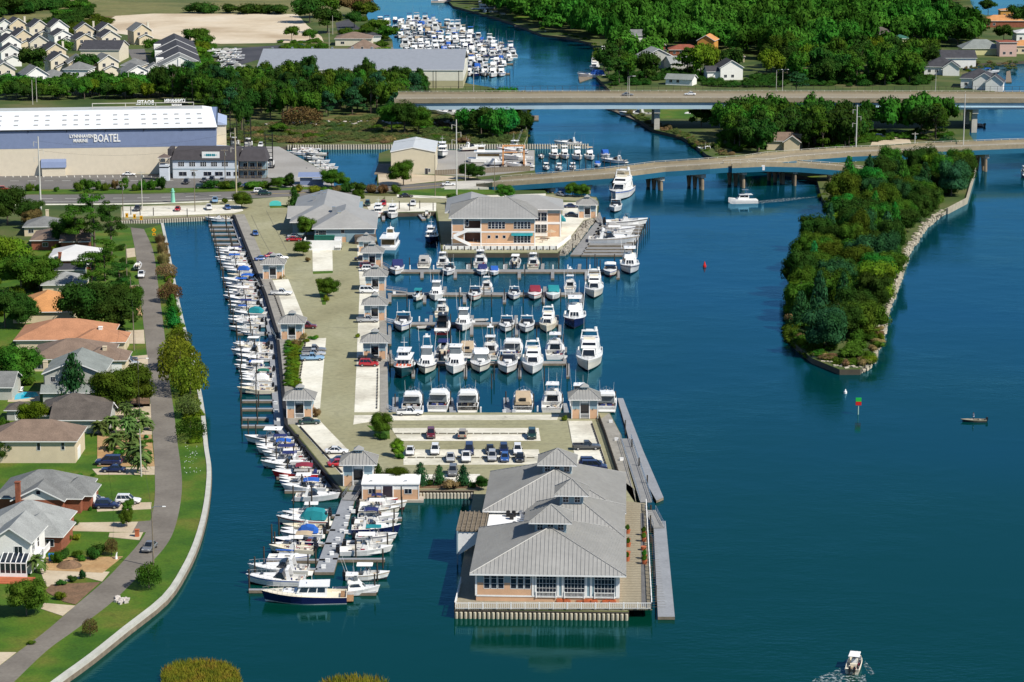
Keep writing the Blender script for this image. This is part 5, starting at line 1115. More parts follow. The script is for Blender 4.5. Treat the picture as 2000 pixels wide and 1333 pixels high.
def boat_type(name):
 """a dict of part meshes; keys are part names. Materials: slot colours swapped per boat"""
 if name in BT: return BT[name]
 D = {}
 def put(n,mb,mats): D[n] = mb.mesh(n,mats)
 if name == 'express':        # sports cruiser, arch, dark screen, swim platform
  L,B = 11.0,3.7; h,d,hb,zs,xc = hull_parts(L,B,1.75,1.15,.40,.55)
  put('hull',h,[white,bottomp,white]); d.frust(xc - .1,3.6,1.15,.55,1.35,1.85,.1,1.6,.25,0); d.box(-L / 2 - .75,-L / 2 + .02,-1.5,1.5,.25,.36,1)
  d.box(-L / 2 + .2,-L / 2 + .9,-1.2,1.2,.5,1.0,2); d.box(-2.2,-1.6,.2,1.1,.5,1.3,2); d.box(-2.2,-1.6,-1.1,-.2,.5,1.3,2); put('deck',d,[white,offwhite,cream])
  g = MB(); g.frust(xc - .6,xc + 1.8,1.55,1.08,1.4,2.4,.5,1.15,.22,0); put('windshield',g,[glass])
  a = MB()
  for s in (1,-1): a.hexa([(-3.2,s * 1.6,1.2),(-2.4,s * 1.6,1.2),(-2.4,s * 1.45,1.2),(-3.2,s * 1.45,1.2)],[(-2.6,s * 1.4,2.9),(-2.1,s * 1.4,2.9),(-2.1,s * 1.25,2.9),(-2.6,s * 1.25,2.9)],0)
  a.box(-2.65,-2.05,-1.45,1.45,2.8,2.95); a.cyl((-2.35,0,2.95),(-2.35,0,3.15),.3,.25,8); a.cyl((-2.3,1.2,2.9),(-2.8,1.3,5.4),.035,.02,4); a.cyl((-2.3,-1.2,2.9),(-2.8,-1.3,5.0),.035,.02,4); put('radar_arch',a,[white])
  r = MB(); rail(r,L,hb,zs,.5,.985); put('bow_rail',r,[steel])
  x = MB(); x.box(2.2,2.8,-.28,.28,1.72,1.9); x.box(4.5,4.8,-.12,.12,1.8,1.92); put('hatch',x,[glass])
 elif name == 'sportfish':    # convertible with flybridge and hardtop
  L,B = 14.0,4.7; h,d,hb,zs,xc = hull_parts(L,B,2.3,1.15,.42,.6)
  put('hull',h,[white,bottomp,white]); d.box(-L / 2 + .5,-L / 2 + 1.2,-.8,.8,.6,1.1,0); put('deck',d,[white,offwhite])
  c = MB(); g = MB(); t = cabin(c,xc - .5,3.6,1.85,1.25,1.3,3.0,.1,2.3,.3,0,g,(.08,.92,.3,.8),(.12,.8,.5,.88),3,(.15,.85,.1,.85))
  c.frust(xc - .7,1.2,1.6,1.3,3.0,3.75,.1,.7,.12,0); c.box(-1.2,-.7,-.5,.5,3.2,4.2,0); c.box(-2.1,-1.6,-.9,.9,3.1,3.9,1); put('house',c,[white,cream]); put('window',g,[glass])
  f = MB();
  for s in (1,-1):
   for x in (-2.6,-.2): f.cyl((x,s * 1.25,3.2),(x,s * 1.2,5.2),.035,.035,5,1)
  f.frust(-3.0,.5,1.5,1.35,5.2,5.32,0,.2,.05,0); f.cyl((-1,0,5.3),(-1,0,5.6),.35,.3,8,0); put('hardtop',f,[white,steel])
  e = MB(); e.frust(-.6,.55,1.35,1.1,3.7,5.18,.0,.35,.02,0); put('enclosure',e,[mat('clear_vinyl',(0.16,0.18,0.19),.15,.2)])
  o = MB()
  for s in (1,-1): o.cyl((-1.6,s * 1.7,2.6),(-4.4,s * 2.3,10.0),.06,.03,4)
  o.cyl((-.6,.9,5.3),(-.9,.9,8.8),.04,.02,4); o.cyl((-.6,-.9,5.3),(-.9,-.9,7.6),.04,.02,4); put('outrigger',o,[white])
  r = MB(); rail(r,L,hb,zs,.55,.985); put('bow_rail',r,[steel])
 elif name == 'tower':        # sportfish with a tall tuna tower
  D.update(boat_type('sportfish')); D = dict(D); f = MB()
  for s in (1,-1):
   for x in (-2.8,.2): f.cyl((x,s * 1.25,3.2),(-1.3 + (x + 1.3) * .45,s * .75,8.0),.05,.04,5,1)
  for z,w,l in ((5.3,1.4,1.5),(7.9,.85,.9)): f.box(-1.3 - l,-1.3 + l,-w,w,z,z + .1,0)
  f.box(-1.2,-.8,-.3,.3,8.0,8.7,0); put('tuna_tower',f,[white,steel]); D.pop('hardtop')
 elif name == 'console':      # centre console with T-top and outboards
  L,B = 8.0,2.6; h,d,hb,zs,xc = hull_parts(L,B,1.35,.85,.80,.38,full=2.0)
  put('hull',h,[white,bottomp,white]); d.box(1.0,2.1,-.5,.5,.38,.8,2); d.box(-2.2,-1.6,-.55,.55,.38,1.15,2); put('deck',d,[white,offwhite,cream])
  c = MB(); c.frust(-.9,.6,.5,.42,.38,1.6,.2,.5,.05,0); put('console',c,[white]); g = MB(); g.hexa([(-.05,-.42,1.6),(.1,-.42,1.6),(.1,.42,1.6),(-.05,.42,1.6)],[(-.35,-.4,2.0),(-.3,-.4,2.0),(-.3,.4,2.0),(-.35,.4,2.0)]); put('windshield',g,[glass])
  t = MB(); t.frust(-2.0,.9,.95,.9,2.35,2.45,0,.1,.05,0)
  for s in (1,-1):
   for x in (-1.2,.4): t.cyl((x,s * .6,.4),(x - .1,s * .75,2.35),.03,.03,5,1)
  put('canopy',t,[cv_white,steel])
  m = MB()
  for y in (-.42,.42): m.frust(-L / 2 - .65,-L / 2 + .05,.18 + 0,.18,.55,1.45,.1,.05,.04,0);
  m = MB()
  for y in (-.4,.4):
   m.hexa([(-L / 2 - .65,y - .2,.6),(-L / 2 + .05,y - .2,.6),(-L / 2 + .05,y + .2,.6),(-L / 2 - .65,y + .2,.6)],[(-L / 2 - .6,y - .16,1.35),(-L / 2 - .1,y - .16,1.45),(-L / 2 - .1,y + .16,1.45),(-L / 2 - .6,y + .16,1.35)]); m.box(-L / 2 - .5,-L / 2 - .2,y - .09,y + .09,-.4,.6)
  put('outboard',m,[blackp])
 elif name == 'open':         # centre console / bay boat without top
  D = dict(boat_type('console')); D.pop('canopy'); return BT.setdefault(name,D)
 elif name == 'runabout':     # bowrider / cuddy with canvas
  L,B = 7.4,2.5; h,d,hb,zs,xc = hull_parts(L,B,1.2,.85,.55,.35)
  put('hull',h,[white,bottomp,white]); d.box(-3.0,-2.4,-.95,.95,.35,.8,2); d.box(-1.0,-.5,.2,.8,.35,1.0,2); d.box(-1.0,-.5,-.8,-.2,.35,1.0,2); d.box(-L / 2 - .4,-L / 2 + .02,-.9,.9,.2,.3,1); put('deck',d,[white,offwhite,cream])
  g = MB(); g.frust(xc - .7,xc + .6,1.05,.8,1.0,1.55,.3,.7,.15,0); put('windshield',g,[glass])
  c = MB(); c.loft([[(x,-y_,1.05),(x,-y_ * .8,z),(x,y_ * .8,z),(x,y_,1.05)] for x,y_,z in ((-3.0,1.0,1.2),(-2.2,1.1,1.85),(-1.0,1.1,2.0),(.0,1.05,1.75),(.5,.9,1.3))],0); put('canopy',c,[cv_blue])
 elif name == 'bimini':
  D = dict(boat_type('runabout')); c = MB(); c.loft([[(x,-1.05,z - .14),(x,-.6,z),(x,.6,z),(x,1.05,z - .14)] for x,z in ((-2.6,1.95),(-1.8,2.1),(-.8,2.1),(.0,1.98))],0)
  for s in (1,-1):
   for x in (-2.5,-.1): c.cyl((-1.3,s * 1.08,.9),(x,s * 1.04,1.9),.02,.02,4,1)
  put('canopy',c,[cv_blue,steel])
 elif name == 'canvas_cruiser':   # express with full camper canvas
  D = dict(boat_type('express')); c = MB(); c.loft([[(x,-y_,1.35),(x,-y_ * .82,z),(x,y_ * .82,z),(x,y_,1.35)] for x,y_,z in ((-5.0,1.45,1.9),(-4.3,1.55,2.85),(-2.2,1.55,3.1),(-.7,1.45,2.9),(.2,1.25,2.1))],0); put('canopy',c,[cv_tan])
  D.pop('radar_arch'); w = MB(); w.box(-5.03,-4.72,-.55,.55,2.0,2.55); put('window',w,[glass])
 elif name == 'yacht':        # flybridge motor yacht
  L,B = 18.0,5.4; h,d,hb,zs,xc = hull_parts(L,B,2.6,1.5,.25,1.0)
  put('hull',h,[white,bottomp,white]); d.box(-L / 2 - 1.0,-L / 2 + .02,-2.2,2.2,.3,.45,1); put('deck',d,[white,offwhite])
  c = MB(); g = MB(); cabin(c,xc - 1.2,5.0,2.25,1.5,1.6,3.6,.2,3.0,.35,0,g,(.05,.95,.3,.85),(.1,.92,.35,.8),1,(.15,.85,.05,.85))
  cabin(c,xc - 1.5,2.2,2.0,1.6,3.6,4.5,.3,1.8,.2,0,g,(.05,.95,.45,.9),None); c.box(-2.6,-1.9,-1.2,1.2,4.4,5.0,1); put('house',c,[white,cream]); put('window',g,[glass])
  a = MB()
  for s in (1,-1): a.hexa([(-4.6,s * 2.0,3.7),(-3.4,s * 2.0,3.7),(-3.4,s * 1.8,3.7),(-4.6,s * 1.8,3.7)],[(-4.6,s * 1.6,5.9),(-3.9,s * 1.6,5.9),(-3.9,s * 1.4,5.9),(-4.6,s * 1.4,5.9)])
  a.box(-4.7,-3.8,-1.65,1.65,5.8,6.0); a.box(-4.5,-4.1,-.8,.8,6.0,6.2); a.cyl((-4.3,1.2,6),(-4.3,1.2,6.7),.35,.3,8); a.cyl((-4.3,-1.2,6),(-4.3,-1.2,9.4),.03,.015,4); put('radar_arch',a,[white])
  r = MB(); rail(r,L,hb,zs,.35,.985,.75,10); put('bow_rail',r,[steel])
 elif name == 'trawler':      # high pilothouse forward, boxy
  L,B = 13.0,4.4; h,d,hb,zs,xc = hull_parts(L,B,2.4,1.2,.30,.7,full=2.6)
  put('hull',h,[navy,bottomp,navy]); put('deck',d,[white,offwhite])
  c = MB(); g = MB(); cabin(c,xc + .1,2.9,1.6,1.45,1.3,3.3,.05,.45,.15,0,g,(.05,.95,.52,.9),(.08,.92,.5,.88),3,(.2,.8,.1,.85)); c.frust(xc - .3,3.1,1.75,1.6,3.3,3.42,0,0,0,0)
  cabin(c,xc + 1.4,2.0,1.25,1.15,3.42,4.7,.05,.3,.1,0,g,(.05,.95,.45,.9),(.1,.9,.45,.9),3); c.frust(xc + 1.0,2.3,1.4,1.3,4.7,4.82,0,0,0,0); put('house',c,[white]); put('window',g,[glass])
  a = MB(); a.cyl((-.3,0,4.8),(-.3,0,7.4),.06,.03,5); a.box(-.35,-.25,-.7,.7,6.2,6.28); a.cyl((.3,0,4.8),(.3,0,5.1),.35,.3,8); put('mast',a,[white])
  r = MB(); rail(r,L,hb,zs,.5,.985,.7,8); put('bow_rail',r,[steel])
 elif name == 'lobster':      # downeast / navy hulled cruiser with a long low house
  L,B = 15.0,4.6; h,d,hb,zs,xc = hull_parts(L,B,2.1,1.25,.27,.75,rake=.05,full=2.5)
  for i,f in enumerate(h.f): pass
  put('hull',h,[navy,mat('white_boot',(.75,.75,.73),.3,.05),navy]); d.box(-L / 2 - 1.15,-L / 2 + .02,-1.5,1.5,.3,.42,2); d.box(-7.1,-6.4,-1.3,1.3,.7,1.25,2); put('deck',d,[cream,cream,teak])
  c = MB(); g = MB(); c.frust(.2,4.6,1.35,.75,1.5,2.15,0,1.2,.2,0); b,t = c.frust(xc - .1,1.6,1.75,1.55,1.35,3.1,0,.95,.2,0); ctr = (-1,0,2.2)
  for k in range(3): g.win((b[1],b[2],t[2],t[1]),.05 + k * .31,.32 + k * .31,.42,.9,0,.02,ctr)
  for q in ((b[0],b[1],t[1],t[0]),(b[3],b[2],t[2],t[3])):
   for u0,u1 in ((.06,.32),(.36,.62),(.66,.93)): g.win(q,u0,u1,.42,.9,0,.02,ctr)
  c.frust(xc - .6,.95,1.75,1.6,3.1,3.22,0,.15,0,0); put('house',c,[white]); put('window',g,[glassb])
  a = MB(); a.cyl((-1.4,0,3.2),(-1.4,0,4.6),.05,.03,5); a.box(-1.1,-.6,-.3,.3,3.22,3.5); put('mast',a,[white])
  x = MB()
  for xx,yy in ((1.9,.5),(3.0,0),(1.9,-.5),(4.1,0),(5.2,.0),(3.4,-.95),(2.2,-1.25)): x.box(xx - .22,xx + .22,yy - .16,yy + .16,2.0 if xx < 3.3 and abs(yy) < .6 else 1.8,2.24 if xx < 3.3 and abs(yy) < .6 else 2.06)
  put('hatch',x,[glass]); r = MB(); rail(r,L,hb,zs,.55,.985,.5,8,.05); put('bow_rail',r,[steel])
 elif name == 'sail':
  L,B = 8.6,2.7; h,d,hb,zs,xc = hull_parts(L,B,1.15,.9,.30,.5,full=1.7)
  put('hull',h,[white,bottomp,white]); d.frust(xc,2.2,.85,.5,.95,1.4,.1,.7,.15,0); put('deck',d,[white,offwhite])
  a = MB(); a.cyl((.9,0,1.2),(.9,0,11.4),.07,.05,6); put('mast',a,[blackp])
  c = MB(); c.cyl((.8,0,2.0),(-2.8,0,2.1),.20,.13,7); put('sail_cover',c,[cv_blue])
  g = MB()
  for s in (1,-1): g.box(-.9,1.2,s * .79 - .02,s * .79 + .02,1.08,1.28)
  put('window',g,[glass])
 elif name == 'houseboat':
  L,B = 13,4.6; m = MB(); m.box(-6.5,5.2,-2.3,2.3,-.3,.8); m.hexa([(5.2,-2.3,-.3),(6.3,-1.2,-.1),(6.3,1.2,-.1),(5.2,2.3,-.3)],[(5.2,-2.3,.8),(6.5,-1.3,.9),(6.5,1.3,.9),(5.2,2.3,.8)]); put('hull',m,[white])
  c = MB(); g = MB(); cabin(c,-5.0,3.5,2.1,2.1,.8,3.1,0,.2,.05,0,g,(.06,.94,.35,.85),(.05,.95,.4,.8),3,(.06,.94,.2,.85)); c.box(-6.2,4.2,-2.35,2.35,3.1,3.3); cabin(c,.5,3.2,1.1,1.0,3.3,5.0,.05,.3,.1,0,g,(.06,.94,.4,.88),(.08,.92,.4,.88),2,(.1,.9,.3,.9)); put('house',c,[white]); put('window',g,[mat('tan_glass',(.10,.075,.04),.15,.2)])
  a = MB(); a.cyl((1.5,0,5),(1.5,0,6.6),.05,.03,5); a.cyl((2.2,0,5),(2.2,0,5.3),.4,.35,8); put('mast',a,[white])
 elif name == 'catamaran':
  m = MB()
  for s in (1,-1): m.loft([[(x,s * 1.25 - w,.9),(x,s * 1.25 - w * .6,-.3 + (.5 if x > 3.6 else 0)),(x,s * 1.25 + w * .6,-.3 + (.5 if x > 3.6 else 0)),(x,s * 1.25 + w,.9),(x,s * 1.25 + w,zt),(x,s * 1.25 - w,zt)] for x,w,zt in ((-5,.55,1.2),(0,.6,1.4),(3,.5,1.65),(4.9,.15,1.9))],0)
  m.box(-4.9,3.4,-1.3,1.3,.8,1.35); put('hull',m,[white]); c = MB(); g = MB(); cabin(c,-1.9,2.2,1.35,1.1,1.35,3.0,.1,.9,.15,0,g,(.05,.95,.45,.9),(.08,.92,.5,.88),3); c.frust(-3.2,1.4,1.4,1.2,3.0,3.1,0,0,0); put('house',c,[white]); put('window',g,[glass])
  a = MB()
  for s in (1,-1): a.cyl((-1.2,s * 1.1,3),(-3.4,s * 1.4,8),.03,.015,4)
  a.frust(-1.8,.4,.8,.7,4.6,4.7,0,0,0)
  for s in (1,-1): a.cyl((-1.5,s * .7,3),(-1.5,s * .7,4.6),.03,.03,4); a.cyl((.2,s * .7,3),(.2,s * .7,4.6),.03,.03,4)
  a.cyl((-1.2,0,4.7),(-1.2,0,7),.04,.02,4); put('antenna',a,[steel])
 elif name == 'skiff':
  L,B = 5.4,1.7; h,d,hb,zs,xc = hull_parts(L,B,.6,.45,.6,.2); put('hull',h,[mat('olive_hull',(.13,.12,.08),.5,.2),bottomp,MATS['olive_hull']]); d.box(-1.6,-1.2,-.6,.6,.2,.5,0); d.box(.1,.5,-.6,.6,.2,.5,0); put('deck',d,[mat('tan_deck',(.30,.27,.2),.7,.1),rubber])
  m = MB(); m.box(-3.1,-2.65,-.18,.18,.3,1.0); m.box(-3.0,-2.8,-.07,.07,-.4,.3); put('outboard',m,[blackp])
 elif name == 'dinghy':
  m = MB()
  for s in (1,-1): m.cyl((-1.5,s * .6,.3),(.8,s * .6,.3),.22,.22,8); m.cyl((.8,s * .6,.3),(1.5,0,.4),.22,.2,8)
  put('tube',m,[cv_grey]); f = MB(); f.box(-1.5,1.0,-.5,.5,.1,.2); put('floor',f,[rubber])
 elif name == 'far_cruiser':  # simplified for the distant marinas
  L,B = 12.0,4.0; h,d,hb,zs,xc = hull_parts(L,B,2.0,1.2,.42,.6); put('hull',h,[white,bottomp,white]); put('deck',d,[white,offwhite])
  c = MB(); g = MB(); cabin(c,xc - .4,3.0,1.55,1.1,1.3,2.8,.1,1.6,.25,0,g,(.08,.92,.3,.85),(.1,.9,.4,.85),1,(.15,.85,.1,.8)); c.frust(xc - .6,1.0,1.4,1.2,2.8,3.6,.1,.6,.1,0); put('house',c,[white]); put('window',g,[glass])
  f = MB(); f.frust(-2.6,.4,1.3,1.2,4.7,4.82,0,.2,.05,0)
  for s in (1,-1):
   for x in (-2.3,0): f.cyl((x,s * 1.1,3.2),(x,s * 1.1,4.7),.04,.04,4,1)
   f.cyl((-1.4,s * 1.4,2.6),(-3.2,s * 2.0,9.5),.04,.02,4,1)
  put('canopy',f,[cv_white,steel])
 BT[name] = D; return D
LREF = dict(express=11.0,sportfish=14.0,tower=14.0,console=8.0,open=8.0,runabout=7.4,bimini=7.4,canvas_cruiser=11.0,yacht=18.0,trawler=13.0,lobster=15.0,sail=8.6,houseboat=13.0,catamaran=10.0,skiff=5.4,dinghy=3.0,far_cruiser=12.0)
BREF = dict(express=3.7,sportfish=4.7,tower=4.7,console=2.6,open=2.6,runabout=2.5,bimini=2.5,canvas_cruiser=3.7,yacht=5.4,trawler=4.4,lobster=4.6,sail=2.7,houseboat=4.6,catamaran=3.6,skiff=1.7,dinghy=1.7,far_cruiser=4.0)
BNAME = dict(express='motor_cruiser',sportfish='sportfishing_boat',tower='sportfishing_boat',console='centre_console_boat',open='open_motorboat',runabout='motorboat',bimini='motorboat',canvas_cruiser='motor_cruiser',yacht='motor_yacht',trawler='trawler_yacht',lobster='downeast_cruiser',sail='sailing_boat',houseboat='houseboat',catamaran='catamaran',skiff='skiff',dinghy='dinghy',far_cruiser='motor_cruiser')
whites = [white,white,white,mat('ivory_gelcoat',(.74,.71,.62),.3,.05),mat('grey_white_gelcoat',(.66,.68,.69),.3,.05)]
HULLC = {'white': white,'navy': navy,'teal': greenh,'maroon': maroon,'red': redp,'cream': cream,'black': blackp}
GEAR = {'express': (-4.8,-2.2,1.2,.55),'console': (-3.6,2.2,.8,.38),'open': (-3.6,2.4,.8,.38),'sportfish': (-6.4,-2.4,1.6,.6),'tower': (-6.4,-2.4,1.6,.6),'bimini': (-3.2,-.2,.8,.35)}
GM = {}
def gear(kind,v):
 if (kind,v) in GM: return GM[kind,v]
 q = random.Random(v * 7 + len(kind)); x0,x1,w,z = GEAR[kind]; m = MB()
 for k in range(9):
  x = q.uniform(x0,x1); y = q.uniform(-w,w) * (.6 if x > 1 else 1); a,b,h = q.uniform(.15,.5),q.uniform(.15,.4),q.uniform(.2,.65); m.box(x - a,x + a,y - b,y + b,z,z + h,q.randrange(6))
 if kind in ('console','open'):
  for s in (1,-1): m.tube([(-.8,s * .45,1.0),(-.3,s * .45,2.05),(.35,s * .42,2.0),(.55,s * .4,1.3)],.03,4,5)
 if kind in ('bimini','express'):
  for s in (1,-1): m.box(x0,x0 + .5,s * w * .5 - .35,s * w * .5 + .35,z,z + .75,1 + v)
 GM[kind,v] = m.mesh('cockpit_gear',[cv_tan,cv_navy,blackp,cv_grey,cv_red,steel]); return GM[kind,v]
def boat(kind,label,x,y,head,scale=1.0,hull=None,canvas=None,group=None,z=0.0,boot=None,drop=()):
 """head in degrees, 0 = bow towards +X"""
 t = thing(BNAME[kind],label,'boat',(x,y,z),R(head),group,scale)
 for n,me in boat_type(kind).items():
  if n in drop: continue
  mats = None
  if n == 'hull' and kind not in ('skiff','houseboat','catamaran','lobster'):
   st = HULLC[hull] if hull and hull != 'white' else rnd.choice([None,None,None,navy,cv_blue,blackp,redp,cv_grey,cv_tan])
   mats = [HULLC[hull] if hull else (rnd.choice(whites) if kind not in ('trawler',) else None),boot or rnd.choice([None,None,navy,greenh,maroon,blackp]),st]
   if kind == 'trawler' and not hull: mats[2] = None
  if n in ('canopy','sail_cover') and canvas: mats = [CANVAS[canvas]]
  if n == 'deck' and hull in ('cream',): mats = [cream]
  obj(n,me,t,mats=mats)
 if kind in GEAR: obj('cockpit_gear',gear(kind,rnd.randrange(3)),t)['kind'] = 'stuff'
 return t

# --- the main basin: (kind, x, waterline y of the end that faces us, width px, bow 'S' or 'N', hull, canvas, words)
BASIN = [
 ('canvas_cruiser',827,525,25,'N',None,'grey','white cruiser under grey camper canvas, stern to the first basin dock'),
 ('sportfish',863,524,22,'N',None,None,'white hardtop fishing boat beside a blue-topped boat on the first basin dock'),
 ('sportfish',937,524,25,'N',None,None,'big white convertible fishing boat across the first dock from the peach building'),
 ('console',1005,524,21,'N',None,'white','white centre console with black outboards on the first basin dock'),
 ('sportfish',1041,527,23,'N','cream',None,'cream convertible fishing boat at the outer part of the first basin dock'),
 ('canvas_cruiser',772,540,26,'S',None,'navy','white cruiser with navy canvas in the slip next to the gangway'),
 ('express',873,541,23,'S',None,None,'white express cruiser with a blue cockpit cover, bow pointing down the basin'),
 ('runabout',940,541,21,'S',None,'navy','white runabout with a dark screen under the big convertible fishing boat'),
 ('runabout',964,541,18,'S',None,'blue','small runabout with a bright blue cover on the first basin dock'),
 ('bimini',1191,543,25,'S',None,'white','small grey bowrider beside the tall white fishing boat'),
 ('sportfish',1231,538,37,'S',None,None,'tall white fishing yacht at the outer end of the first basin dock'),
 ('console',813,591,20,'S',None,'teal','small centre console with a teal top at the second basin dock'),
 ('sportfish',849,590,27,'S',None,'navy','flybridge fishing boat with a navy bimini at the second basin dock'),
 ('express',925,590,25,'S',None,None,'white express cruiser in the middle of the second basin dock'),
 ('express',1003,588,23,'S',None,'blue','express boat with a bright blue top at the second basin dock'),
 ('runabout',1043,589,26,'S',None,'burgundy','white motorboat with a burgundy cover'),
 ('runabout',1079,590,27,'S',None,'teal','white motorboat with a teal cover'),
 ('tower',1113,571,23,'N',None,None,'white boat with a tall tuna tower at the end of the second basin dock'),
 ('yacht',1160,585,36,'S',None,None,'white flybridge motor yacht at the outer end of the second basin dock'),
 ('tower',949,571,21,'N',None,None,'fishing boat with a pipe tower, stern to the second basin dock'),
 ('express',784,651,33,'S',None,None,'white cruiser with a green-glazed wheelhouse near the silver pickup'),
 ('trawler',862,655,29,'N','maroon',None,'maroon and black trawler showing its lettered stern'),
 ('sportfish',903,650,31,'S',None,None,'white flybridge fishing boat beside the maroon trawler'),
 ('express',987,652,28,'S',None,None,'white express cruiser with a black screen on the third basin dock'),
 ('express',1026,653,29,'S',None,None,'white express cruiser with a blue screen and arch on the third basin dock'),
 ('yacht',1067,652,32,'S','cream',None,'cream flybridge cruiser next to the navy-hulled yacht'),
 ('sportfish',1121,645,43,'S','navy',None,'white-topped sportfishing yacht with a navy hull'),
 ('sportfish',861,621,25,'N','cream',None,'cream fishing boat bow away beyond the maroon trawler'),
 ('trawler',784,741,40,'S','teal',None,'dark teal-hulled trawler with red fenders on deck near the red car'),
 ('tower',830,734,36,'S',None,None,'white boat with a blue screen and folded tower on the fourth basin dock'),
 ('sportfish',885,735,39,'S',None,None,'broad white foredeck fishing boat with a red fender on the fourth basin dock'),
 ('express',937,732,38,'S',None,None,'white hardtop express cruiser in the middle of the fourth basin dock'),
 ('express',990,734,38,'S',None,None,'white express cruiser with a wide black screen on the fourth basin dock'),
 ('yacht',1040,735,41,'S',None,'white','white flybridge cruiser with a brown window cover on the fourth basin dock'),
 ('console',864,703,30,'N',None,'navy','fishing boat with a dark top, bow away on the fourth basin dock'),
 ('canvas_cruiser',912,701,32,'N',None,'tan','cruiser with a tan camper top, bow away on the fourth basin dock'),
 ('tower',956,703,32,'N',None,None,'white tower boat bow away on the fourth basin dock'),
 ('express',1000,703,38,'N',None,None,'large white open-backed cruiser bow away on the fourth basin dock'),
 ('sportfish',1084,703,36,'N',None,None,'white sportfishing boat with a lettered stern at the outer fourth dock'),
 ('yacht',1148,729,50,'S',None,None,'sleek white motor yacht with a black wraparound screen outside the fourth basin dock'),
 ('express',803,807,38,'N',None,None,'white cruiser stern-to behind the white pickup on the quay'),
 ('express',854,806,41,'N',None,None,'white hardtop cruiser stern-to on the quay, second from the gangway'),
 ('express',913,808,42,'N',None,None,'white hardtop cruiser stern-to on the quay before the empty berth'),
 ('canvas_cruiser',1021,807,39,'N',None,'tan','cruiser with tan canvas stern-to on the quay'),
 ('sportfish',1077,807,40,'N',None,None,'white sportfishing boat stern-to on the quay with tall outriggers'),
 ('sportfish',1131,803,36,'N',None,None,'white sportfishing boat half hidden behind the corner dock house'),
 ('express',1185,806,38,'N',None,None,'white hardtop cruiser moored between the corner dock house and the outer dock'),
 ('trawler',737,427,21,'S','white',None,'white pilothouse trawler nearest the clubhouse wall'),
 ('trawler',764,429,21,'S','white',None,'white pilothouse trawler at the short floating finger'),
 ('open',832,427,15,'N','cream',None,'small beige open boat at the short floating finger'),
 ('trawler',840,477,25,'S','navy',None,'navy workboat moored against the wall of the peach building'),
 ('houseboat',757,489,30,'N',None,None,'white houseboat with tan windows beside the clubhouse'),
]
COVER = {}
for kind,px,py,wpx,o,hull,cv,lab in BASIN:
 p = P(px,py,0); s = .9774 * (py + 364) / 127 * 1.0
 beam = wpx / s; sc = beam / BREF[kind] * 1.06; L = LREF[kind] * sc
 tilt = -2.0
 hd = (-90 if o == 'S' else 90) + tilt + rnd.uniform(-1.5,1.5)
 c = L / 2 - (.0 if o == 'N' else .3)
 dirv = (math.cos(R(hd)),math.sin(R(hd)))
 sgn = -1 if o == 'S' else 1
 x = p[0] + sgn * dirv[0] * c; y = p[1] + sgn * dirv[1] * c
 drop = ()
 if kind in ('sportfish','tower'): drop = rnd.choice([(),('enclosure',),()])
 b = boat(kind,lab,x,y,hd,sc,hull,cv,'boats berthed in the main basin',drop=drop)
 if hull == 'maroon':
  for c_ in b.children:
   if c_.name.startswith('house'): c_.material_slots[0].link = 'OBJECT'; c_.material_slots[0].material = blackp
  m = MB(); m.tube([(-6.62,1.1 * math.cos(PI * k / 8),.75 + .45 * math.sin(PI * k / 8)) for k in range(9)],.09,5); obj('lettering',m.mesh('lettering',[white]),b)
 if hull == 'teal':
  for yy in (-1.3,-.6,.2,.9,1.4): m = MB(); m.cyl((3.2,yy,1.75),(3.2 + rnd.uniform(-.3,.3),yy + .2,2.5),.26,.2,8); obj('fender',m.mesh('fender',[mat('orange_red_fender',(.65,.10,.03),.6,.1)]),b)
 if kind == 'express' and (py > 780 or 'hardtop' in lab or 'open-backed' in lab):
  m = MB(); m.loft([[(xx,-y_,1.25),(xx,-y_ * .8,z),(xx,y_ * .8,z),(xx,y_,1.25)] for xx,y_,z in ((-3.9,1.5,3.0),(-2.4,1.55,3.1),(-1.0,1.5,3.05),(.2,1.2,2.6))],0); m.v = [(x_,y_,max(z_,2.62)) for x_,y_,z_ in m.v]; w_ = MB(); w_.frust(-3.4,.3,1.42,1.2,1.3,2.64,.1,.25,.05)
  if 'hardtop_canopy' not in COVER: COVER['hardtop_canopy'] = m.mesh('canopy',[white]); COVER['screen'] = w_.mesh('screen',[MATS['clear_vinyl']])
  obj('canopy',COVER['hardtop_canopy'],b,mats=None); obj('screen',COVER['screen'],b)
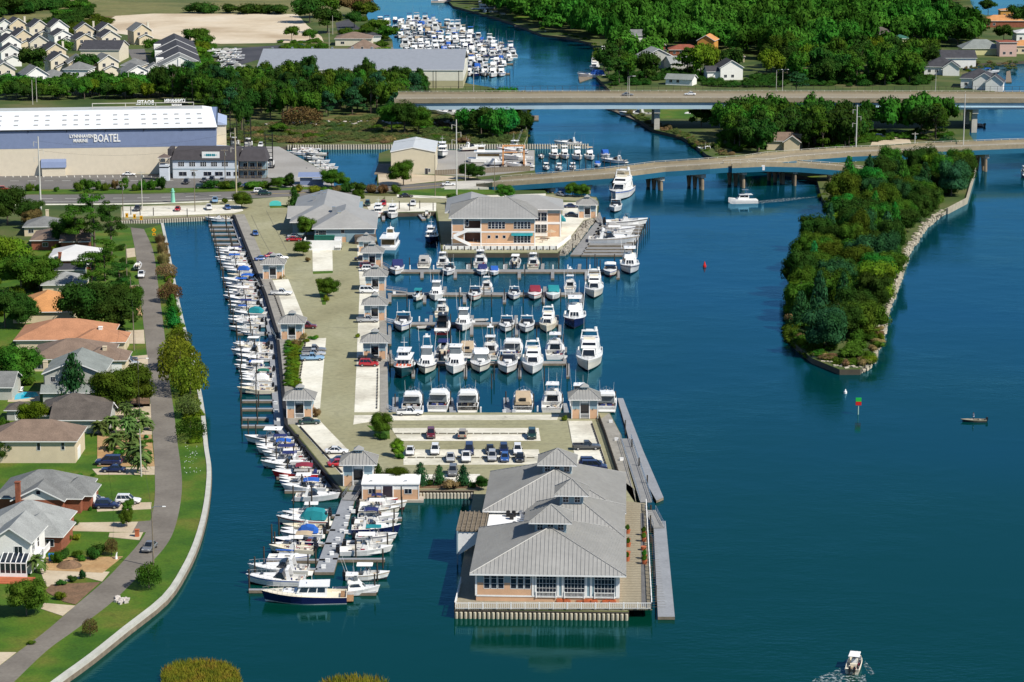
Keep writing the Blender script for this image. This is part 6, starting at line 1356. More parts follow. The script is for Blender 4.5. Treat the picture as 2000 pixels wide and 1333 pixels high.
# --- boats lying across: (kind, x bow, x stern, waterline y, hull, canvas, words)
def lying(rows,group,zb=0.0):
 for r in rows:
  kind,xb,xs,py,hull,cv,lab = r[:7]; z = r[7] if len(r) > 7 else zb
  a = P(xb,py,z); c = P(xs,py,z); L = math.hypot(a[0] - c[0],a[1] - c[1]); sc = L / LREF[kind]
  ext = 0 if kind not in ('console','open') else .0
  hd = math.degrees(math.atan2(a[1] - c[1],a[0] - c[0])) + rnd.uniform(-3.5,3.5)
  y = (a[1] + c[1]) / 2 + BREF[kind] * sc / 2
  boat(kind,lab,(a[0] + c[0]) / 2,y,hd,sc,hull,cv,group,z).scale = (sc,sc * 1.16,sc * rnd.uniform(1.0,1.2))
lying([
 ('open',400,449,434,None,None,'white open boat alone in the first slip, by the road bulkhead'),
 ('open',419,471,494,None,None,'slim white open boat, first below the empty slips of the long slip row'),
 ('console',421,479,504,None,'white','white centre console, second below the empty slips of the long slip row'),
 ('open',419,481,514,None,None,'white open boat, third below the empty slips of the long slip row'),
 ('open',432,486,526,None,None,'white open boat just before the blue-covered boats of the long slip row'),
 ('runabout',441,492,536,None,'blue','white motorboat under a long blue cover in the slip row by the grey dock house'),
 ('open',443,494,546,'cream',None,'cream open boat below the blue-covered motorboat in the slip row'),
 ('bimini',438,504,559,None,'blue','white motorboat with a square bright blue tarpaulin in the slip row'),
 ('open',442,500,570,None,None,'small white boat following the blue tarpaulin boat in the slip row'),
 ('console',437,502,583,None,'white','white centre console beside the parked white pickup, slip row'),
 ('open',444,505,593,None,None,'white open boat two slips below the tarpaulin boat'),
 ('console',444,506,608,None,'navy','white centre console with a navy top in the middle of the slip row'),
 ('runabout',455,520,622,None,'teal','white motorboat under a teal cover in the slip row'),
 ('open',461,516,632,None,None,'white open boat just below the teal-covered motorboat'),
 ('console',460,517,641,None,'white','white centre console two slips below the teal-covered motorboat'),
 ('open',469,516,657,None,None,'white open boat beside the dock house with the maroon car'),
 ('console',459,521,680,None,'white','white centre console at the start of the slips by the green hedge'),
 ('open',462,527,689,'cream',None,'open boat with pink seats by the green hedge, slip row'),
 ('express',450,527,698,None,None,'longer white cuddy boat poking out of the slips by the green hedge'),
 ('open',465,531,708,None,None,'white open boat with a low bow by the green hedge'),
 ('console',463,531,732,None,'white','white centre console in the middle of the hedge slips'),
 ('bimini',470,535,742,None,'green','white motorboat with a dark green bimini by the hedge'),
 ('runabout',467,531,753,None,'white','white cuddy boat with a thin blue stripe by the hedge'),
 ('open',462,535,772,'cream',None,'beige walkaround boat, last before the empty slips by the lower dock house'),
 ('console',476,575,872,'white','white','white centre console, first below the lower empty slips'),
 ('bimini',498,580,884,None,'blue','white motorboat with a blue bimini, second below the lower empty slips'),
 ('open',500,590,893,None,None,'white pilothouse skiff, third below the lower empty slips'),
 ('console',526,593,903,None,'white','small white centre console, fourth below the lower empty slips'),
 ('express',507,602,919,None,None,'white cuddy cruiser with a bow pulpit in the lower slip row'),
 ('console',537,609,926,None,'white','white centre console just above the red-hulled boat'),
 ('bimini',530,624,940,'red','burgundy','red-hulled motorboat with a red cover in the lower slip row'),
 ('open',543,627,950,None,None,'white open boat just below the red-hulled boat'),
 ('bimini',549,636,964,None,'blue','white boat with a blue bimini, last but one of the lower slip row'),
 ('express',664,576,981,None,'navy','big white sports cruiser with navy cockpit cover, bow towards the gate house'),
],'boats in the long slip row along the canal')
lying([
 ('console',564,640,1011,None,'white','white hardtop centre console, top boat on the canal side of the lower finger dock'),
 ('canvas_cruiser',538,642,1030,None,'teal','white cruiser with a teal cockpit canvas at the lower finger dock'),
 ('open',551,635,1042,'cream',None,'beige pontoon-like open boat at the lower finger dock'),
 ('runabout',546,629,1056,None,'blue','white motorboat with a royal blue cover at the lower finger dock'),
 ('bimini',532,623,1070,'navy','tan','navy-hulled boat with a tan cover at the lower finger dock'),
 ('open',524,612,1085,'cream',None,'cream runabout behind the sailing boat'),
 ('sail',607,523,1099,None,'blue','white sailing boat with a black mast and blue sail cover'),
 ('express',482,602,1128,None,None,'white express cruiser with a tall swept arch at the end of the lower finger dock'),
 ('express',478,594,1147,None,None,'white express boat with a pipe frame, beside the navy downeast cruiser'),
 ('lobster',508,676,1182,None,None,'long navy downeast cruiser with a white house across the end of the lower finger dock'),
 ('bimini',778,716,987,'red','navy','red and white bowrider beside the floating office'),
 ('open',795,702,1000,None,None,'white boat with a sharp bow just below the red and white bowrider'),
 ('bimini',779,698,1021,None,'navy','white dual console boat with a navy seat cover, east of the lower finger dock'),
 ('express',783,686,1046,'navy',None,'navy-hulled walkaround boat with a white topside, east of the lower finger dock'),
 ('console',776,694,1060,None,'teal','white centre console with a turquoise top, east of the lower finger dock'),
 ('open',767,663,1088,None,None,'long low white open boat east of the lower finger dock'),
 ('console',761,675,1136,None,'white','white centre console with a white square top near the dock end'),
 ('sportfish',742,648,1165,None,None,'white flybridge fishing boat behind the navy downeast cruiser'),
],'boats on the lower finger dock')
lying([
 ('open',1266,1184,444,None,None,'long low white speedboat, top of the angled pier'),
 ('runabout',1242,1176,456,None,'grey','white boat with grey covers, second on the angled pier'),
 ('express',1250,1150,478,None,None,'sleek white sports yacht with dark side windows on the angled pier'),
 ('console',1237,1172,464,None,'white','small white boat squeezed between two longer ones on the angled pier'),
],'boats on the angled pier')
def placed(kind,lab,px,py,head,L,hull=None,cv=None,group=None,z=0.0,drop=(),near=True):
 p = P(px,py,z); return boat(kind,lab,p[0],p[1],head,L / LREF[kind],hull,cv,group,z,drop=drop)
placed('yacht','large white three-deck yacht lying beyond the angled pier',1212,384,-101,25)
placed('express','white express cruiser tucked under the bow of the large yacht',1202,411,-96,12)
placed('catamaran','white fishing catamaran under way near the low bridge',1451,397,188,9.6)
placed('console','cream centre console with twin outboards speeding off in the near corner',1669,1302,76,7.2,'cream','white')
placed('skiff','low olive skiff with one angler out on the open water',1901,824,180,5.4)
placed('trawler','dark workboat cut by the picture edge below the highway bridge',2003,345,90,10,'maroon')
placed('dinghy','grey inflatable dinghy tied to the third basin dock',828,642,20,3.4)
placed('dinghy','small dark inflatable beside the third basin dock walkway',940,628,10,3.4)
EX = []
for y in (499,509,519,531,553,565,577,588,600,614,627,636,649,684,693,703,714,724,737,747,762): x = 421 + (y - 494) * .17; EX.append((rnd.choice(['open','console','open','bimini']),x + rnd.uniform(-4,8),x + 58 + rnd.uniform(-6,6),y,None,rnd.choice(['white','white','blue','navy','grey']),'small white boat squeezed between longer slip row boats'))
for y in (876,888,898,910,932,944,957): x = 498 + (y - 876) * .62; EX.append((rnd.choice(['open','console']),x + rnd.uniform(-4,8),x + 80,y,None,rnd.choice(['white','navy','grey']),'small white boat squeezed between lower slip row boats'))
for y,a,b in ((1019,550,640),(1048,548,630),(1077,530,612),(1008,782,700),(1033,778,692),(1074,768,676)): EX.append((rnd.choice(['open','console']),a,b,y,None,'white','plain white boat squeezed in at the lower finger dock'))
lying(EX,'boats squeezed between the slips')
# --- boats on the hard and in the slips behind the low bridge
YG = 'boats in the boatyard'
for a in [('trawler','white pilothouse boat on stands beside the beige shed',864,303,-88,13,'white',None,LZ + .9),('express','white cuddy boat on a trailer by the seawall',925,292,20,10,None,None,LZ + .6),('houseboat','white cabin boat on the hard with two dark windows',950,314,178,14,None,None,LZ + .6),
   ('runabout','small white boat with blue stripes in front of the cabin boat',968,322,-10,8,None,'white',LZ + .4),('sportfish','white cruiser hanging inside the orange travel lift',1010,312,178,12,None,None,LZ + 1.4),('express','white hull set down under the orange travel lift',1014,326,175,10,None,None,LZ + .3),('sportfish','white boat behind the orange travel lift',1000,298,170,12,None,None,LZ + .4)]:
 placed(a[0],a[1],a[2],a[3],a[4],a[5],a[6],a[7],YG,a[8])
for k,(x,y) in enumerate([(1083,309),(1103,309),(1128,311),(1152,311)]): placed('far_cruiser',f'white cruiser bow-out in the boatyard slips, {nth(k)} from the yard',x,y,-85,11,None,'white' if k != 3 else 'tan',YG)
for k,(x,y) in enumerate([(1067,331),(1092,332),(1119,331)]): placed('console',f'small white centre console by the low bridge wall, {nth(k)} from the yard',x,y,-88,7.5,None,'white',YG)
for lab,kd,x,y,h,L,cv in [('boat with a big blue cover at the end of the boatyard slips','canvas_cruiser',1183,308,-85,10,'blue'),('white boat outside the blue-covered boat at the boatyard slips','express',1198,318,160,10,None),('long white yacht alongside the seawall end','express',1109,284,178,11,None),('small grey boat nearest the boatyard edge','open',1057,309,-90,7,None),('small boat under a blue tarpaulin near the low bridge','runabout',1167,325,-90,7,'blue'),
  ('blue-covered boat in the shade under the low bridge','runabout',1094,358,175,12,'navy'),('boat with blue and red gear showing under the low bridge','bimini',1160,353,178,14,'blue')]: placed(kd,lab,x,y,h,L,None,cv,YG)
# --- boat racks next to the boatel
for k,(x,y) in enumerate([(592,295),(600,300),(608,297),(618,304),(612,312),(624,320),(634,327),(640,333),(583,303),(622,336)]): placed('open',f'white motorboat in the slips beside the boat storage hall, {nth(k)} from the seawall',x,y,rnd.choice([0,180,5]),8,None,None,'boats in the boat hall slips')
# --- the far side of the river
FG = 'boats on the far river bank'
for lab,kd,x,y,h,L,hu,cv in [('white motor yacht with a reddish top docked on the wooded bank','yacht',1161,137,-95,17,None,None),('boat under a bright blue cover above the highway bridge','canvas_cruiser',1155,152,178,14,None,'blue'),('white cruiser at the private dock on the wooded bank','far_cruiser',1178,104,-95,9,None,None),('white sport cruiser moored under the highway bridge','express',1240,228,175,14,None,None),('white cruiser behind the sport cruiser under the highway bridge','far_cruiser',1228,217,175,12,None,None),('small boat on a lift under the highway bridge','runabout',1205,208,175,8,None,'white'),('white runabout parked on the grass by the river','runabout',1338,228,175,7,None,'white'),
  ('white cruiser at the wooded shore far up the river','far_cruiser',945,22,-10,16,None,None),('small white boat at the long timber jetty','open',1065,66,175,8,None,None),('cluster boat by the far jetty with the tall mast','sail',985,33,0,9,None,'white'),('white boat off the headland far up the river','far_cruiser',862,6,0,14,None,None),('low white boat by the shore hut far up the river','express',955,28,10,12,None,None),('white boat with a blue canopy beside the gabled river house','bimini',1935,143,0,9,None,'blue'),('grey boat at the dock past the highway bridge pier','far_cruiser',1950,210,180,10,None,None),('boat on a timber lift below the brown-roofed waterside house','express',1376,297,120,9,None,None),('white boat behind the rocks under the highway bridge','open',1905,246,140,8,None,None)]: placed(kd,lab,x,y,h,L,hu,cv,FG)
# --- the crowded far marina
k = 0
for ri,(y,x0,x1) in enumerate([(44,735,862),(50,752,878),(58,770,900),(66,776,918),(74,778,938),(83,782,960),(92,785,985),(101,788,1002),(110,790,1008),(119,905,1004),(128,905,998),(138,908,996),(149,912,992)]):
 x = x0 + rnd.uniform(0,8); j = 0
 while x < x1:
  if rnd.random() < .92:
   kd = rnd.choice(['far_cruiser','far_cruiser','far_cruiser','express','bimini','canvas_cruiser'])
   L = rnd.uniform(11,15.5) if kd == 'far_cruiser' else rnd.uniform(9.5,12.5)
   cv = rnd.choice(['white','white','white','blue','navy','tan','grey'])
   kdw = {'far_cruiser': 'flybridge cruiser','express': 'open cruiser','bimini': 'canopied motorboat','canvas_cruiser': 'canvas-covered cruiser'}[kd]
   placed(kd,f'white {kdw} with {cv} top, {nth(j)} from the shore in far marina row {ORD[ri]}',x,y + rnd.uniform(-1.5,1.5),rnd.choice([-90,-90,90]) + rnd.uniform(-8,8),L,rnd.choice([None] * 12 + ['navy']),cv,'boats of the far marina'); j += 1
  x += rnd.uniform(12.5,17)
for k in range(26):
 x = rnd.uniform(416,462); y = rnd.uniform(98,142); x += (y - 98) * .3
 placed(rnd.choice(['open','runabout','console']),'white trailer boat in the far storage lot',x,y,rnd.uniform(-25,15),rnd.uniform(7,9),None,rnd.choice(['white','grey','white']),'trailer boats in the far storage lot',LZ + .5)
for k in range(5): placed('express',f'white boat laid up in the shade under the highway bridge, {nth(k)} from the trees',860 + k * 15,222 + rnd.uniform(-3,3),175,10,None,None,'boats laid up under the highway bridge',LZ + .5)
# boat trailers in the street
placed('open','white boat on a trailer behind the white street pickup',270,522,92,6.5,None,None,None,LZ + .6)
placed('sail','small white sailing dinghy parked beside the two-storey sage-roofed house',215,742,10,6.0,None,'grey',None,LZ + .6,('mast',))
placed('runabout','white covered boat on a driveway below the small sailing dinghy',205,748,175,6.4,None,'white',None,LZ + .6)

# ---------------------------------------------------------------- docks, gangways, piles, dock furniture
def slab_px(m,px,z0=.1,z1=.55,mi=0): m.prism([P(x,y,z1) for x,y in px],z0,z1,mi,mi)
def dock(label,parts,mtl=None,name='floating_dock'):
 t = thing(name,label,'dock')
 for nm,px in parts:
  m = MB(); pts = [P(x,y,.55) for x,y in px]
  if sum((a[0] * b[1] - b[0] * a[1]) for a,b in zip(pts,pts[1:] + pts[:1])) < 0: pts.reverse()
  m.prism(pts,.05,.55,0,1); obj(nm,m.mesh(nm,[mtl or floatdeck,timber]),t)
 return t
dock('long grey floating walkway along the canal bulkhead with empty fingers',[('walkway',[(449,424),(455,424),(503,540),(518,578),(540,652),(552,768),(556,832),(650,952),(632,952),(536,835),(531,768),(524,655),(505,580),(490,540)])] +
  [('finger',[(xa,y),(xb,y),(xb + 1,y + 2.6),(xa,y + 2.6)]) for y,xa,xb in [(439,408,455),(447,410,458),(456,413,461),(466,416,465),(475,419,468),(483,422,472),(520,432,492),(552,442,502),(577,446,512),(599,450,516),(626,458,522),(649,464,526),(671,466,527),(716,468,531),(758,470,535),(781,473,534),(797,473,534),(815,472,524),(830,472,540),(850,485,556),(908,520,600),(930,540,612),(957,556,632)]])
dock('lower floating finger dock running out from the gate house',[('walkway',[(668,972),(694,972),(652,1118),(614,1118)])] + [('finger',[(xa,y),(xb,y),(xb,y + 3.4),(xa,y + 3.4)]) for y,xa,xb in [(1005,560,664),(1034,548,655),(1060,545,648),(1092,520,640),(1010,690,785),(1058,672,762),(1090,650,752),(1110,490,620),(1150,486,620),(1155,640,735)]])
dock('long grey outer floating dock beside the parking lot ramp',[('walkway',[(1206,778),(1217,778),(1256,880),(1296,972),(1282,978),(1240,905),(1226,850)])])
dock('separate grey floating dock beside the restaurant boardwalk',[('walkway',[(1276,1018),(1300,1018),(1318,1205),(1285,1205)])])
def row_dock(label,y,x0,x1,fing):
 dock(label,[('walkway',[(x0,y - 2.5),(x1,y - 2.5),(x1,y + 2.5),(x0,y + 2.5)])] + [('finger',[(x,y + (2.6 if d > 0 else -2.6)),(x + 6.5,y + (2.6 if d > 0 else -2.6)),(x + 6.5 + (1 if d < 0 else 0),y + d),(x + (1 if d < 0 else 0),y + d)]) for x,d in fing],greydeck)
row_dock('first grey basin dock, opposite the peach building',529,757,1210,[(821,14),(886,14),(912,-13),(984,-13),(1011,14),(1056,-14),(1076,15),(1128,-13),(1142,16),(1204,14)])
row_dock('second grey basin dock',574,757,1140,[(826,17),(865,-14),(904,17),(982,17),(1058,17),(1060,-14),(1132,17),(758,16)])
row_dock('third grey basin dock with a yellow dock box',632,768,1090,[(758,40),(838,-16),(918,-16),(918,22),(1004,-16),(1006,22),(1084,-16),(1090,22)])
row_dock('fourth grey basin dock',708,760,1106,[(804,28),(906,28),(1012,28),(758,-24),(850,-24),(950,-22),(1046,-22),(1106,28),(1100,-30)])
dock('grey landing fingers along the parking quay',[('finger',[(767,776),(778,776),(778,808),(766,808)]),('finger',[(876,777),(884,777),(892,808),(878,808)]),('finger',[(983,777),(993,777),(1000,808),(985,808)]),('finger',[(1100,788),(1107,788),(1112,808),(1102,808)])],floatdeck)
dock('angled grey pier with many narrow fingers off the boulder bank',[('walkway',[(1114,498),(1137,498),(1178,435),(1172,415),(1162,418),(1165,432)])] + [('finger',[(1137 + (497 - y) * .6,y - 2),(1232 + (497 - y) * .45,y - 2),(1232 + (497 - y) * .45,y + 1.5),(1135 + (497 - y) * .6,y + 1.5)]) for y in (497,491,485,478,472,466,460,453,447,441)],greydeck)
dock('short floating finger in the clubhouse arm of the basin',[('finger',[(812,414),(820,414),(832,428),(824,429)]),('finger',[(745,414),(752,414),(752,430),(746,430)])],floatdeck)
for k,(y,a,b) in enumerate([(52,740,880),(70,770,925),(88,780,975),(106,786,1005),(124,905,1002),(143,906,996)]): dock(f'narrow timber pier under far marina boat rows, {nth(k)} from the field',[('walkway',[(a,y),(b,y),(b,y + 1.4),(a,y + 1.4)])],timber,'timber_pier')
for lab,pp in [('timber jetty on the wooded far bank',[(1005,50),(1095,52),(1095,54),(1005,52)]),('L-shaped dock for the motor yacht on the wooded bank',[(1130,150),(1175,140),(1178,144),(1132,160)]),('dock behind the highway bridge with moored cruisers',[(1185,206),(1262,238),(1258,242),(1182,210)]),('timber dock beside the gabled river house',[(1966,140),(1973,138),(1976,160),(1964,160)]),('grey float beside the highway bridge pier',[(1030,226),(1052,226),(1052,234),(1030,234)])]: dock(lab,[('walkway',pp)],timber,'timber_dock')
def gangway(lab,a,b,za,zb,w=1.5):
 pa,pb = Vector(P(*a,za)),Vector(P(*b,zb)); t = thing('gangway',lab,'gangway'); d = (pb - pa); d.z = 0; d.normalize(); n = Vector((-d.y,d.x,0)) * w / 2; u = Vector((0,0,.12))
 m = MB(); m.hexa([pa - n,pb - n,pb + n,pa + n],[pa - n + u,pb - n + u,pb + n + u,pa + n + u]); obj('ramp',m.mesh('ramp',[greydeck]),t)
 for s in (1,-1):
  m = MB(); h = Vector((0,0,1.0)); m.tube([pa + n * s + h,pb + n * s + h],.05,5); m.tube([pa + n * s + h * .55,pb + n * s + h * .55],.035,5)
  k = max(2,int((pb - pa).length / 1.6))
  for i in range(k + 1): p = pa.lerp(pb,i / k) + n * s; m.cyl(p,p + h,.035,.035,5)
  obj('handrail',m.mesh('handrail',[steel]),t)
gangway('aluminium gangway down to the first basin dock',(745,520),(762,529),1.4,.6); gangway('aluminium gangway down to the second basin dock',(752,566),(795,572),1.4,.6); gangway('aluminium gangway down to the third basin dock',(755,630),(775,634),1.4,.6); gangway('aluminium gangway down to the fourth basin dock',(755,694),(764,706),1.4,.6)
gangway('timber gangway from the gate house to the lower finger dock',(700,950),(681,978),1.5,.6,2.6); gangway('long dark gangway ramp beside the outer floating dock',(1222,858),(1262,982),1.4,1.5,2.2); gangway('short pale gangway to the separate outer dock',(1270,998),(1287,1032),1.5,.6,2.0); gangway('gangway beside the quay end of the west basin wall',(757,800),(770,806),1.4,.6); gangway('gangway from the boulder bank dock house to the angled pier',(1164,424),(1172,436),1.4,.6)
gangway('white gangway from the far clubhouse walk',(512,560),(502,548),1.4,.6); gangway('white gangway beside the maroon car dock house',(545,664),(536,648),1.4,.6)
PILE = {}
def pile_mesh(h,r=.15):
 k = (round(h,1),r)
 if k not in PILE: m = MB(); m.cyl((0,0,-1.5),(0,0,h),r,r * .9,7); PILE[k] = m.mesh('piling',[darktimber])
 return PILE[k]
def piling(px,py,h,label,group,z=0):
 p = P(px,py,0); o = obj('piling',pile_mesh(h),None,p); tag(o,label,'piling',group)
for y in (441,449,458,467,476,485,496,506,517,528,540,551,563,575,588,600,613,626,640,655,671,688,705,722,740,758,776,794,812,832):
 x = 408 + (y - 434) * (472 - 408) / (700 - 434) if y < 700 else 472
 piling(x + rnd.uniform(-2,2),y,3.6,'thin outer piling of the long slip row','outer pilings of the long slip row'); piling(x + 31 + rnd.uniform(-3,3),y,3.4,'thin inner piling of the long slip row','inner pilings of the long slip row')
for x,y in [(485,850),(500,862),(520,885),(540,905),(562,930),(590,962),(573,985),(609,985),(540,870),(558,890),(574,905),(604,950)]: piling(x,y,3.6,'thin dark piling of the lower slips','pilings of the lower slip row')
for x,y in [(545,1045),(537,1075),(531,1060),(516,1105),(498,1125),(487,1150),(602,1120),(617,1110),(642,1040),(605,1015),(735,1000),(785,1005),(770,1030),(768,1050),(757,1078),(748,1110),(737,1135),(732,1160),(695,1090),(715,1045),(784,985),(733,985)]: piling(x,y,3.4,'dark timber piling at the lower finger dock','pilings of the lower finger dock')
for x,y in [(800,527),(845,560),(880,520),(920,527),(984,527),(1025,540),(1057,520),(1091,527),(1092,515),(1146,527),(1162,520),(1166,528),(1172,532),(1200,520),(1205,545),(795,600),(862,610),(897,590),(945,580),(960,600),(985,590),(1022,592),(1060,595),(1095,590),(1110,610),(1140,600),(800,660),(880,670),(880,640),(958,655),(965,665),(1000,660),(1048,665),(1090,660),(1100,680),(807,735),(857,745),(909,742),(960,760),(965,742),(1014,742),(1063,745),(1108,738),(772,800),(826,800),(880,795),(935,800),(988,795),(1042,800),(1098,800),(760,700),(762,720)]: piling(x,y,3.5,'dark timber piling among the basin slips','pilings of the main basin')
for k in range(10): piling(1268 - k * 3.6,447 + k * 5.6,3.4,'dark piling of the angled pier','pilings of the angled pier')
for x,y in [(1202,792),(1221,850),(1234,888),(1248,925),(1264,960),(1270,1040),(1274,1085),(1277,1130),(1281,1180),(1118,497),(1124,478),(1144,452)]: piling(x,y,3.2,'guide pile of the outer floating docks','guide piles of the outer docks')
for x,y in [(256,428),(274,429),(300,430),(366,432),(800,420),(780,417),(846,420),(870,418),(820,416)]: piling(x,y,4.0,'dark mooring pile at the road bulkhead','mooring piles of the road bulkhead')
for k in range(18): x = rnd.uniform(905,1010); y = rnd.uniform(100,156); piling(x,y,4,'thin pile of the far marina','piles of the far marina')
for k in range(12): piling(1060 + k * 12,322 + (k % 3) * 8,4.2,'mooring pile in the boatyard slips','piles of the boatyard slips')
for k in range(9): piling(572 + k * 9,293 + k * 6 + (k % 2) * 3,2.6,'pale pile of the boat hall slips','piles of the boat hall slips')
# bulkhead piles: road head wall of the canal, wall by the gate house, seawall
def piled_wall(lab,a,b,n,z0,z1,r,mtl,cap=True):
 t = thing('bulkhead_wall',lab,'wall'); pa,pb = Vector(P(*a,LZ)),Vector(P(*b,LZ)); m = MB(); m.cyl((0,0,z0 - LZ),(0,0,z1 - LZ),r,r * .8,7); me = m.mesh('sheet_pile',[mtl])
 for k in range(n): p = pa.lerp(pb,(k + .5) / n); obj('sheet_pile',me,t,(p.x,p.y - r,LZ))
 m = MB(); d = Vector((0,.4,0)); m.hexa([Vector((pa.x,pa.y,.9)),Vector((pb.x,pb.y,.9)),Vector((pb.x,pb.y,.9)) + d,Vector((pa.x,pa.y,.9)) + d],[Vector((pa.x,pa.y,LZ + .15)),Vector((pb.x,pb.y,LZ + .15)),Vector((pb.x,pb.y,LZ + .15)) + d,Vector((pa.x,pa.y,LZ + .15)) + d]); obj('cap',m.mesh('cap',[timber]),t)
pal = mat('pale_pile2',(0.50,0.47,0.38),.8,.2,1.5)
piled_wall('dark bulkhead of pale round piles at the head of the canal',(236,431),(460,421),48,-1,1.2,.34,pal); piled_wall('piled bulkhead between the floating office and the restaurant',(818,960),(932,960),17,-1,1.05,.33,pal)
piled_wall('white capped seawall running out across the creek mouth',(560,286),(1150,284),120,-1,1.9,.38,pal)
# dock boxes, pedestals
bx = MB(); bx.box(-.38,.38,-.22,.22,0,.5); bx.box(-.41,.41,-.25,.25,.5,.57); boxm = bx.mesh('dock_box',[trimw])
pe = MB(); pe.box(-.16,.16,-.16,.16,0,1.15); pe.cyl((0,0,1.15),(0,0,1.3),.2,.1,6); pem = pe.mesh('power_pedestal',[trimw])
for me,nm,cat,z,lab,grp,pts in [(boxm,'dock_box','box',.55,'white dock box on the lower finger dock','dock boxes of the lower dock',[(686,996),(690,1002),(679,1013),(676,1027),(668,1040),(676,1042),(660,1056),(653,1068),(660,1078),(648,1084),(640,1098),(632,1110)]),(boxm,'dock_box','box',.55,'white dock box on the canal slip walkway','dock boxes of the slip row',[(452,432),(470,468),(486,500),(487,523),(505,560),(510,588),(518,605),(524,628),(528,660),(530,690),(534,720),(538,790),(540,806),(544,822),(566,850),(590,880),(612,905),(628,925)]),(pem,'power_pedestal','pedestal',.55,'white power pedestal on the basin docks','pedestals of the basin docks',[(801,527),(847,527),(912,526),(984,526),(1024,526),(1080,526),(1109,526),(1152,526),(899,571),(962,571),(1000,571),(1120,572),(819,628),(960,630),(1010,632),(826,804),(939,806),(1050,804)]),(boxm,'dock_box','box',LZ + .1,'white utility box on the outer walk','utility boxes on the outer walk',[(1193,826),(1204,861),(1214,900)]),(boxm,'dock_box','box',.55,'white dock box on the basin docks','dock boxes of the basin',[(833,628),(925,630),(770,574),(985,806),(1004,806),(870,700),(1105,700)])]:
 for k,(x,y) in enumerate(pts): tag(obj(nm,me,None,P(x,y,z),rnd.uniform(-.2,.2)),lab,cat,grp)
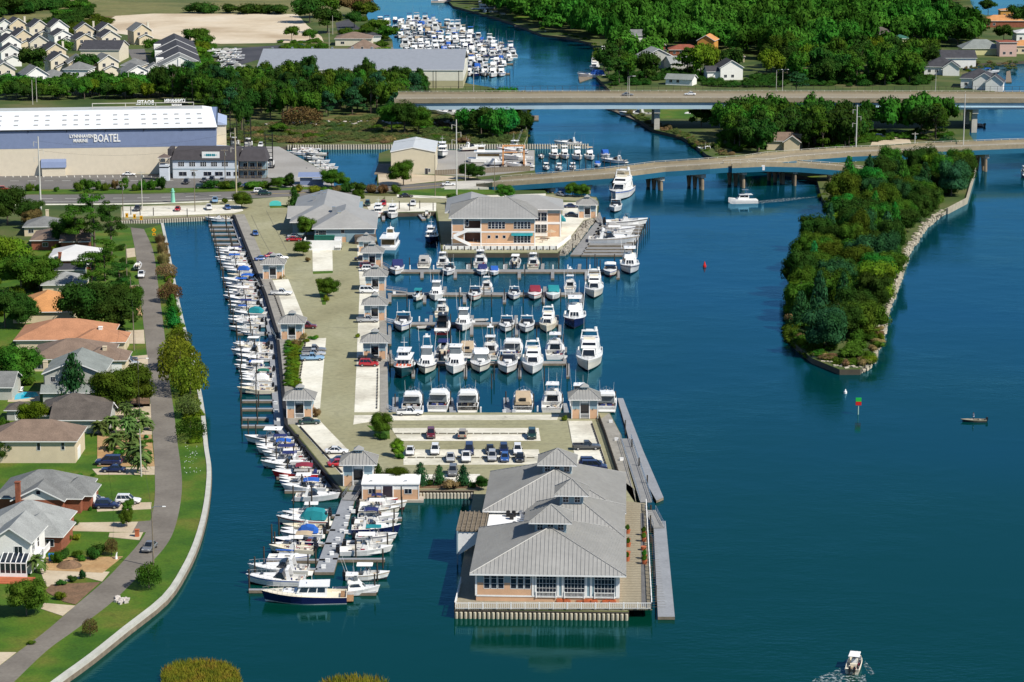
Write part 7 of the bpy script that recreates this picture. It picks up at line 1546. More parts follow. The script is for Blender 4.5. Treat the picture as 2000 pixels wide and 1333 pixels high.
# ---------------------------------------------------------------- vehicles (local: nose +X)
CARC = {'white': (.78,.78,.77),'silver': (.42,.43,.44),'grey': (.16,.165,.17),'dgrey': (.06,.062,.066),'black': (.012,.012,.014),'navy': (.012,.02,.075),'blue': (.03,.10,.32),'lblue': (.22,.38,.55),'red': (.42,.012,.018),'maroon': (.13,.012,.02),'green': (.012,.045,.035),'tan': (.38,.32,.24)}
def carpaint(c): return mat('paint_' + c,CARC[c],.28,.03,spec=.6,coat=.6)
headl = mat('head_lamp',(.8,.8,.78),.15,0.0); taill = mat('tail_lamp',(.40,.01,.01),.2,0.0); rimm = mat('wheel_rim',(.45,.45,.46),.35,0.0,metal=.6)
CT = {}
def car_type(k):
 if k in CT: return CT[k]
 S_ = {'sedan': (4.7,.90,1.43,.28),'suv': (4.7,.93,1.76,.34),'van': (5.2,.97,1.95,.32),'pickup': (5.7,.96,1.80,.38),'hatch': (4.2,.87,1.5,.28),'truck': (6.5,1.1,2.7,.4)}[k]
 L,w,h,zb = S_; b = h * .58 if k in ('sedan','hatch') else h * .56; D = {}
 def ring(x,ww,z0,z1): return [(x,-ww,z0 + .12),(x,-ww * .93,z0),(x,ww * .93,z0),(x,ww,z0 + .12),(x,ww,z1 - .16),(x,ww * .9,z1),(x,-ww * .9,z1),(x,-ww,z1 - .16)]
 hood = b * (.97 if k in ('sedan','hatch') else 1.0)
 m = MB(); m.loft([ring(-L / 2,w * .86,zb + .1,b * .94),ring(-L / 2 + .25,w * .97,zb,b),ring(0,w,zb,b + .02),ring(L / 2 - 1.2,w * .99,zb,hood - .02),ring(L / 2 - .3,w * .93,zb,hood * .88),ring(L / 2,w * .78,zb + .12,hood * .74)],0)
 g = MB()
 G = {'sedan': (-1.75,1.05,.85,.95),'hatch': (-1.95,.95,.45,.9),'suv': (-2.25,1.05,.30,.85),'van': (-2.5,1.55,.2,1.0),'pickup': (-.75,1.15,.25,.75),'truck': (.6,2.4,.1,.7)}[k]
 x0,x1,db,df = G; bb,tt = m.frust(x0,x1,w * .9,w * .86,b - .02,h,db,df,.17,0); ctr = ((x0 + x1) / 2,0,b + .2)
 g.win((bb[1],bb[2],tt[2],tt[1]),.06,.94,.08,.93,0,.02,ctr); g.win((bb[0],bb[3],tt[3],tt[0]),.08,.92,.12,.9,0,.02,ctr)
 n = 3 if k in ('suv','van') else 2
 for q in ((bb[0],bb[1],tt[1],tt[0]),(bb[3],bb[2],tt[2],tt[3])):
  for i in range(n): g.win(q,.06 + i * .9 / n,.06 + (i + .9) * .9 / n,.12,.9,0,.02,ctr)
 if k == 'pickup': m.box(-L / 2 + .1,x0,-w,-w + .1,b - .1,b + .12); m.box(-L / 2 + .1,x0,w - .1,w,b - .1,b + .12); m.box(-L / 2 + .02,-L / 2 + .12,-w * .9,w * .9,b - .1,b + .1)
 if k == 'truck': m.box(-3.2,.55,-1.1,1.1,.9,2.9)
 D['body'] = m.mesh('body',[carpaint('white')]); D['window'] = g.mesh('window',[glass])
 if k == 'pickup': m = MB(); m.box(-L / 2 + .15,x0 - .05,-w + .12,w - .12,b - .02,b + .03); D['bed'] = m.mesh('bed',[rubber])
 m = MB(); m.cyl((0,-.11,0),(0,.11,0),.34,.34,12); D['_wheel'] = m.mesh('wheel',[rubber]); m = MB(); m.cyl((0,-.125,0),(0,.125,0),.2,.2,10); D['_rim'] = m.mesh('rim',[rimm])
 m = MB(); m.box(-.06,.04,-.16,.16,-.09,.09); D['_head'] = m.mesh('headlight',[headl]); m = MB(); m.box(-.03,.05,-.13,.13,-.14,.14); D['_tail'] = m.mesh('taillight',[taill])
 m = MB(); m.box(L / 2 - .1,L / 2 + .04,-w * .75,w * .75,zb + .02,zb + .2); m.box(-L / 2 - .05,-L / 2 + .1,-w * .85,w * .85,zb + .02,zb + .2); D['bumper'] = m.mesh('bumper',[mat('bumper_grey',(.09,.09,.095),.5,.1)])
 m = MB()
 for s in (1,-1): m.box(x1 - .55,x1 - .4,s * (w + .02) - .1,s * (w + .02) + .1,b + .02,b + .17)
 D['mirror'] = m.mesh('mirror',[blackp]); D['_dim'] = (L,w,b,zb); CT[k] = D; return D
def car(kind,col,px,py,head,label,group=None,z=None,s=1.0):
 z = LZ + .1 if z is None else z; p = P(px,py,z); D = car_type(kind); L,w,b,zb = D['_dim']
 nm = {'sedan': 'car','hatch': 'car','suv': 'sport_utility_vehicle','van': 'van','pickup': 'pickup_truck','truck': 'delivery_truck'}[kind]
 off = abs(math.sin(R(head))) * L / 2 + abs(math.cos(R(head))) * w
 t = thing(nm,label,{'sport_utility_vehicle': 'car','pickup_truck': 'pickup truck','delivery_truck': 'truck'}.get(nm,nm),(p[0],p[1] + off,z),R(head + rnd.uniform(-2,2)),group,s)
 for n,me in D.items():
  if n[0] == '_': continue
  obj(n,me,t,mats=[carpaint(col)] if n == 'body' else None)
 for x in (-L * .31,L * .31):
  for sy in (1,-1):
   o = obj('wheel',D['_wheel'],t,(x,sy * (w - .1),.34)); obj('rim',D['_rim'],o)
 for sy in (1,-1): obj('headlight',D['_head'],t,(L / 2 - .05,sy * w * .58,b * .70)); obj('taillight',D['_tail'],t,(-L / 2 + .0,sy * w * .68,b * .78))
 return t
PG = 'vehicles parked in the marina lot'
for a in [
 ('suv','maroon',841,859,-90,'maroon sport utility vehicle alone in the top row of the lot'),('suv','tan',903,859,90,'tan car with red tail lamps in the top row of the lot'),('suv','green',1039,860,-90,'dark green car alone at the end of the top row of the lot'),
 ('sedan','white',800,892,-90,'white sedan by the small round tree in the middle row of the lot'),('suv','white',849,891,-90,'white sport utility vehicle in the middle row of the lot'),('van','navy',916,892,-90,'tall navy van in the middle row of the lot'),('sedan','black',957,889,-90,'black car in the middle row behind a silver car'),('suv','navy',984,890,-90,'navy sport utility vehicle in the middle row behind a blue hatchback'),('suv','white',1011,891,-90,'white car at the end of the middle row of the lot'),
 ('sedan','silver',879,905,-90,'silver sedan alone in the front row of the lot'),('pickup','white',910,906,-90,'white pickup in front of the navy van'),('suv','silver',961,904,-90,'silver car in front of the black car'),('hatch','blue',986,905,-90,'bright blue hatchback in the front row of the lot'),('sedan','black',1016,905,-90,'dark sedan at the end of the front row of the lot'),('suv','grey',884,933,-90,'grey car alone beside the round tan bush'),
 ('pickup','dgrey',1146,880,0,'dark grey pickup by the outer walk'),('suv','navy',1154,912,0,'navy car behind an identical-looking navy minivan'),('van','navy',1160,920,0,'navy minivan near the restaurant roof'),('pickup','white',800,813,0,'white pickup with a black bed on the parking quay'),
 ('sedan','white',657,888,0,'white sedan near the open gate house'),('sedan','navy',666,908,10,'navy sedan half hidden behind the open gate house'),('sedan','red',662,914,12,'red car showing behind the gate house roof'),('sedan','green',603,831,8,'dark green car beside the lower dock house'),
 ('pickup','lblue',609,706,5,'light blue pickup by the green hedge'),('pickup','silver',612,698,5,'silver pickup between the blue and grey pickups'),('pickup','grey',613,690,5,'grey pickup at the back of three by the green hedge'),('suv','red',720,717,0,'bright red sport utility vehicle by a dock house'),('pickup','black',722,707,0,'black pickup behind the bright red car'),
 ('pickup','silver',718,631,0,'silver pickup by the third basin dock house'),('van','white',720,574,0,'white panel van by the second basin dock house'),('suv','white',722,531,0,'white car behind the second basin dock house roof'),('suv','maroon',718,525,0,'maroon car beyond the white car at the dock houses'),('sedan','black',708,510,0,'black car beside the first basin dock house'),
 ('pickup','white',549,578,0,'white crew pickup on the pale pad by the slip row'),('suv','maroon',600,643,0,'maroon car behind the dock house by the hedge'),('sedan','blue',512,511,20,'blue car behind the head dock house of the slip row'),('sedan','red',531,505,20,'red car behind the head dock house of the slip row'),('suv','white',546,510,20,'white car behind the head dock house of the slip row'),
 ('sedan','blue',497,462,-80,'blue car alone on the entry drive'),('sedan','red',574,472,0,'red car beside the clubhouse trees'),('sedan','silver',576,466,0,'silver car behind the red car at the clubhouse'),('truck','white',659,489,-90,'white box truck beside the bin enclosure')]:
 car(a[0],a[1],a[2],a[3],a[4],a[5],PG)
RG = 'vehicles along the main road'
for a in [('pickup','dgrey',266,414,-90,'dark grey pickup on the pale road edge above the canal'),('sedan','red',345,414,-90,'red car on the pale road edge above the canal'),('pickup','white',406,412,-80,'white pickup on the pale road edge above the canal'),('sedan','blue',443,411,-75,'blue car beside the round tree at the drive entrance'),('pickup','lblue',418,398,-85,'pale blue pickup nearer the road than the white pickup'),
   ('suv','white',508,378,5,'white sport utility vehicle on the road at the marina entrance'),('suv','green',517,382,0,'dark green car on the road beside the white one'),('sedan','white',251,344,0,'white car parked against the boat hall wall'),('suv','black',362,361,-90,'black car in front of the marine office'),('sedan','dgrey',397,357,-90,'dark car at the middle of the marine office front'),('suv','black',412,356,-90,'black car under the marine office sign'),('sedan','grey',432,357,-90,'grey car by the pole at the marine office'),
   ('suv','green',394,369,10,'dark green car among the verge shrubs by the office'),('sedan','silver',467,366,0,'silver car by the verge hedge of the annex'),('sedan','blue',483,366,0,'blue car by the verge hedge of the annex'),('suv','red',6,374,0,'red car at the roadside by the big dark tree'),('pickup','red',748,404,-90,'bright red pickup at the head of the clubhouse basin arm'),('suv','green',717,404,-90,'green car beside the bright red pickup'),('pickup','white',806,404,-90,'white pickup by the quay of the clubhouse basin arm'),
   ('suv','black',673,391,30,'black car behind the clubhouse roof'),('sedan','black',793,387,10,'black car on the lower road beside the utility boxes'),('sedan','white',876,364,5,'white sedan driving up to the low bridge'),('sedan','silver',1096,385,-60,'silver car behind the peach building'),('sedan','navy',1116,407,0,'navy car by the boulder bank dock house'),('sedan','dgrey',1118,424,-5,'dark car under the teal awning of the peach building')]:
 car(a[0],a[1],a[2],a[3],a[4],a[5],RG)
for kd,c,x,y,h,l in [('sedan','grey',1226,188,0,'dark car crossing the highway bridge by the lamp posts'),('sedan','white',1348,187,180,'white car crossing the highway bridge')]: car(kd,c,x,y,h,l,None,13.6)
for kd,c,x,y,h,l in [('suv','navy',1722,272,-20,'dark blue car on the island road by the low bridge'),('suv','blue',590,93,0,'bright blue van in the dark lot behind the long hall'),('sedan','white',1425,112,0,'white car on the drive of the tan-roofed suburb house'),('suv','white',508,289,-90,'white boat-yard truck beside the forklifts')]: car(kd,c,x,y,h,l)
SG = 'vehicles on the canal street'
for a in [('pickup','white',273,545,-85,'white pickup parked on the canal street with a boat behind'),('sedan','dgrey',248,707,5,'dark car with a roof load on a canal street drive'),('suv','silver',251,716,0,'silver sport utility vehicle on a canal street drive'),('van','navy',211,910,180,'navy minivan on the tan drive among palms'),('sedan','navy',220,924,180,'navy sedan below the navy minivan'),('sedan','silver',178,984,180,'silver car partly behind the dark pickup on the lawn drive'),('suv','navy',208,995,0,'dark navy sport utility vehicle with a crew cab on the lawn drive'),('suv','white',249,986,0,'pale silver sport utility vehicle at the lawn drive mouth'),('sedan','grey',288,1082,-100,'grey sedan parked on the near bend of the canal street')]: car(a[0],a[1],a[2],a[3],a[4],a[5],SG)
# ---------------------------------------------------------------- vegetation
L_dark = leafmat('leaf_dark',(0.032,0.072,0.012)); L_mid = leafmat('leaf_mid',(0.052,0.118,0.013)); L_light = leafmat('leaf_light',(0.105,0.160,0.012)); L_yel = leafmat('leaf_yellow_green',(0.13,0.155,0.014)); L_blue = leafmat('leaf_blue_green',(0.024,0.080,0.024)); L_brown = leafmat('leaf_brown',(0.13,0.085,0.035)); L_tan = leafmat('leaf_tan',(0.22,0.15,0.07)); L_palm = leafmat('leaf_palm',(0.10,0.15,0.04)); L_olive = leafmat('leaf_olive',(0.064,0.108,0.012)); L_bright = leafmat('leaf_bright',(0.035,0.16,0.02))
bark = mat('bark',(0.13,0.10,0.075),.9,.25,1.2)
def leafcloud(mb,c,r,n,size,rr,squash=.85,up=.35):
 c = Vector(c)
 for k in range(n):
  z = rr.uniform(-.55,1); a = rr.uniform(0,2 * PI); s = math.sqrt(max(0,1 - z * z))
  d = Vector((s * math.cos(a),s * math.sin(a),z)); p = c + Vector((d.x * r,d.y * r,d.z * r * squash)) * rr.uniform(.80,1.06)
  nrm = (d + Vector((rr.uniform(-.7,.7),rr.uniform(-.7,.7),rr.uniform(-.4,.7) + up))).normalized(); u = nrm.orthogonal().normalized(); w = nrm.cross(u)
  t = rr.uniform(0,PI); u,w = u * math.cos(t) + w * math.sin(t),w * math.cos(t) - u * math.sin(t); h = size * rr.uniform(.6,1.35)
  mb.add([p - u * h - w * h * .35,p + w * h * .7 - u * h * .2,p + u * h + w * h * .2,p - w * h * .75 + u * h * .15],[(0,1,2,3)])
def blob(mb,c,r,squash,rr):
 vs = []; n,m_ = 7,4
 for i in range(m_ + 1):
  th = PI * i / m_
  for k in range(n): f = r * rr.uniform(.8,1.05); a = 2 * PI * k / n; vs.append((c[0] + f * math.sin(th) * math.cos(a),c[1] + f * math.sin(th) * math.sin(a),c[2] + f * squash * math.cos(th)))
 mb.add(vs,[(i * n + k,i * n + (k + 1) % n,(i + 1) * n + (k + 1) % n,(i + 1) * n + k) for i in range(m_) for k in range(n)])
def crown(seed,kind,dense):
 """unit crown: radius about 1, height 0..1 (z scaled separately)"""
 rr = random.Random(seed); mb = MB()
 if kind == 'broad':
  lobes = [((0,0,.55),.55)]
  for k in range(15):
   a = 2 * PI * k / 15 * 2.4 + rr.uniform(-.5,.5); rad = rr.uniform(.25,.72); z = rr.uniform(.22,.86) * (1 - .25 * rad); lobes.append(((rad * math.cos(a),rad * math.sin(a),z),rr.uniform(.24,.42)))
  for c,r in lobes: blob(mb,c,r * .78,.62,rr); leafcloud(mb,c,r,int(dense * r * r * 5.5) + 8,.62 / math.sqrt(dense),rr,.66)
 elif kind == 'pine':
  for k in range(20):
   z = rr.uniform(.12,.95); a = rr.uniform(0,2 * PI); rad = rr.uniform(.2,.85) * (1.02 - .62 * z); r = rr.uniform(.16,.32); c = (rad * math.cos(a),rad * math.sin(a),z); blob(mb,c,r * .6,.28,rr); leafcloud(mb,c,r,int(dense * r * r * 9) + 8,.5 / math.sqrt(dense),rr,.36,.8)
 elif kind == 'cone':
  for k in range(26):
   z = k / 26; rad = .92 * (1 - z) ** .8 + .05
   for j in range(3 if z < .6 else 2):
    a = rr.uniform(0,2 * PI); c = (rad * .62 * math.cos(a),rad * .62 * math.sin(a),z * .95 + .02); r = .34 * rad + .1; leafcloud(mb,c,r,int(dense * .10) + 6,.55 / math.sqrt(dense),rr,.4,.6)
  blob(mb,(0,0,.25),.55,.45,rr); blob(mb,(0,0,.55),.3,.8,rr)
 elif kind == 'bush':
  for k in range(9):
   a = rr.uniform(0,2 * PI); rad = rr.uniform(0,.6); c = (rad * math.cos(a),rad * math.sin(a),rr.uniform(.25,.6)); r = rr.uniform(.3,.48); blob(mb,c,r * .8,.8,rr); leafcloud(mb,c,r,int(dense * r * r * 4) + 6,.6 / math.sqrt(dense),rr,.85)
 elif kind == 'wispy':
  for k in range(int(dense * 2.6)):
   a = rr.uniform(0,2 * PI); rad = math.sqrt(rr.random()) * .95; z = rr.uniform(.08,1) * (1 - .45 * rad * rad); p = Vector((rad * math.cos(a),rad * math.sin(a),z)); u = Vector((rr.uniform(-1,1),rr.uniform(-1,1),rr.uniform(-.4,.9))).normalized(); w = u.orthogonal().normalized(); h = 1.5 / math.sqrt(dense) * rr.uniform(.6,1.4)
   mb.add([p - u * h,p - w * h * .5,p + u * h,p + w * h * .5],[(0,1,2,3)])
 elif kind == 'palm':
  for k in range(44):
   a = rr.uniform(0,2 * PI); e = rr.uniform(-.45,1.2); d = Vector((math.cos(a) * math.cos(e),math.sin(a) * math.cos(e),math.sin(e))); sd = Vector((-math.sin(a),math.cos(a),0)); p = Vector((0,0,.35)); pts = []
   for i in range(5): t = i / 4; q = p + d * t * 1.0 + Vector((0,0,-.55 * t * t)); pts.append((q,.19 * math.sin(PI * min(.95,t + .12)) + .015))
   for (q0,w0),(q1,w1) in zip(pts,pts[1:]):
    dr = Vector((0,0,-.06)); mb.add([q0,q1,q1 + sd * w1 + dr,q0 + sd * w0 + dr,q1 - sd * w1 + dr,q0 - sd * w0 + dr],[(0,1,2,3),(1,0,5,4)])
 elif kind == 'grass':
  for k in range(int(dense * 4)):
   a = rr.uniform(0,2 * PI); rad = math.sqrt(rr.random()) * .55; p = Vector((rad * math.cos(a),rad * math.sin(a),0)); tip = p * 1.7 + Vector((rr.uniform(-.2,.2),rr.uniform(-.2,.2),rr.uniform(.6,1.0) * (1 - .4 * rad))); w = Vector((math.sin(a),-math.cos(a),0)) * .045
   mb.add([p - w,p + w,tip],[(0,1,2)])
 return mb.mesh('crown',[L_mid])
CR = {'broad': [crown(k,'broad',150) for k in range(5)],'broad_fine': [crown(20 + k,'broad',520) for k in range(4)],'pine': [crown(40 + k,'pine',150) for k in range(4)],'pine_fine': [crown(50 + k,'pine',420) for k in range(2)],'cone': [crown(60 + k,'cone',130) for k in range(3)],'bush': [crown(70 + k,'bush',130) for k in range(4)],'wispy': [crown(80 + k,'wispy',700) for k in range(3)],'palm': [crown(90 + k,'palm',1) for k in range(3)],'grass': [crown(95 + k,'grass',110) for k in range(2)]}
BUSH = CR['bush']
def trunk_mesh(seed,limbs):
 rr = random.Random(seed); m = MB(); m.cyl((0,0,-.3),(0,0,.55),.055,.035,7); m.cyl((0,0,.55),(.05,.02,.95),.035,.01,6)
 for k in range(limbs): a = rr.uniform(0,2 * PI); z = rr.uniform(.35,.7); m.cyl((0,0,z),(.28 * math.cos(a),.28 * math.sin(a),z + .22),.02,.006,5)
 return m.mesh('trunk',[bark])
TR = [trunk_mesh(k,5) for k in range(3)]
LEAF = {'dark': L_dark,'mid': L_mid,'light': L_light,'yellow': L_yel,'blue': L_blue,'brown': L_brown,'tan': L_tan,'palm': L_palm,'olive': L_olive,'bright': L_bright}
TN = {'broad': 'broadleaf_tree','broad_fine': 'broadleaf_tree','pine': 'pine_tree','pine_fine': 'pine_tree','cone': 'cedar_tree','bush': 'shrub','wispy': 'willow_tree','palm': 'palm_tree','grass': 'ornamental_grass'}
def bridge_near(x,y,r,h):
 e = line_at(HIGHB,x);
 if e[1] - r < y < e[1] + 25 + r and h > 9.5: return True
 for pts,w in ((LOWB,13.5),(RAMP,7.5)):
  if pts[0][0] < x < pts[-1][0]:
   e = line_at(pts,x)
   if e[1] - r * .7 < y < e[1] + w + r * .7 and h > 4.5: return True
 return False
def tree(kind,tone,x,y,r,h,label,group=None,z=LZ,ch=None):
 """r = crown radius, h = total height, ch = crown height"""
 if bridge_near(x,y,r,h): return None
 t = thing(TN[kind],label,{'bush': 'shrub','grass': 'grass clump'}.get(kind,'tree'),(x,y,z),rnd.uniform(0,6.28),group)
 ch = ch or (h * (.9 if group else .8) if kind in ('broad','broad_fine','wispy') else h * (.86 if group else .66) if kind in ('pine','pine_fine') else h)
 o = obj('crown',rnd.choice(CR[kind]),t,(0,0,h - ch),mats=[LEAF[tone]]); o.scale = (r,r,ch)
 if kind == 'palm': o.location.z = h * .55; o.scale = (r,r,r)
 if kind not in ('bush','grass'):
  k = obj('trunk',rnd.choice(TR),t); k.scale = (h * .45,h * .45,h * (.66 if kind == 'palm' else .9))
 return t
def scatter(px,spacing,z=LZ):
 poly = [P(x,y,z) for x,y in px]; xs = [p[0] for p in poly]; ys = [p[1] for p in poly]; out = []
 area = abs(sum(a[0] * b[1] - b[0] * a[1] for a,b in zip(poly,poly[1:] + poly[:1]))) / 2; n = int(area / spacing ** 2 * 6) + 10; cell = {}
 for _ in range(n):
  x,y = rnd.uniform(min(xs),max(xs)),rnd.uniform(min(ys),max(ys))
  if not inside((x,y),poly): continue
  k = (int(x // spacing),int(y // spacing))
  if any((x - a) ** 2 + (y - b) ** 2 < (spacing * .85) ** 2 for i in (-1,0,1) for j in (-1,0,1) for a,b in cell.get((k[0] + i,k[1] + j),[])): continue
  cell.setdefault(k,[]).append((x,y)); out.append((x,y))
 return sorted(out,key=lambda p: p[1])
TW = {'dark': 'dark green','mid': 'mid green','light': 'light green','yellow': 'yellowish green','blue': 'blue-green','brown': 'brownish','olive': 'olive green','bright': 'bright green','tan': 'tan'}
KW = {'broad': 'broadleaf tree','pine': 'pine','cone': 'conical cedar','bush': 'shrub','broad_fine': 'broadleaf tree','wispy': 'feathery tree'}
def wood(px,spacing,mix,rr_,hh,where,group,limit=None,fine=False,keep=False):
 pts = scatter(px,spacing); rest = pts[limit:] if limit else []
 for x,y in (pts[:limit] if limit else pts):
  if keep and any((abs(x - a) < 13 and -34 < y - b < 17) or (abs(x - a) < 8 and -85 < y - b < 0) for a,b in [(a + 6,b) for a,b in KEEP]): continue
  kd,tn = rnd.choice(mix); r = rnd.uniform(*rr_); h = rnd.uniform(*hh)
  if kd == 'cone': r *= .6
  if kd == 'bush': r *= .8; h *= .45
  tree(kd + ('_fine' if fine and kd in ('broad','pine') else ''),tn,x,y,r,h,f'{TW[tn]} {KW[kd]} {where}',group)
 return rest
spit = wood([(1560,565),(1578,500),(1600,475),(1650,450),(1650,420),(1640,395),(1690,330),(1760,320),(1850,315),(1885,320),(1872,380),(1828,410),(1790,440),(1755,490),(1735,548),(1712,600),(1702,655),(1660,690),(1600,685),(1556,655)],6.9,[('broad','dark'),('broad','dark'),('broad','mid'),('broad','mid'),('broad','light'),('broad','olive'),('cone','bright'),('broad','dark'),('broad','blue'),('broad','bright'),('cone','blue')],(4.8,7.2),(7,13),'on the wooded spit','trees on the wooded spit',None,True)
wood([(405,262),(412,215),(300,188),(440,175),(560,175),(800,178),(832,200),(815,215),(760,222),(620,232),(560,252),(470,262)],8.5,[('pine','dark'),('pine','blue'),('broad','dark'),('pine','dark'),('broad','mid'),('broad','olive')],(4.5,7),(11,17),'in the belt behind the boat hall','trees in the belt between the two boat halls')
rest3 = wood([(0,196),(0,180),(110,182),(300,170),(410,150),(425,190),(300,194),(110,196)],6.6,[('broad','dark'),('broad','mid'),('broad','light'),('broad','olive')],(4.5,6.5),(6,10.5),'below the far townhouses','trees in the strip below the far townhouses',26)
rest2 = wood([(1425,292),(1405,262),(1560,256),(1850,258),(1885,268),(1830,276),(1790,268),(1700,266),(1650,296),(1580,296),(1500,284),(1480,300)],6.2,[('broad','dark'),('pine','mid'),('broad','mid'),('broad','olive'),('pine','dark'),('broad','dark')],(5.5,8),(12.5,17.5),'between the two bridges','trees between the two bridges',42)
wood([(905,262),(935,225),(985,212),(1020,225),(1022,272),(960,275)],8,[('broad','dark'),('broad','bright'),('broad','mid')],(4.5,6.5),(8,14),'at the marsh corner','trees at the marsh corner')
NEP = [(900,-6),(1000,40),(1070,62),(1110,68),(1165,88),(1200,100),(1215,135),(1165,130),(1200,165),(1400,165),(1800,168),(1850,165),(1800,120),(1770,90),(1900,95),(1890,60),(1840,60),(1790,40),(1760,8),(1880,10),(1880,-30),(1700,-60),(900,-60)]
rest_ = wood(NEP,11.5,[('broad','dark'),('broad','dark'),('broad','mid'),('broad','mid'),('pine','dark'),('broad','light'),('pine','mid')],(6,9),(12,19),'in the wooded suburb','trees in the wooded suburb',78,False,True)
def mass(name,px,n,r0,r1,h0,h1,m_,keep=False):
 bs = [([v.co.copy() for v in me.vertices],[tuple(p.vertices) for p in me.polygons]) for me in CR['bush']]; poly = [P(x,y,LZ) for x,y in px]; xs = [p[0] for p in poly]; ys = [p[1] for p in poly]; q = MB(); k = 0
 while k < n:
  x,y = rnd.uniform(min(xs),max(xs)),rnd.uniform(min(ys),max(ys))
  if not inside((x,y),poly): continue
  k += 1
  if keep and (bridge_near(x,y,3,6) or any(abs(x - a - 5) < 13 and -16 < y - b < 16 for a,b in KEEP)): continue
  vs,fs = rnd.choice(bs); r = rnd.uniform(r0,r1); h = rnd.uniform(h0,h1); q.add([(x + r * v.x,y + r * v.y,LZ - .2 + h * v.z) for v in vs],fs)
 o = obj(name,q.mesh(name,[m_])); o['kind'] = 'stuff'
mass('undergrowth',[(1550,600),(1556,560),(1574,505),(1596,475),(1640,447),(1636,400),(1700,330),(1880,325),(1876,378),(1830,402),(1785,436),(1750,488),(1730,548),(1708,600),(1700,650),(1680,700),(1640,708),(1592,688),(1556,660)],260,2.4,4.4,2.0,4.5,leafmat('leaf_undergrowth',(0.06,0.11,0.013),.8,.2,.12))
mass('undergrowth',[(1195,168),(1210,140),(1500,150),(1800,150),(1850,166),(1500,172)],330,2.6,5.0,1.6,4.5,L_dark,True)
mass('undergrowth',[(1400,296),(1410,262),(1850,262),(1880,268),(1700,278),(1650,298),(1560,300)],150,2.2,4.5,1.5,3.5,L_mid,True)
for path,n in (([(1556,560),(1543,645),(1553,671),(1587,699),(1640,721),(1682,721),(1699,704)],190),([(1632,447),(1588,470),(1568,515),(1556,560)],40),([(1605,385),(1630,425),(1632,447)],24),([(885,12),(1000,45),(1105,73),(1150,83),(1166,97),(1160,120),(1190,175),(1250,236),(1330,266),(1380,302),(1420,318)],130),([(1905,210),(1946,176),(1930,152),(1880,138)],26),([(1030,283),(1031,240),(1028,208)],16)):
 q = MB(); bs = [([v.co.copy() for v in me.vertices],[tuple(p.vertices) for p in me.polygons]) for me in CR['bush']]; pw = [P(x,y,0) for x,y in path]
 for k in range(n): i = rnd.randrange(len(pw) - 1); p = Vector(pw[i]).lerp(Vector(pw[i + 1]),rnd.random()); vs,fs = rnd.choice(bs); r = rnd.uniform(1.2,3.2); h = rnd.uniform(1.3,3.0); q.add([(p.x + r * v.x,p.y + r * v.y,h * v.z - .1) for v in vs],fs)
 o = obj('shore_scrub',q.mesh('shore_scrub',[L_olive])); o['kind'] = 'stuff'
mass('verge_shrubs',[(322,560),(338,640),(350,720),(362,820),(372,872),(394,872),(384,740),(366,680),(346,600),(334,540)],90,.8,1.9,.9,2.2,L_light); mass('verge_reeds',[(310,462),(318,500),(330,575),(346,600),(334,520),(324,470)],40,.7,1.5,.8,1.8,L_tan)
mass('garden_shrubs',[(190,795),(288,788),(294,905),(215,902)],46,.6,1.3,.6,1.4,L_mid); mass('garden_shrubs',[(-40,700),(40,690),(70,760),(-40,770)],24,1.2,2.6,1.5,3.5,L_mid); mass('garden_shrubs',[(188,650),(240,650),(240,700),(262,770),(240,800),(190,800)],34,1.0,2.2,1.0,2.6,L_dark); mass('garden_shrubs',[(-30,830),(60,826),(60,850),(-30,850)],16,1,2,1,2.5,L_mid); mass('garden_shrubs',[(150,925),(200,925),(196,1000),(150,1010)],14,.5,1.1,.6,1.3,L_mid); mass('garden_shrubs',[(225,480),(250,470),(262,640),(225,640)],26,1.0,2.2,1.2,3.0,L_dark); mass('garden_shrubs',[(-60,560),(30,540),(110,470),(120,480),(60,620),(-60,640)],40,1.6,3.2,2,4.5,L_light)
mass('undergrowth',[(540,84),(630,80),(645,100),(560,98)],30,2,4.5,1.2,3,L_olive); mass('undergrowth',[(115,62),(190,36),(220,40),(160,74)],60,3,7,1.5,4.5,L_olive); mass('far_thicket',[(-40,-2),(112,-8),(135,24),(60,30),(-40,36)],60,6,10,6,12,L_dark); mass('far_thicket',[(85,52),(168,8),(176,38),(110,60)],44,5,9,4,9,L_dark)
mass('undergrowth',[(372,130),(392,84),(418,92),(420,150),(395,150)],50,2.5,5,2,5,L_mid); mass('undergrowth',[(640,74),(690,60),(700,30),(760,60),(770,84),(745,110)],24,3,6,2,5,L_mid)
# the far remainder of that wood: one mass of real crowns
mb = MB(); src = []
for k in range(6):
 q = MB(); me_ = crown(200 + k,'broad',55); src.append(([v.co.copy() for v in me_.vertices],[tuple(p.vertices) for p in me_.polygons]))
for x,y in rest_ + rest2 + rest3:
 vs,fs = rnd.choice(src); r = rnd.uniform(5.5,11.5); h = rnd.uniform(8,19)
 if (x,y) in rest2: r = rnd.uniform(5.5,8); h = rnd.uniform(10,15)
 if (x,y) in rest3: r = rnd.uniform(4.5,6.5); h = rnd.uniform(4,7)
 if bridge_near(x,y,r,h + 3) or (any((abs(x - p - 6) < 13 and -34 < y - q < 17) or (abs(x - p - 6) < 8 and -85 < y - q < 0) for p,q in KEEP) and y > 1040): continue
 a = rnd.uniform(0,6.28); ca,sa = math.cos(a),math.sin(a); mb.add([(x + r * (v.x * ca - v.y * sa),y + r * (v.x * sa + v.y * ca),LZ + 3 + h * v.z) for v in vs],fs)
if mb.v:
 o = obj('woodland',mb.mesh('woodland',[leafmat('leaf_woodland',(0.046,0.105,0.012),.85,.2,.045)])); o['kind'] = 'stuff'
def T(kind,tone,px,py,r,h,label,group=None,ch=None): x,y,_ = P(px,py,LZ); tree(kind,tone,x,y,r,h,label,group,ch=ch)
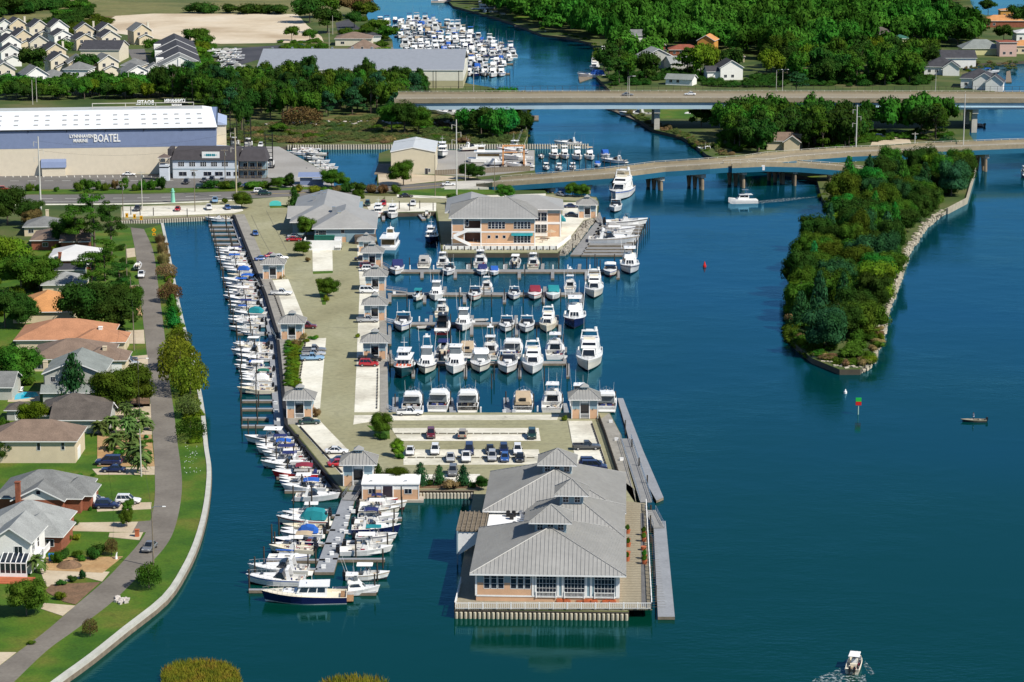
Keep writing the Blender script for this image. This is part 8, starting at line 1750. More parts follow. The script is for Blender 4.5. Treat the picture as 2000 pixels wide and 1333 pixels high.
# single trees, by hand
for a in [
 ('broad_fine','dark',15,440,8.5,12,'large dark tree by the roadside red car'),('broad_fine','dark',55,440,6,9,'dark round tree beside the tall white pole'),('broad_fine','brown',66,447,4,6,'brownish low tree behind the white cottage'),
 ('broad_fine','light',10,545,9,12,'large yellowish green tree above the orange roofs'),('broad_fine','mid',42,580,9,13,'large mid green tree in front of the yellowish one'),('broad_fine','mid',78,570,6.5,10,'mid green tree spreading to the white-roofed brick house'),('broad_fine','dark',10,640,7,11,'dark tree beside the orange tile-roofed house'),('broad_fine','dark',50,640,5,8,'small dark tree in front of the orange tile roof'),
 ('broad_fine','dark',790,263,8,15,'large dark tree hiding the west end of the highway bridge'),('broad_fine','mid',765,262,7,14,'second large tree before the west end of the highway bridge'),('broad_fine','mid',818,262,7,11.5,'round tree just below the west end of the highway bridge'),('broad_fine','dark',740,260,8,15,'dark tree of the group before the highway bridge end'),
 ('pine_fine','mid',150,492,7,14,'broad pine shading the brown-roofed house'),('pine_fine','mid',185,490,7.5,18,'tallest pine of the canal street clump'),('pine_fine','dark',218,500,6,16,'tall pine nearest the street lamp pole at the canal head'),('broad_fine','dark',128,484,5,9,'dark bush-like tree at the foot of the pines'),
 ('pine_fine','mid',205,550,7,12,'wide pine in front of the white-roofed brick house'),('pine_fine','mid',180,580,6.5,12,'wide pine over the pale grey cottage'),('pine_fine','dark',235,585,5,10,'dark pine touching the street wires'),('broad_fine','dark',165,648,9,13,'very large dark tree above the rust-roofed house'),('broad_fine','dark',215,648,8,12,'very large dark tree beside the basketball hoop'),('broad_fine','mid',250,622,4.5,9,'tree at the roadside beyond the very large dark trees'),
 ('broad_fine','mid',28,760,6.5,10,'round green tree behind the swimming pool'),('broad_fine','mid',60,735,4,6,'small green tree by the brown-roofed house'),('cone','blue',145,785,4.6,11,'conical cedar in front of the two-storey house'),('broad_fine','olive',232,805,6.5,10,'dark olive tree shading the canal street'),('broad_fine','olive',268,795,6.5,9,'olive tree overhanging the canal street'),('broad_fine','mid',205,785,3.5,6,'small tree beside the dark brown roof'),('broad_fine','light',66,840,4.2,6,'light green tree beside the teal pool hut'),('broad_fine','dark',8,900,3.2,5,'small tree against the long cream wall'),
 ('wispy','yellow',352,760,5.2,11,'tall feathery tree leaning over the canal'),('wispy','yellow',372,775,4.5,9,'feathery tree at the canal edge, next to the tall one'),('wispy','yellow',345,722,4.4,8,'feathery tree above the leaning one on the canal verge'),('wispy','yellow',350,685,3.4,5.5,'small rounded feathery tree on the canal verge'),('cone','bright',338,640,3.0,5.5,'bright green cedar on the canal verge below the brown shrubs'),('cone','bright',337,615,2.8,5.5,'bright green cedar on the canal verge beside the brown shrubs'),('wispy','brown',332,590,3.6,5,'brown shrubby tree on the canal verge'),('wispy','tan',325,545,3.2,4.5,'reddish tan shrub on the canal verge'),('grass','tan',319,515,2.4,4,'tall tan grass clump on the canal verge'),('grass','tan',317,495,2.2,4,'tan grass clump nearer the yellow road sign'),('grass','tan',313,475,2.2,3.5,'first tan grass clump below the yellow road sign'),
 ('wispy','palm',368,815,2.9,5.0,'silvery shrub on the canal verge'),('wispy','olive',373,862,3.4,5.0,'olive shrub at the lower end of the canal verge planting'),
 ('wispy','mid',291,1150,2.3,4.6,'young crape myrtle with white flowers on the near verge'),('broad_fine','mid',288,1140,1.6,3.2,'leafy young tree merging with the near crape myrtle'),('wispy','brown',176,1243,1.3,3.0,'tiny brownish tree on the near canal verge'),('broad_fine','olive',52,1203,4.0,6.0,'spreading tree with white blossom in the near corner garden'),('wispy','brown',218,1085,1.2,3.2,'thin brown sapling on the near lawn'),('broad_fine','olive',248,1030,1.5,3.4,'small tree in the pale kerbed bed'),('broad_fine','olive',253,1004,1.5,2.8,'small tree on the lawn by the dark parked car'),
 ('broad_fine','olive',472,408,4.5,5.6,'round tree at the marina drive entrance'),('broad_fine','olive',640,580,3.4,5.4,'round tree in the middle of the marina drive'),('broad_fine','olive',598,466,3.8,7,'dark tree at the clubhouse corner'),('broad_fine','olive',592,500,3.6,4.6,'bushy tree beside the white bin enclosure'),('broad_fine','olive',743,852,3.0,5.2,'multi-branched tree at the lot corner by the white pickup'),('broad_fine','light',778,892,1.9,3.6,'small round tree beside the white sedan'),('cone','blue',821,948,2.3,4.6,'first blue-green cedar behind the floating office'),('cone','blue',858,948,1.9,4.1,'middle blue-green cedar beside the tan bush'),('cone','blue',905,950,2.1,4.3,'last blue-green cedar towards the restaurant'),('broad_fine','olive',775,948,3.0,3.6,'dark spreading shrub tree behind the floating office'),('cone','dark',738,940,1.8,3.6,'dark cedar beside the gate house'),('broad_fine','dark',940,958,1.7,2.8,'dark shrub at the restaurant corner'),
 ('broad_fine','mid',788,362,6,8.5,'dense tree in front of the beige shed'),('broad_fine','dark',915,350,4.2,6,'dark round tree by the boatyard fence'),('broad_fine','dark',932,352,4,5.5,'second dark round tree by the boatyard fence'),('broad_fine','mid',985,390,4,5,'tree behind the peach building roof'),('broad_fine','mid',885,400,2.8,4,'small tree beside the tall pole at the peach building'),('broad_fine','olive',1118,384,3.2,4.6,'olive tree under the low bridge'),('broad_fine','olive',1136,385,3.2,4.6,'olive tree beside the boulder bank parking'),('broad_fine','olive',702,398,2.6,5,'small tree behind the clubhouse'),('broad_fine','mid',648,366,4.5,6.5,'tree beside the blue bait hut'),('broad_fine','mid',668,370,3.4,5,'small tree at the corner of the creek'),
 ('broad_fine','mid',543,371,3.4,4.6,'spreading verge tree by the boat ramp apron'),('broad_fine','dark',567,367,2.6,5,'dark verge tree by the bait hut'),('cone','dark',575,405,3,7,'dark creeper-like cedar at the clubhouse end wall'),
 ('broad','dark',60,148,10,15,'very dark large tree in the middle of the far estate'),('broad','dark',172,150,7,12,'dark tree between pale estate houses'),('broad','mid',125,108,6,9,'green tree behind the estate block'),('broad','dark',70,66,6,9,'dark tree at the back of the far estate'),('broad','mid',300,106,6,9,'tree beside the stepped terrace roof'),('broad','mid',312,130,5,9,'second tree beside the stepped terrace roof'),('broad','olive',392,82,6,8,'olive tree between the terrace row and the sand field'),('broad','mid',400,98,6,9,'green tree left of the trailer boats'),('broad','light',385,118,6,8,'light tree beside the terrace row end'),('broad','mid',382,92,7,11,'tree at the end of the sand field'),('broad','light',398,112,6,9,'tree by the far trailer boats'),('broad','dark',15,30,12,14,'dark wood edge tree at the top corner of the field'),('broad','dark',45,22,10,13,'second dark tree at the top corner of the field'),('broad','mid',120,42,9,8,'broad thicket tree beside the sand field'),('broad','mid',150,30,10,10,'thicket tree next to the sand field slope'),('bush','dark',385,26,12,8,'first dark hedge clump on the far field'),('bush','dark',405,26,10,8,'second dark hedge clump on the far field'),('bush','dark',445,26,10,7,'third dark hedge clump on the far field'),('bush','dark',482,27,12,8,'fourth dark hedge clump on the far field'),('bush','dark',512,27,12,7,'fifth dark hedge clump on the far field'),('bush','dark',545,27,14,7,'sixth dark hedge clump on the far field'),
 ('broad','dark',605,45,13,17,'large dark tree at the near end of the far hedge'),('broad','mid',630,35,12,17,'large tree behind the far car park'),('broad','dark',640,65,11,16,'dark tree above the brown-roofed marina building'),('broad','brown',690,32,13,15,'brownish tree by the far river bend'),('broad','olive',715,38,10,12,'olive tree at the far river bend'),('broad','dark',692,55,6,11,'slim dark tree in the far car park'),('broad','mid',758,80,8,9,'green tree at the landward end of the far boats'),('broad','olive',740,66,8,9,'olive tree among the far marina buildings'),('broad','light',745,110,8,5,'low bright shrub tree behind the long hall'),('broad','mid',570,80,5,9,'sapling at the edge of the sand field'),('broad','mid',605,82,5,8,'second sapling at the edge of the sand field'),('broad','mid',630,108,5,7,'shrub tree in the far car park'),
 ('broad','dark',690,205,7,13,'dark tree before the middle of the long hall'),('cone','blue',775,226,8,10,'dark round cedar at the marsh edge'),('broad','mid',830,226,7,9,'round tree by the highway bridge end'),('wispy','brown',590,246,9,8,'bare brown thicket at the marsh edge'),('broad','mid',545,262,4,5,'marsh shrub by the forklift yard'),
 ('broad','dark',1370,250,6,9,'dark low tree at the shore under the highway bridge'),('broad','dark',1845,60,12,20,'tall dark tree beside the orange-walled house'),('broad','dark',1900,75,11,15,'dark tree before the long orange-roofed house'),('broad','dark',1870,92,10,14,'dark tree behind the green hip-roofed house'),('broad','dark',1960,82,7,10,'round dark tree before the white flat-topped house'),('broad','dark',1990,52,9,14,'dark tree at the far shore edge'),('broad','dark',1805,30,11,18,'tall dark tree by the far bay'),('broad','dark',1930,25,6,9,'small dark tree on the bay shore'),('broad','olive',1940,168,5,6,'olive shrub tree at the river house corner'),('broad','yellow',1858,222,5,7,'yellowish tree under the highway bridge'),('broad','mid',1810,125,8,14,'green tree on the creek bank'),('broad','mid',1775,140,8,13,'tree by the creek houses'),('pine','blue',1555,190,7,12,'blue-green pine poking over the highway bridge')]:
 T(*a)
for k,(x,y) in enumerate([(205,825),(246,818),(218,848),(252,848),(236,868),(270,830),(196,850),(262,872),(280,842),(275,905),(258,900),(72,1120),(225,880),(275,925)]): T('palm','palm',x,y,rnd.uniform(1.9,2.7),rnd.uniform(2.2,4.0),f'sabal palm in the tan garden beside the canal street, {nth(k)} planted','palms of the canal street garden')
for k,(x,y,r,h,tn) in enumerate([(182,950,1.3,1.7,'mid'),(148,985,1.0,1.3,'mid'),(110,1100,1.4,2.6,'mid'),(128,1092,1.6,2.4,'dark'),(178,1093,2.0,2.8,'dark'),(190,1086,1.8,2.6,'dark'),(150,1090,1.3,1.6,'mid'),(160,1096,1.2,1.3,'mid'),(85,1070,1.4,2.4,'dark'),(130,1060,1.2,1.6,'olive'),(150,1055,1.0,1.3,'yellow'),(118,1143,1.4,1.1,'dark'),(140,1137,1.1,1.2,'dark'),(160,1132,1.0,2.2,'blue'),(115,1172,1.6,1.6,'yellow'),(262,630,1.2,1.6,'dark'),(170,690,.9,1.4,'mid'),(230,890,1.8,1.6,'mid'),(290,890,.9,1.2,'bright'),(292,905,.9,1.0,'bright'),(285,858,.9,1.2,'bright'),(200,905,1.2,1,'mid'),(145,1028,1.2,1.5,'dark'),(60,1260,1.0,.8,'olive')]): T('bush',tn,x,y,r,h,f'{TW[tn]} rounded garden shrub along the canal street, {nth(k)} noted','garden shrubs of the canal street')
for k,(x,y,r,h,tn,l) in enumerate([(548,545,1.3,1.5,'tan','tan shrub beside the head dock house'),(594,664,1.2,2.0,'tan','tan grassy shrub by the maroon car dock house'),(580,676,1.6,1.8,'brown','brown shrub at the top of the green hedge'),(617,815,1.3,2.3,'tan','round tan bush beside the lower dock house'),(1104,822,1.1,1.5,'olive','low bush at the corner dock house'),(877,955,2.6,2.2,'tan','wide tan bush between the cedars on the quay'),(790,955,1.6,1.5,'olive','low shrub behind the floating office end'),(636,590,1.4,2.4,'yellow','yellowish shrub in the drive island'),(600,512,1.4,1.6,'brown','brown shrub below the bin enclosure tree'),(700,660,1.0,1.4,'yellow','small yellow shrub beside the third dock house'),(835,948,1.5,1.2,'dark','low dark hedge between the first two cedars'),(925,952,1.4,1.2,'dark','low dark hedge beyond the last cedar'),(760,950,1.5,1.4,'olive','olive shrub next to the gate house cedar'),(746,858,2.0,1.6,'dark','dark shrub under the lot corner tree'),(781,896,1.2,1.2,'mid','low shrub under the small round lot tree'),(642,574,1.4,1.6,'mid','shrub under the drive island tree')]): T('bush',tn,x,y,r,h,l)
for k,(x,y) in enumerate([(610,664),(618,662),(600,668)] + [(563 + (k % 3) * 8,670 + k * 2.15) for k in range(42)]): T('bush','light' if k % 3 else 'mid',x,y,1.5,.95,'low hedge shrub by the slip row','hedge shrubs beside the slip row')
for k,(x,y,r,h,tn) in enumerate([(150,374,3,4,'olive'),(170,372,3,4.5,'mid'),(192,372,2.6,4,'olive'),(207,373,2,3.4,'olive'),(223,371,2,4,'brown'),(245,371,2.8,5,'mid'),(262,373,2.2,3,'olive'),(280,372,2.8,4.4,'mid'),(297,372,3,4.2,'mid'),(317,371,2.8,5.4,'dark'),(58,374,2,3.4,'olive'),(75,374,2,3,'mid'),(110,375,1.2,2,'mid'),(412,369,4,3.4,'dark'),(438,369,4,3.4,'olive'),(455,369,3.5,3.2,'dark'),(500,369,5,3,'mid'),(515,368,4,3,'mid'),(440,398,1.5,2.2,'olive'),(618,377,3.2,3,'yellow'),(634,380,3.2,3,'olive'),(585,376,3.2,3,'yellow'),(660,378,2.6,3.6,'brown'),(676,376,3.4,4,'dark'),(700,376,3.6,4,'dark'),(728,377,2.6,3.6,'brown'),(745,378,2.8,3.8,'brown'),(770,378,2.8,3.8,'olive')]): T('bush',tn,x,y,r,h,f'{TW[tn]} verge shrub along the main road, {nth(k % 18)} group','verge shrubs along the main road')
sc_ = MB(); bs_ = [([v.co.copy() for v in me_.vertices],[tuple(p.vertices) for p in me_.polygons]) for me_ in CR['bush']]
for k in range(1000):
 if k < 880: x = rnd.uniform(450,1024); y = 228 + max(0,760 - x) * .06 + rnd.random() ** .8 * (52 - max(0,760 - x) * .06)
 elif k < 960: x = rnd.uniform(1190,1430); y = 206 + (x - 1190) * .43 + rnd.uniform(-6,4)
 else: x = rnd.uniform(1880,1985); y = rnd.uniform(120,136)
 p = P(x,y,LZ - .1); vs,fs = rnd.choice(bs_); r = rnd.uniform(1.6,4.2) * (.7 if k >= 880 else 1); h = rnd.uniform(.8,2.2); sc_.add([(p[0] + r * v.x,p[1] + r * v.y,p[2] + h * v.z) for v in vs],fs)
o = obj('marsh_scrub',sc_.mesh('marsh_scrub',[blend('scrub_leaf',[(0.03,0.07,0.012),(0.07,0.095,0.02),(0.15,0.095,0.04)],.09,fine=.35,fscale=1.2)])); o['kind'] = 'stuff'
for k in range(34):
 x = rnd.uniform(480,1020); y = rnd.uniform(244 + max(0,(700 - x)) * .06,279); T('bush',rnd.choice(['olive','mid','brown','tan','olive']),x,y,rnd.uniform(2.0,4.2),rnd.uniform(1.2,2.6),'scrubby bush on the marsh','scrub bushes on the marsh')
# shore brush and marsh rims
for k in range(46):
 e = [(1560,520),(1545,570),(1540,640),(1552,668),(1590,698),(1640,716),(1685,716),(1700,700),(1712,660),(1722,615)]; i = rnd.randrange(len(e) - 1); u = rnd.random(); x = e[i][0] * (1 - u) + e[i + 1][0] * u + rnd.uniform(0,10) * (1 if x else 1); y = e[i][1] * (1 - u) + e[i + 1][1] * u - rnd.uniform(0,8)
 T('bush',rnd.choice(['mid','olive','tan','light']),x,y,rnd.uniform(1.4,3),rnd.uniform(1,2.4),'low shore bush of the wooded spit','shore bushes of the wooded spit')
# tall marsh grass in the bottom of the frame
def marsh(px,n,name):
 poly = [P(x,y,0) for x,y in px]; xs = [p[0] for p in poly]; ys = [p[1] for p in poly]; m = MB(); k = 0
 while k < n:
  x,y = rnd.uniform(min(xs),max(xs)),rnd.uniform(min(ys),max(ys))
  if not inside((x,y),poly): continue
  k += 1; h = rnd.uniform(.8,1.5); a = rnd.uniform(0,6.28); w = .05; lx,ly = rnd.gauss(0,.18),rnd.gauss(0,.18)
  m.add([(x - w * math.cos(a),y - w * math.sin(a),-.1),(x + w * math.cos(a),y + w * math.sin(a),-.1),(x + lx * .6 + w * .6,y + ly * .6,h * .65),(x + lx * 1.3,y + ly * 1.3,h)],[(0,1,2),(0,2,3)])
 o = obj(name,m.mesh(name,[blend('marsh_blades',[(0.10,0.13,0.008),(0.20,0.20,0.012),(0.24,0.17,0.02)],.5,fine=.3,fscale=3)])); o['kind'] = 'stuff'
 m = MB(); m.prism([(x * 1.0,y,0) for x,y,_ in poly] if sum((a[0] * b[1] - b[0] * a[1]) for a,b in zip(poly,poly[1:] + poly[:1])) > 0 else [(x,y,0) for x,y,_ in poly][::-1],-1,.12); struct('marsh_ground',m,[mat('marsh_mud',(.06,.055,.02),.9,.3,.5,world=True)])
marsh([(316,1330),(322,1312),(345,1302),(380,1297),(420,1299),(450,1306),(468,1322),(470,1340),(464,1420),(330,1420)],15000,'marsh_grass'); marsh([(624,1345),(640,1333),(680,1328),(730,1328),(757,1338),(765,1420),(620,1420)],6000,'marsh_grass')
bulkhead_deck()
# ---------------------------------------------------------------- boulders, poles, signs, people, machines
def rocks(px,n,s0,s1,name,mtl,slope=None):
 poly = [P(x,y,.6) for x,y in px]; xs = [p[0] for p in poly]; ys = [p[1] for p in poly]; m = MB(); k = 0
 while k < n:
  x,y = rnd.uniform(min(xs),max(xs)),rnd.uniform(min(ys),max(ys))
  if not inside((x,y),poly): continue
  k += 1; r = rnd.uniform(s0,s1); z = rnd.uniform(-.1,LZ) if slope is None else slope(x,y); a = rnd.uniform(0,3); vs = []
  for sx,sy,sz in ((-1,-1,-1),(1,-1,-1),(1,1,-1),(-1,1,-1),(-1,-1,1),(1,-1,1),(1,1,1),(-1,1,1)):
   u = sx * r * rnd.uniform(.55,1); v = sy * r * rnd.uniform(.5,.9); vs.append((x + u * math.cos(a) - v * math.sin(a),y + u * math.sin(a) + v * math.cos(a),z + sz * r * rnd.uniform(.35,.75)))
  m.hexa(vs[:4],vs[4:])
 o = obj(name,m.mesh(name,[mtl])); o['kind'] = 'stuff'
rk = mat('pale_rock',(.40,.36,.28),.9,.25,.7,world=True,fine=.2); rk2 = mat('grey_rock',(.30,.28,.24),.9,.25,.7,world=True,fine=.2)
rocks([(1690,714),(1703,690),(1716,640),(1735,590),(1748,545),(1768,490),(1800,440),(1842,414),(1850,412),(1810,442),(1776,494),(1756,552),(1736,604),(1726,655),(1706,706),(1690,724)],1150,.35,.75,'riprap',rk)
rocks([(1586,700),(1640,716),(1690,714),(1686,724),(1640,726),(1590,706)],160,.3,.6,'riprap',rk)
m = MB(); m.prism([P(x,y,.5) for x,y in [(1090,497),(1104,497),(1128,474),(1150,442),(1166,428),(1143,430),(1112,468),(1092,490)]][::1],-1,.5); struct('boulder_bank',m,[rk2])
rocks([(1088,494),(1106,496),(1130,474),(1153,440),(1166,427),(1143,430),(1112,466)],2300,.2,.42,'riprap',mat('pale_grey_rock',(.38,.35,.29),.9,.25,.7,world=True,fine=.2),lambda x,y: rnd.uniform(.3,1.2))
# sea wall of the spit
sw = [P(x,y,LZ) for x,y in [(1850,411),(1888,391),(1902,342),(1913,292)]]
m = MB(); strip(m,offset_line(sw,-.3),offset_line(sw,.25),-1.5,LZ + .7); struct('sea_wall',m,[mat('tan_concrete',(.34,.31,.24),.9,.2,.4,world=True)])
def pole(px,py,h,label,kind='utility_pole',col=None,arm=None,group=None,r=.15,z=LZ):
 p = P(px,py,z); t = thing(kind,label,{'utility_pole': 'pole','street_lamp': 'street lamp','transmission_pole': 'pole'}[kind],p,0,group); m = MB(); m.cyl((0,0,-.3),(0,0,h),r,r * .6,8); obj('pole',m.mesh('pole',[col or timber]),t)
 if arm == 'cross':
  m = MB(); m.box(-1.2,1.2,-.06,.06,h - .7,h - .55); obj('crossarm',m.mesh('crossarm',[col or timber]),t)
  m = MB()
  for x in (-1.1,-.5,.5,1.1): m.cyl((x,0,h - .55),(x,0,h - .3),.06,.05,6)
  obj('insulator',m.mesh('insulator',[concrete]),t); m = MB(); m.cyl((.3,0,h - 2.4),(.3,0,h - 1.4),.22,.22,8); obj('transformer',m.mesh('transformer',[steel]),t)
 elif arm == 'lamp':
  m = MB(); m.tube([(0,0,h),(.6,-.3,h + .35),(2.0,-.6,h + .45)],.05,5); obj('arm',m.mesh('arm',[steel]),t); m = MB(); m.frust(1.9,2.5,.1,.08,h + .36,h + .5,0,.1,.03); m.v = [(a,b - .62,c) for a,b,c in m.v]; obj('lamp_head',m.mesh('lamp_head',[trimw]),t)
 elif arm == 'braced':
  m = MB()
  for k,zz in enumerate((h - 2,h - 4.5,h - 7)): s = 1 if k % 2 else -1; m.cyl((0,0,zz),(s * 1.5,0,zz + .3),.08,.06,5); m.cyl((s * 1.5,0,zz - 1.2),(s * 1.5,0,zz + .3),.12,.1,6)
  obj('insulator',m.mesh('insulator',[concrete]),t)
 return p,h,t
tall = mat('pale_pole',(.55,.54,.50),.6,.06)
TP = [pole(80,411,24,'tall pale transmission pole beside the boat hall parking','transmission_pole',tall,'braced',r=.3),pole(462,390,24,'tall tan transmission pole at the marina drive','transmission_pole',mat('tan_pole',(.42,.37,.24),.7,.1),'braced',r=.28),pole(892,392,27,'tall white transmission pole behind the peach building','transmission_pole',tall,'braced',r=.26),pole(1671,316,21,'tall white transmission pole at the low bridge fork','transmission_pole',tall,'braced',r=.3),pole(1880,322,26,'tall thin white pole at the sea wall end of the spit','transmission_pole',tall,None,r=.22),pole(1786,300,8,'short grey twin pole on the low bridge road','utility_pole',concrete,'cross',r=.25)]
for a in [(278,412,13,'timber pole with lamp beside the dark grey pickup','cross'),(381,414,14,'timber pole above the canal road edge','cross'),(241,430,12,'timber pole at the canal head by the street','cross'),(440,358,12,'timber pole in front of the marine office','cross'),(850,384,14,'thin brown pole at the low bridge approach',None),(966,374,11,'thin brown pole at the start of the low bridge',None),(909,356,10,'grey lamp post by the boatyard fence',None),(803,355,8,'timber pole with cross arm before the beige shed','cross')]: pole(a[0],a[1],a[2],a[3],'utility_pole',timber if 'grey' not in a[3] else concrete,a[4],'utility poles')
SPs = [pole(248,545,9.5,'street pole in front of the wide pine','utility_pole',timber,None,'poles along the canal street'),pole(257,612,9.5,'street pole beside the very large dark tree','utility_pole',timber,None,'poles along the canal street'),pole(262,685,9.5,'street pole beside the rust-roofed house drive','utility_pole',timber,None,'poles along the canal street'),pole(272,795,10.5,'street pole with lamp beside the olive trees','utility_pole',timber,'lamp','poles along the canal street'),pole(276,931,9.5,'pale street pole among the palms','utility_pole',concrete,None,'poles along the canal street'),pole(300,1108,10.5,'dark street pole by the parked grey sedan','utility_pole',timber,'lamp','poles along the canal street')]
def wire(a,b,label,sag=1.0):
 pts = []
 for i in range(9): u = i / 8; p = Vector(a).lerp(Vector(b),u); p.z -= sag * 4 * u * (1 - u); pts.append(p)
 m = MB(); m.tube(pts,.022,3); tag(obj('power_line',m.mesh('power_line',[rubber])),label,'power line','power lines')
for (p,h,_),(q,g,_2) in zip(SPs,SPs[1:]): wire((p[0],p[1],p[2] + h - .3),(q[0],q[1],q[2] + g - .3),'thin power line of the canal street')
for i,j in ((0,1),(1,2),(2,3),(3,4)):
 for dz in (1.5,4.5): p,h,_ = TP[i]; q,g,_2 = TP[j]; wire((p[0],p[1],p[2] + h - dz),(q[0],q[1],q[2] + g - dz),'thin power line between tall poles',3)
for x in (1226,1229): pole(x,194,9,f'highway bridge lamp post, {"near" if x < 1228 else "far"} one of the pair over the channel','street_lamp',concrete,'lamp',None,.14,13.6)
for x,l in ((1516,'lamp post on the highway bridge above the dense wood'),(1528,'second lamp post on the highway bridge above the dense wood'),(1827,'lamp post on the highway bridge by the grey gabled house'),(925,'lamp post on the highway bridge beyond the cream long hall')): pole(x,180,9,l,'street_lamp',concrete,'lamp',None,.14,13.6)
for x,y in ((252,186),(364,192),(404,205),(64,205),(72,200),(650,68),(660,20),(643,95)): pole(x,y,11,'pale lamp post above the far lots','street_lamp',concrete,None,'lamp posts of the far lots',.16)
# channel marker, buoys
p = P(1676,810,0); t = thing('channel_marker','channel marker post with a green and red board on the open water','marker',p); m = MB(); m.cyl((0,0,-2),(0,0,2.4),.14,.12,8); obj('post',m.mesh('post',[mat('pale_green_pole',(.35,.5,.42),.7,.1)]),t); m = MB(); m.box(-.6,.6,-.2,-.12,2.9,3.7); m.box(-.6,.6,.12,.2,2.9,3.7); obj('green_board',m.mesh('green_board',[mat('marker_green',(.02,.42,.06),.5,0)]),t); m = MB(); m.box(-.6,.6,-.2,-.12,2.1,2.88); m.box(-.6,.6,.12,.2,2.1,2.88); obj('red_board',m.mesh('red_board',[mat('marker_red',(.55,.015,.01),.5,0)]),t)
p = P(1651,769,0); t = thing('buoy','small white can buoy near the tip of the wooded spit','buoy',p); m = MB(); m.cyl((0,0,-.3),(0,0,.5),.38,.38,10); m.cyl((0,0,.5),(0,0,1.0),.25,.1,10); obj('float',m.mesh('float',[trimw]),t)
p = P(1376,522,0); t = thing('buoy','small red nun buoy in mid channel','buoy',p); m = MB(); m.cyl((0,0,-.3),(0,0,.5),.5,.5,10); m.cyl((0,0,.5),(0,0,1.6),.42,.1,10); obj('float',m.mesh('float',[MATS['marker_red']]),t)
# people: one continuous skinned body each
def person(px,py,z,label,head,shirt,trousers,seated=False,xy=None):
 J = [(0,0,.92),(0,0,1.18),(0,0,1.42),(0,0,1.53),(.02,0,1.68),(0,.19,1.40),(.05,.25,1.15),(.22,.20,1.05),(0,-.19,1.40),(.05,-.25,1.15),(.22,-.20,1.05),(.0,.10,.88),(.03,.11,.5),(0,.12,.06),(.12,.12,.03),(0,-.10,.88),(.03,-.11,.5),(0,-.12,.06),(.12,-.12,.03)]
 if seated: J = [(x,y,zz - .42) for x,y,zz in J[:11]] + [(.05,.10,.48),(.42,.12,.50),(.42,.12,.08),(.54,.12,.04),(.05,-.10,.48),(.42,-.12,.50),(.42,-.12,.08),(.54,-.12,.04)]
 E_ = [(0,1),(1,2),(2,3),(3,4),(2,5),(5,6),(6,7),(2,8),(8,9),(9,10),(0,11),(11,12),(12,13),(13,14),(0,15),(15,16),(16,17),(17,18)]
 rad = [.15,.14,.16,.06,.11,.075,.055,.04,.075,.055,.04,.095,.07,.05,.045,.095,.07,.05,.045]
 me = bpy.data.meshes.new('body'); me.from_pydata(J,E_,[]); t = thing('person',label,'person',xy or P(px,py,z),R(head)); o = obj('body',me,t); o.modifiers.new('Skin','SKIN'); sm = o.modifiers.new('Sub','SUBSURF'); sm.levels = 1; sm.render_levels = 1
 for i,r_ in enumerate(rad): me.skin_vertices[0].data[i].radius = (r_,r_)
 me.skin_vertices[0].data[0].use_root = True; me.materials.append(trousers)
 d = -.42 if seated else 0; m = MB(); m.loft([[(a * math.cos(k) * .78,a * math.sin(k) * 1.15,zz + d) for k in [2 * PI * i / 10 for i in range(10)]] for a,zz in ((.17,.88),(.175,1.1),(.2,1.32),(.15,1.46),(.07,1.52))]); obj('shirt',m.mesh('shirt',[shirt],True),t)
 m = MB(); m.loft([[(.02 + a * math.cos(k),a * math.sin(k),zz + d) for k in [2 * PI * i / 10 for i in range(10)]] for a,zz in ((.10,1.70),(.118,1.75),(.09,1.82),(.02,1.85))]); obj('hair',m.mesh('hair',[darktimber]),t)
 m = MB(); m.loft([[(.03 + a * math.cos(k),a * .85 * math.sin(k),zz + d) for k in [2 * PI * i / 10 for i in range(10)]] for a,zz in ((.05,1.52),(.09,1.58),(.105,1.66),(.10,1.72))]); m.box(.12,.16,-.02,.02,1.62 + d,1.68 + d); obj('face',m.mesh('face',[mat('skin',(.45,.26,.18),.6,.05)]),t)
jean = mat('blue_trousers',(.05,.07,.12),.8,.1)
ps = P(1901,824,0); person(0,0,0,'angler in a pale shirt standing in the low olive skiff',200,mat('pale_shirt',(.5,.55,.6),.8,.05),jean,xy=(ps[0],ps[1],.22)); p = P(1669,1302,0)
person(0,0,0,'helmsman in a dark shirt under the white top of the speeding boat',76,navy,jean,xy=(p[0] + .15,p[1] - .2,.36)); person(0,0,0,'passenger in a grey shirt beside the helmsman',76,mat('grey_shirt',(.2,.2,.22),.8,.05),jean,xy=(p[0] + .65,p[1] - .5,.36))
# wakes: thin sheets of churned foam on the water
def wake(px,name='foam'):
 m = MB()
 for poly in px:
  pts = [P(x,y,.012) for x,y in poly]
  if sum((a[0] * b[1] - b[0] * a[1]) for a,b in zip(pts,pts[1:] + pts[:1])) < 0: pts.reverse()
  m.prism(pts,.012,.012)
 mm = bpy.data.materials.new('foam'); mm.use_nodes = True; N = mm.node_tree.nodes; L = mm.node_tree.links; b = N['Principled BSDF']; b.inputs['Base Color'].default_value = (.6,.68,.70,1); b.inputs['Roughness'].default_value = .8
 g = N.new('ShaderNodeNewGeometry'); n = N.new('ShaderNodeTexNoise'); n.inputs['Scale'].default_value = 1.6; n.inputs['Detail'].default_value = 6; n.inputs['Roughness'].default_value = .7; L.new(g.outputs['Position'],n.inputs['Vector']); r = N.new('ShaderNodeMapRange'); r.inputs[1].default_value = .50; r.inputs[2].default_value = .68; r.inputs[3].default_value = 0; r.inputs[4].default_value = .75; L.new(n.outputs[0],r.inputs[0]); L.new(r.outputs[0],b.inputs['Alpha'])
 o = obj(name,m.mesh(name,[mm])); o['kind'] = 'stuff'
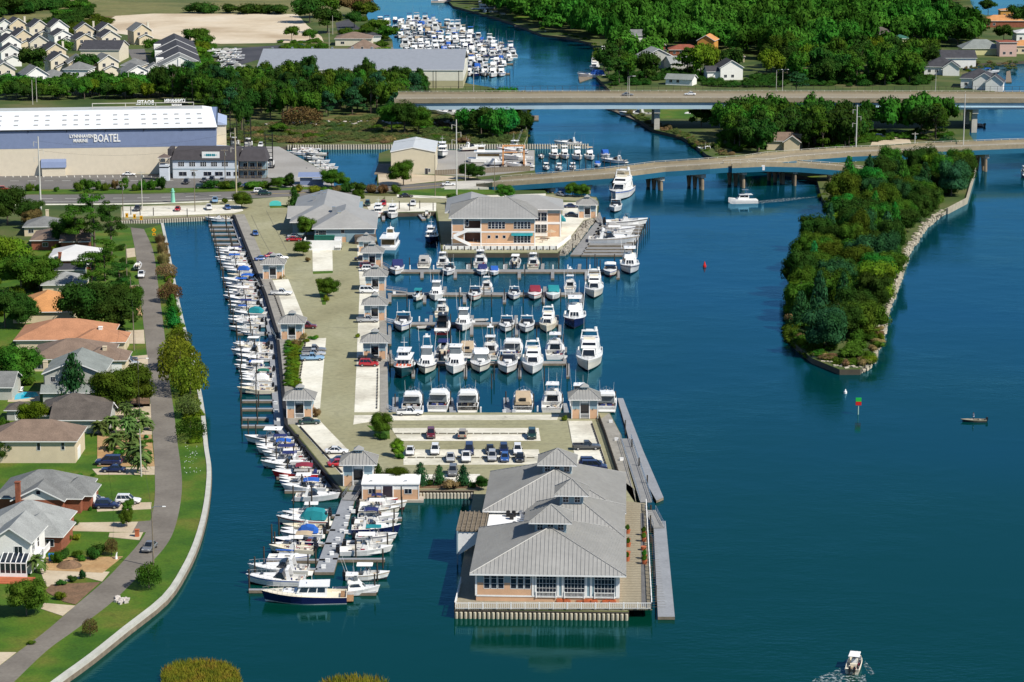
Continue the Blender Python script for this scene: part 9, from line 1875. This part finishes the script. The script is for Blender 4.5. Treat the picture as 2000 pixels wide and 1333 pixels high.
wake([[(1640,1300),(1652,1318),(1690,1318),(1694,1345),(1640,1350),(1560,1345),(1600,1322),(1636,1308)],[(1690,1290),(1709,1316),(1700,1320),(1686,1300)]]); wake([[(1478,393),(1530,388),(1600,384),(1530,394),(1480,398)]])
# travel lift, forklifts, signs
orange = mat('orange_steel',(.62,.30,.12),.5,.08); p = P(1003,329,LZ); t = thing('travel_lift','orange travel lift gantry holding a white boat in the yard','boat lift',p,0)
m = MB()
for x in (-3.8,3.8):
 for y in (0,9): m.box(x - .3,x + .3,y - .3,y + .3,.7,7.2)
obj('leg',m.mesh('leg',[orange]),t); m = MB()
for x in (-3.8,3.8): m.box(x - .3,x + .3,-.3,9.3,6.6,7.3); m.box(x - .25,x + .25,-.3,9.3,1.0,1.5)
m.box(-3.8,3.8,8.8,9.3,6.7,7.3); m.box(-3.8,3.8,8.9,9.2,4.4,4.8); obj('frame',m.mesh('frame',[orange]),t)
for x in (-3.8,3.8):
 for y in (0,9): m = MB(); m.cyl((x - .2,y,.55),(x + .2,y,.55),.55,.55,10); obj('wheel',m.mesh('wheel',[rubber]),t)
for k,(x,y,h) in enumerate([(457,289,11),(484,291,12),(526,330,13)]):
 p = P(x,y,LZ); t = thing('forklift',['boat forklift with a black mast next to the boat hall','boat forklift with a black mast in the middle of the yard','nearest boat forklift with a tall lattice mast on the dock apron'][k],'forklift',p,0,'boat forklifts'); m = MB()
 for s in (-1.3,1.3): m.box(s - .16,s + .16,-.2,.2,.3,h)
 for i in range(int(h / 1.6)): m.box(-1.3,1.3,-.12,.12,1 + i * 1.6,1.2 + i * 1.6)
 obj('mast',m.mesh('mast',[blackp]),t); m = MB(); m.box(-1.4,1.4,.6,4.4,.7,2.4); m.box(-1.0,1.0,1.2,3,2.4,3.8); obj('body',m.mesh('body',[trimw]),t); m = MB(); m.box(-1.02,1.02,1.18,3.02,2.7,3.5); obj('window',m.mesh('window',[glass]),t)
 for s in (-1.4,1.4):
  for yy in (1.1,3.8): m = MB(); m.cyl((s - .2,yy,.6),(s + .2,yy,.6),.6,.6,10); obj('wheel',m.mesh('wheel',[rubber]),t)
p = P(301,464,LZ); t = thing('road_sign','yellow diamond road sign on the verge at the top of the canal street','sign',p); m = MB(); m.cyl((0,0,0),(0,0,2.4),.04,.04,6); obj('post',m.mesh('post',[steel]),t); m = MB(); yl = mat('sign_yellow',(.85,.42,.01),.5,0); m.add([(0,-.06,1.5),(.75,-.06,2.25),(0,-.06,3.0),(-.75,-.06,2.25)],[(0,1,2,3)]); m.box(-.5,.5,-.08,-.05,.6,1.35); obj('board',m.mesh('board',[yl]),t); m = MB(); m.box(-.25,.25,-.1,-.07,2.15,2.35); m.box(-.28,.28,-.1,-.085,.85,1.1); obj('symbol',m.mesh('symbol',[blackp]),t)
for k,(x,y) in enumerate([(248,429),(263,431),(276,434)]):
 p = P(x,y,LZ); t = thing('arrow_sign',f'yellow chevron sign at the canal head, {nth(k)} from the pole','sign',p,0,'chevron signs at the canal head'); m = MB(); m.box(-.45,.45,-.05,0,.6,2.0); obj('board',m.mesh('board',[yl]),t); m = MB(); m.box(-.15,.15,-.07,-.05,1.0,1.6); obj('symbol',m.mesh('symbol',[blackp]),t)
 m = MB(); m.cyl((0,0,-.2),(0,0,.7),.04,.04,6); obj('post',m.mesh('post',[steel]),t)
p = P(338,396,LZ); t = thing('entrance_sign','tall mint green lighthouse-shaped sign by the main road','sign',p); m = MB(); m.cyl((0,0,0),(0,0,3.6),.75,.5,10); m.cyl((0,0,3.6),(0,0,3.8),.7,.7,10); m.cyl((0,0,3.8),(0,0,4.4),.4,.4,8); m.cyl((0,0,4.4),(0,0,4.8),.5,.05,8); obj('tower',m.mesh('tower',[mat('mint',(.22,.55,.42),.6,.06)]),t)
p = P(538,404,LZ); t = thing('entrance_sign','low turquoise marina sign on the grass island at the drive','sign',p); m = MB(); m.loft([[(a * 1.9 * math.cos(k),y,1.1 + a * .9 * math.sin(k)) for k in [PI * i / 8 for i in range(9)]] for a,y in ((1,-.1),(1,.1))]); m.box(-1.9,1.9,-.1,.1,.3,1.1); obj('board',m.mesh('board',[mat('turquoise',(.10,.62,.60),.5,.05)]),t)
# small garden things
for nm,cat,lab,x,y,f in [('recycling_bin','bin','bright blue recycling bin beside the near shrubs',100,1095,0),('mailbox_pillar','mailbox','orange brick mailbox pillar at the near lawn edge',268,1048,1),('garden_mound','mound','brown mulch mound in the near front garden',135,1106,2),('white_statue','statue','small white garden figure at the edge of the tan bed',227,1092,3),('swing_bench','lounger','pair of white loungers beside the swimming pool',28,765,4)]:
 t = thing(nm,lab,cat,P(x,y,LZ + .1)); m = MB()
 if f == 0: m.frust(-.35,.35,.35,.35,0,1.1,0,0,-.05); obj('bin',m.mesh('bin',[mat('bin_blue',(.01,.15,.55),.5,.05)]),t); m = MB(); m.box(-.42,.42,-.42,.42,1.1,1.2); obj('lid',m.mesh('lid',[MATS['bin_blue']]),t)
 elif f == 1: m.box(-.35,.35,-.35,.35,0,1.2); m.box(-.42,.42,-.42,.42,1.2,1.3); obj('pillar',m.mesh('pillar',[MATS['terracotta']]),t)
 elif f == 2: m.loft([[(a * 2.3 * math.cos(k),a * 2.0 * math.sin(k),z) for k in [2 * PI * i / 14 for i in range(14)]] for a,z in ((1,-.1),(.8,.4),(.45,.8),(.1,1.0))]); obj('mound',m.mesh('mound',[g_mulch],True),t)
 elif f == 3: m.cyl((0,0,0),(0,0,.5),.25,.2,8); m.cyl((0,0,.5),(.1,0,1.0),.16,.1,8); m.cyl((.1,0,1.0),(.2,0,1.2),.1,.06,8); obj('figure',m.mesh('figure',[trimw]),t)
 else:
  for k in (0,1.3): m.hexa([(k,-.9,.3),(k + .65,-.9,.3),(k + .65,.4,.3),(k,.4,.3)],[(k,-.9,.38),(k + .65,-.9,.38),(k + .65,.4,.38),(k,.4,.38)]); m.hexa([(k,.4,.3),(k + .65,.4,.3),(k + .65,.9,.8),(k,.9,.8)],[(k,.4,.38),(k + .65,.4,.38),(k + .65,.9,.9),(k,.9,.9)])
  obj('seat',m.mesh('seat',[trimw]),t)
rocks([(220,1182),(228,1175),(248,1178),(252,1186),(234,1190)],26,.2,.4,'rock_pile',mat('white_rock',(.55,.5,.45),.9,.15),lambda x,y: LZ + .2)
rocks([(360,870),(384,870),(392,930),(358,932)],45,.04,.11,'litter',trimw,lambda x,y: LZ + .03); rocks([(480,252),(560,244),(900,238),(1010,240),(1010,247),(900,247),(560,252)],110,.3,.9,'debris',MATS['white_rock'],lambda x,y: LZ + .5)
m = MB()
p = P(195,640,LZ); t = thing('basketball_hoop','basketball hoop on the rust-roofed house drive','hoop',p); m.cyl((0,0,0),(0,0,3.2),.06,.06,6); obj('post',m.mesh('post',[steel]),t); m = MB(); m.box(-.8,.8,-.1,-.04,2.7,3.7); obj('board',m.mesh('board',[trimw]),t)
# yard fence, canopy tents of the debris along the marsh
f = thing('fence','grey board fence along the road side of the boatyard','fence'); a,b = Vector(P(852,343,LZ)),Vector(P(1038,334,LZ)); bm2 = MB(); bm2.box(-.42,.42,-.04,.04,0,1.9); fm_ = bm2.mesh('board',[timber])
n = int((b - a).length / .9)
for k in range(n): q = a.lerp(b,k / n); o = obj('board',fm_,f,q); o.rotation_euler = (0,0,math.atan2((b - a).y,(b - a).x))
wl_ = thing('parking_wheel_stops','row of dark timber wheel stops along the slip row walk','kerb',(0,0,0),0,'wheel stop rows'); ws = MB(); ws.box(-.8,.8,-.12,.12,0,.22); wsm = ws.mesh('wheel_stop',[darktimber])
def stops(pts,n,par):
 for (a,b),k in zip(zip(pts,pts[1:]),n):
  a = Vector(P(*a,LZ + .1)); b = Vector(P(*b,LZ + .1))
  for i in range(k): o = obj('wheel_stop',wsm,par,a.lerp(b,(i + .5) / k)); o.rotation_euler = (0,0,math.atan2((b - a).y,(b - a).x))
stops([(586,834),(668,924)],[22],wl_); stops([(527,552),(552,622)],[20],wl_); stops([(597,668),(584,754)],[16],wl_)
w2 = thing('parking_wheel_stops','row of dark timber wheel stops along the basin walk','kerb',(0,0,0),0,'wheel stop rows'); stops([(738,720),(736,800)],[14],w2); stops([(740,640),(738,700)],[10],w2); stops([(1156,828),(1188,922)],[20],w2)
w3 = thing('parking_wheel_stops','row of pale wheel stops in the middle of the open lot','kerb',(0,0,0),0,'wheel stop rows'); wsm = ws.mesh('wheel_stop',[mat('worn_stop',(.20,.19,.15),.9,.3)]); stops([(770,848),(1045,848)],[16],w3); stops([(795,895),(1045,895)],[14],w3)
# handrail wall along the outer walk
t = thing('walk_rail','long dark timber rail along the outer parking walk','rail'); aa = [P(x,y,LZ + .1) for x,y in [(1170,818),(1182,850),(1209,933)]]; m = MB(); railing(m,aa,.9,.25,.05,2.0); m2 = MB(); strip(m2,offset_line(aa,.15),offset_line(aa,-.15),LZ,LZ + .35); obj('rail',m.mesh('rail',[darktimber]),t); obj('kerb',m2.mesh('kerb',[darktimber]),t)

# labels: members of a kind that share a look are told apart by their order from the near end
seen = {}
for o in C.objects:
 if o.parent is None and 'label' in o.keys(): seen.setdefault(o['label'],[]).append(o)
for l,os_ in seen.items():
 if len(os_) > 1:
  os_.sort(key=lambda o: (o.location.y,o.location.x))
  for k,o in enumerate(os_):
   if k < 59: o['label'] = f"{l}, {nth(k)} from the near end"
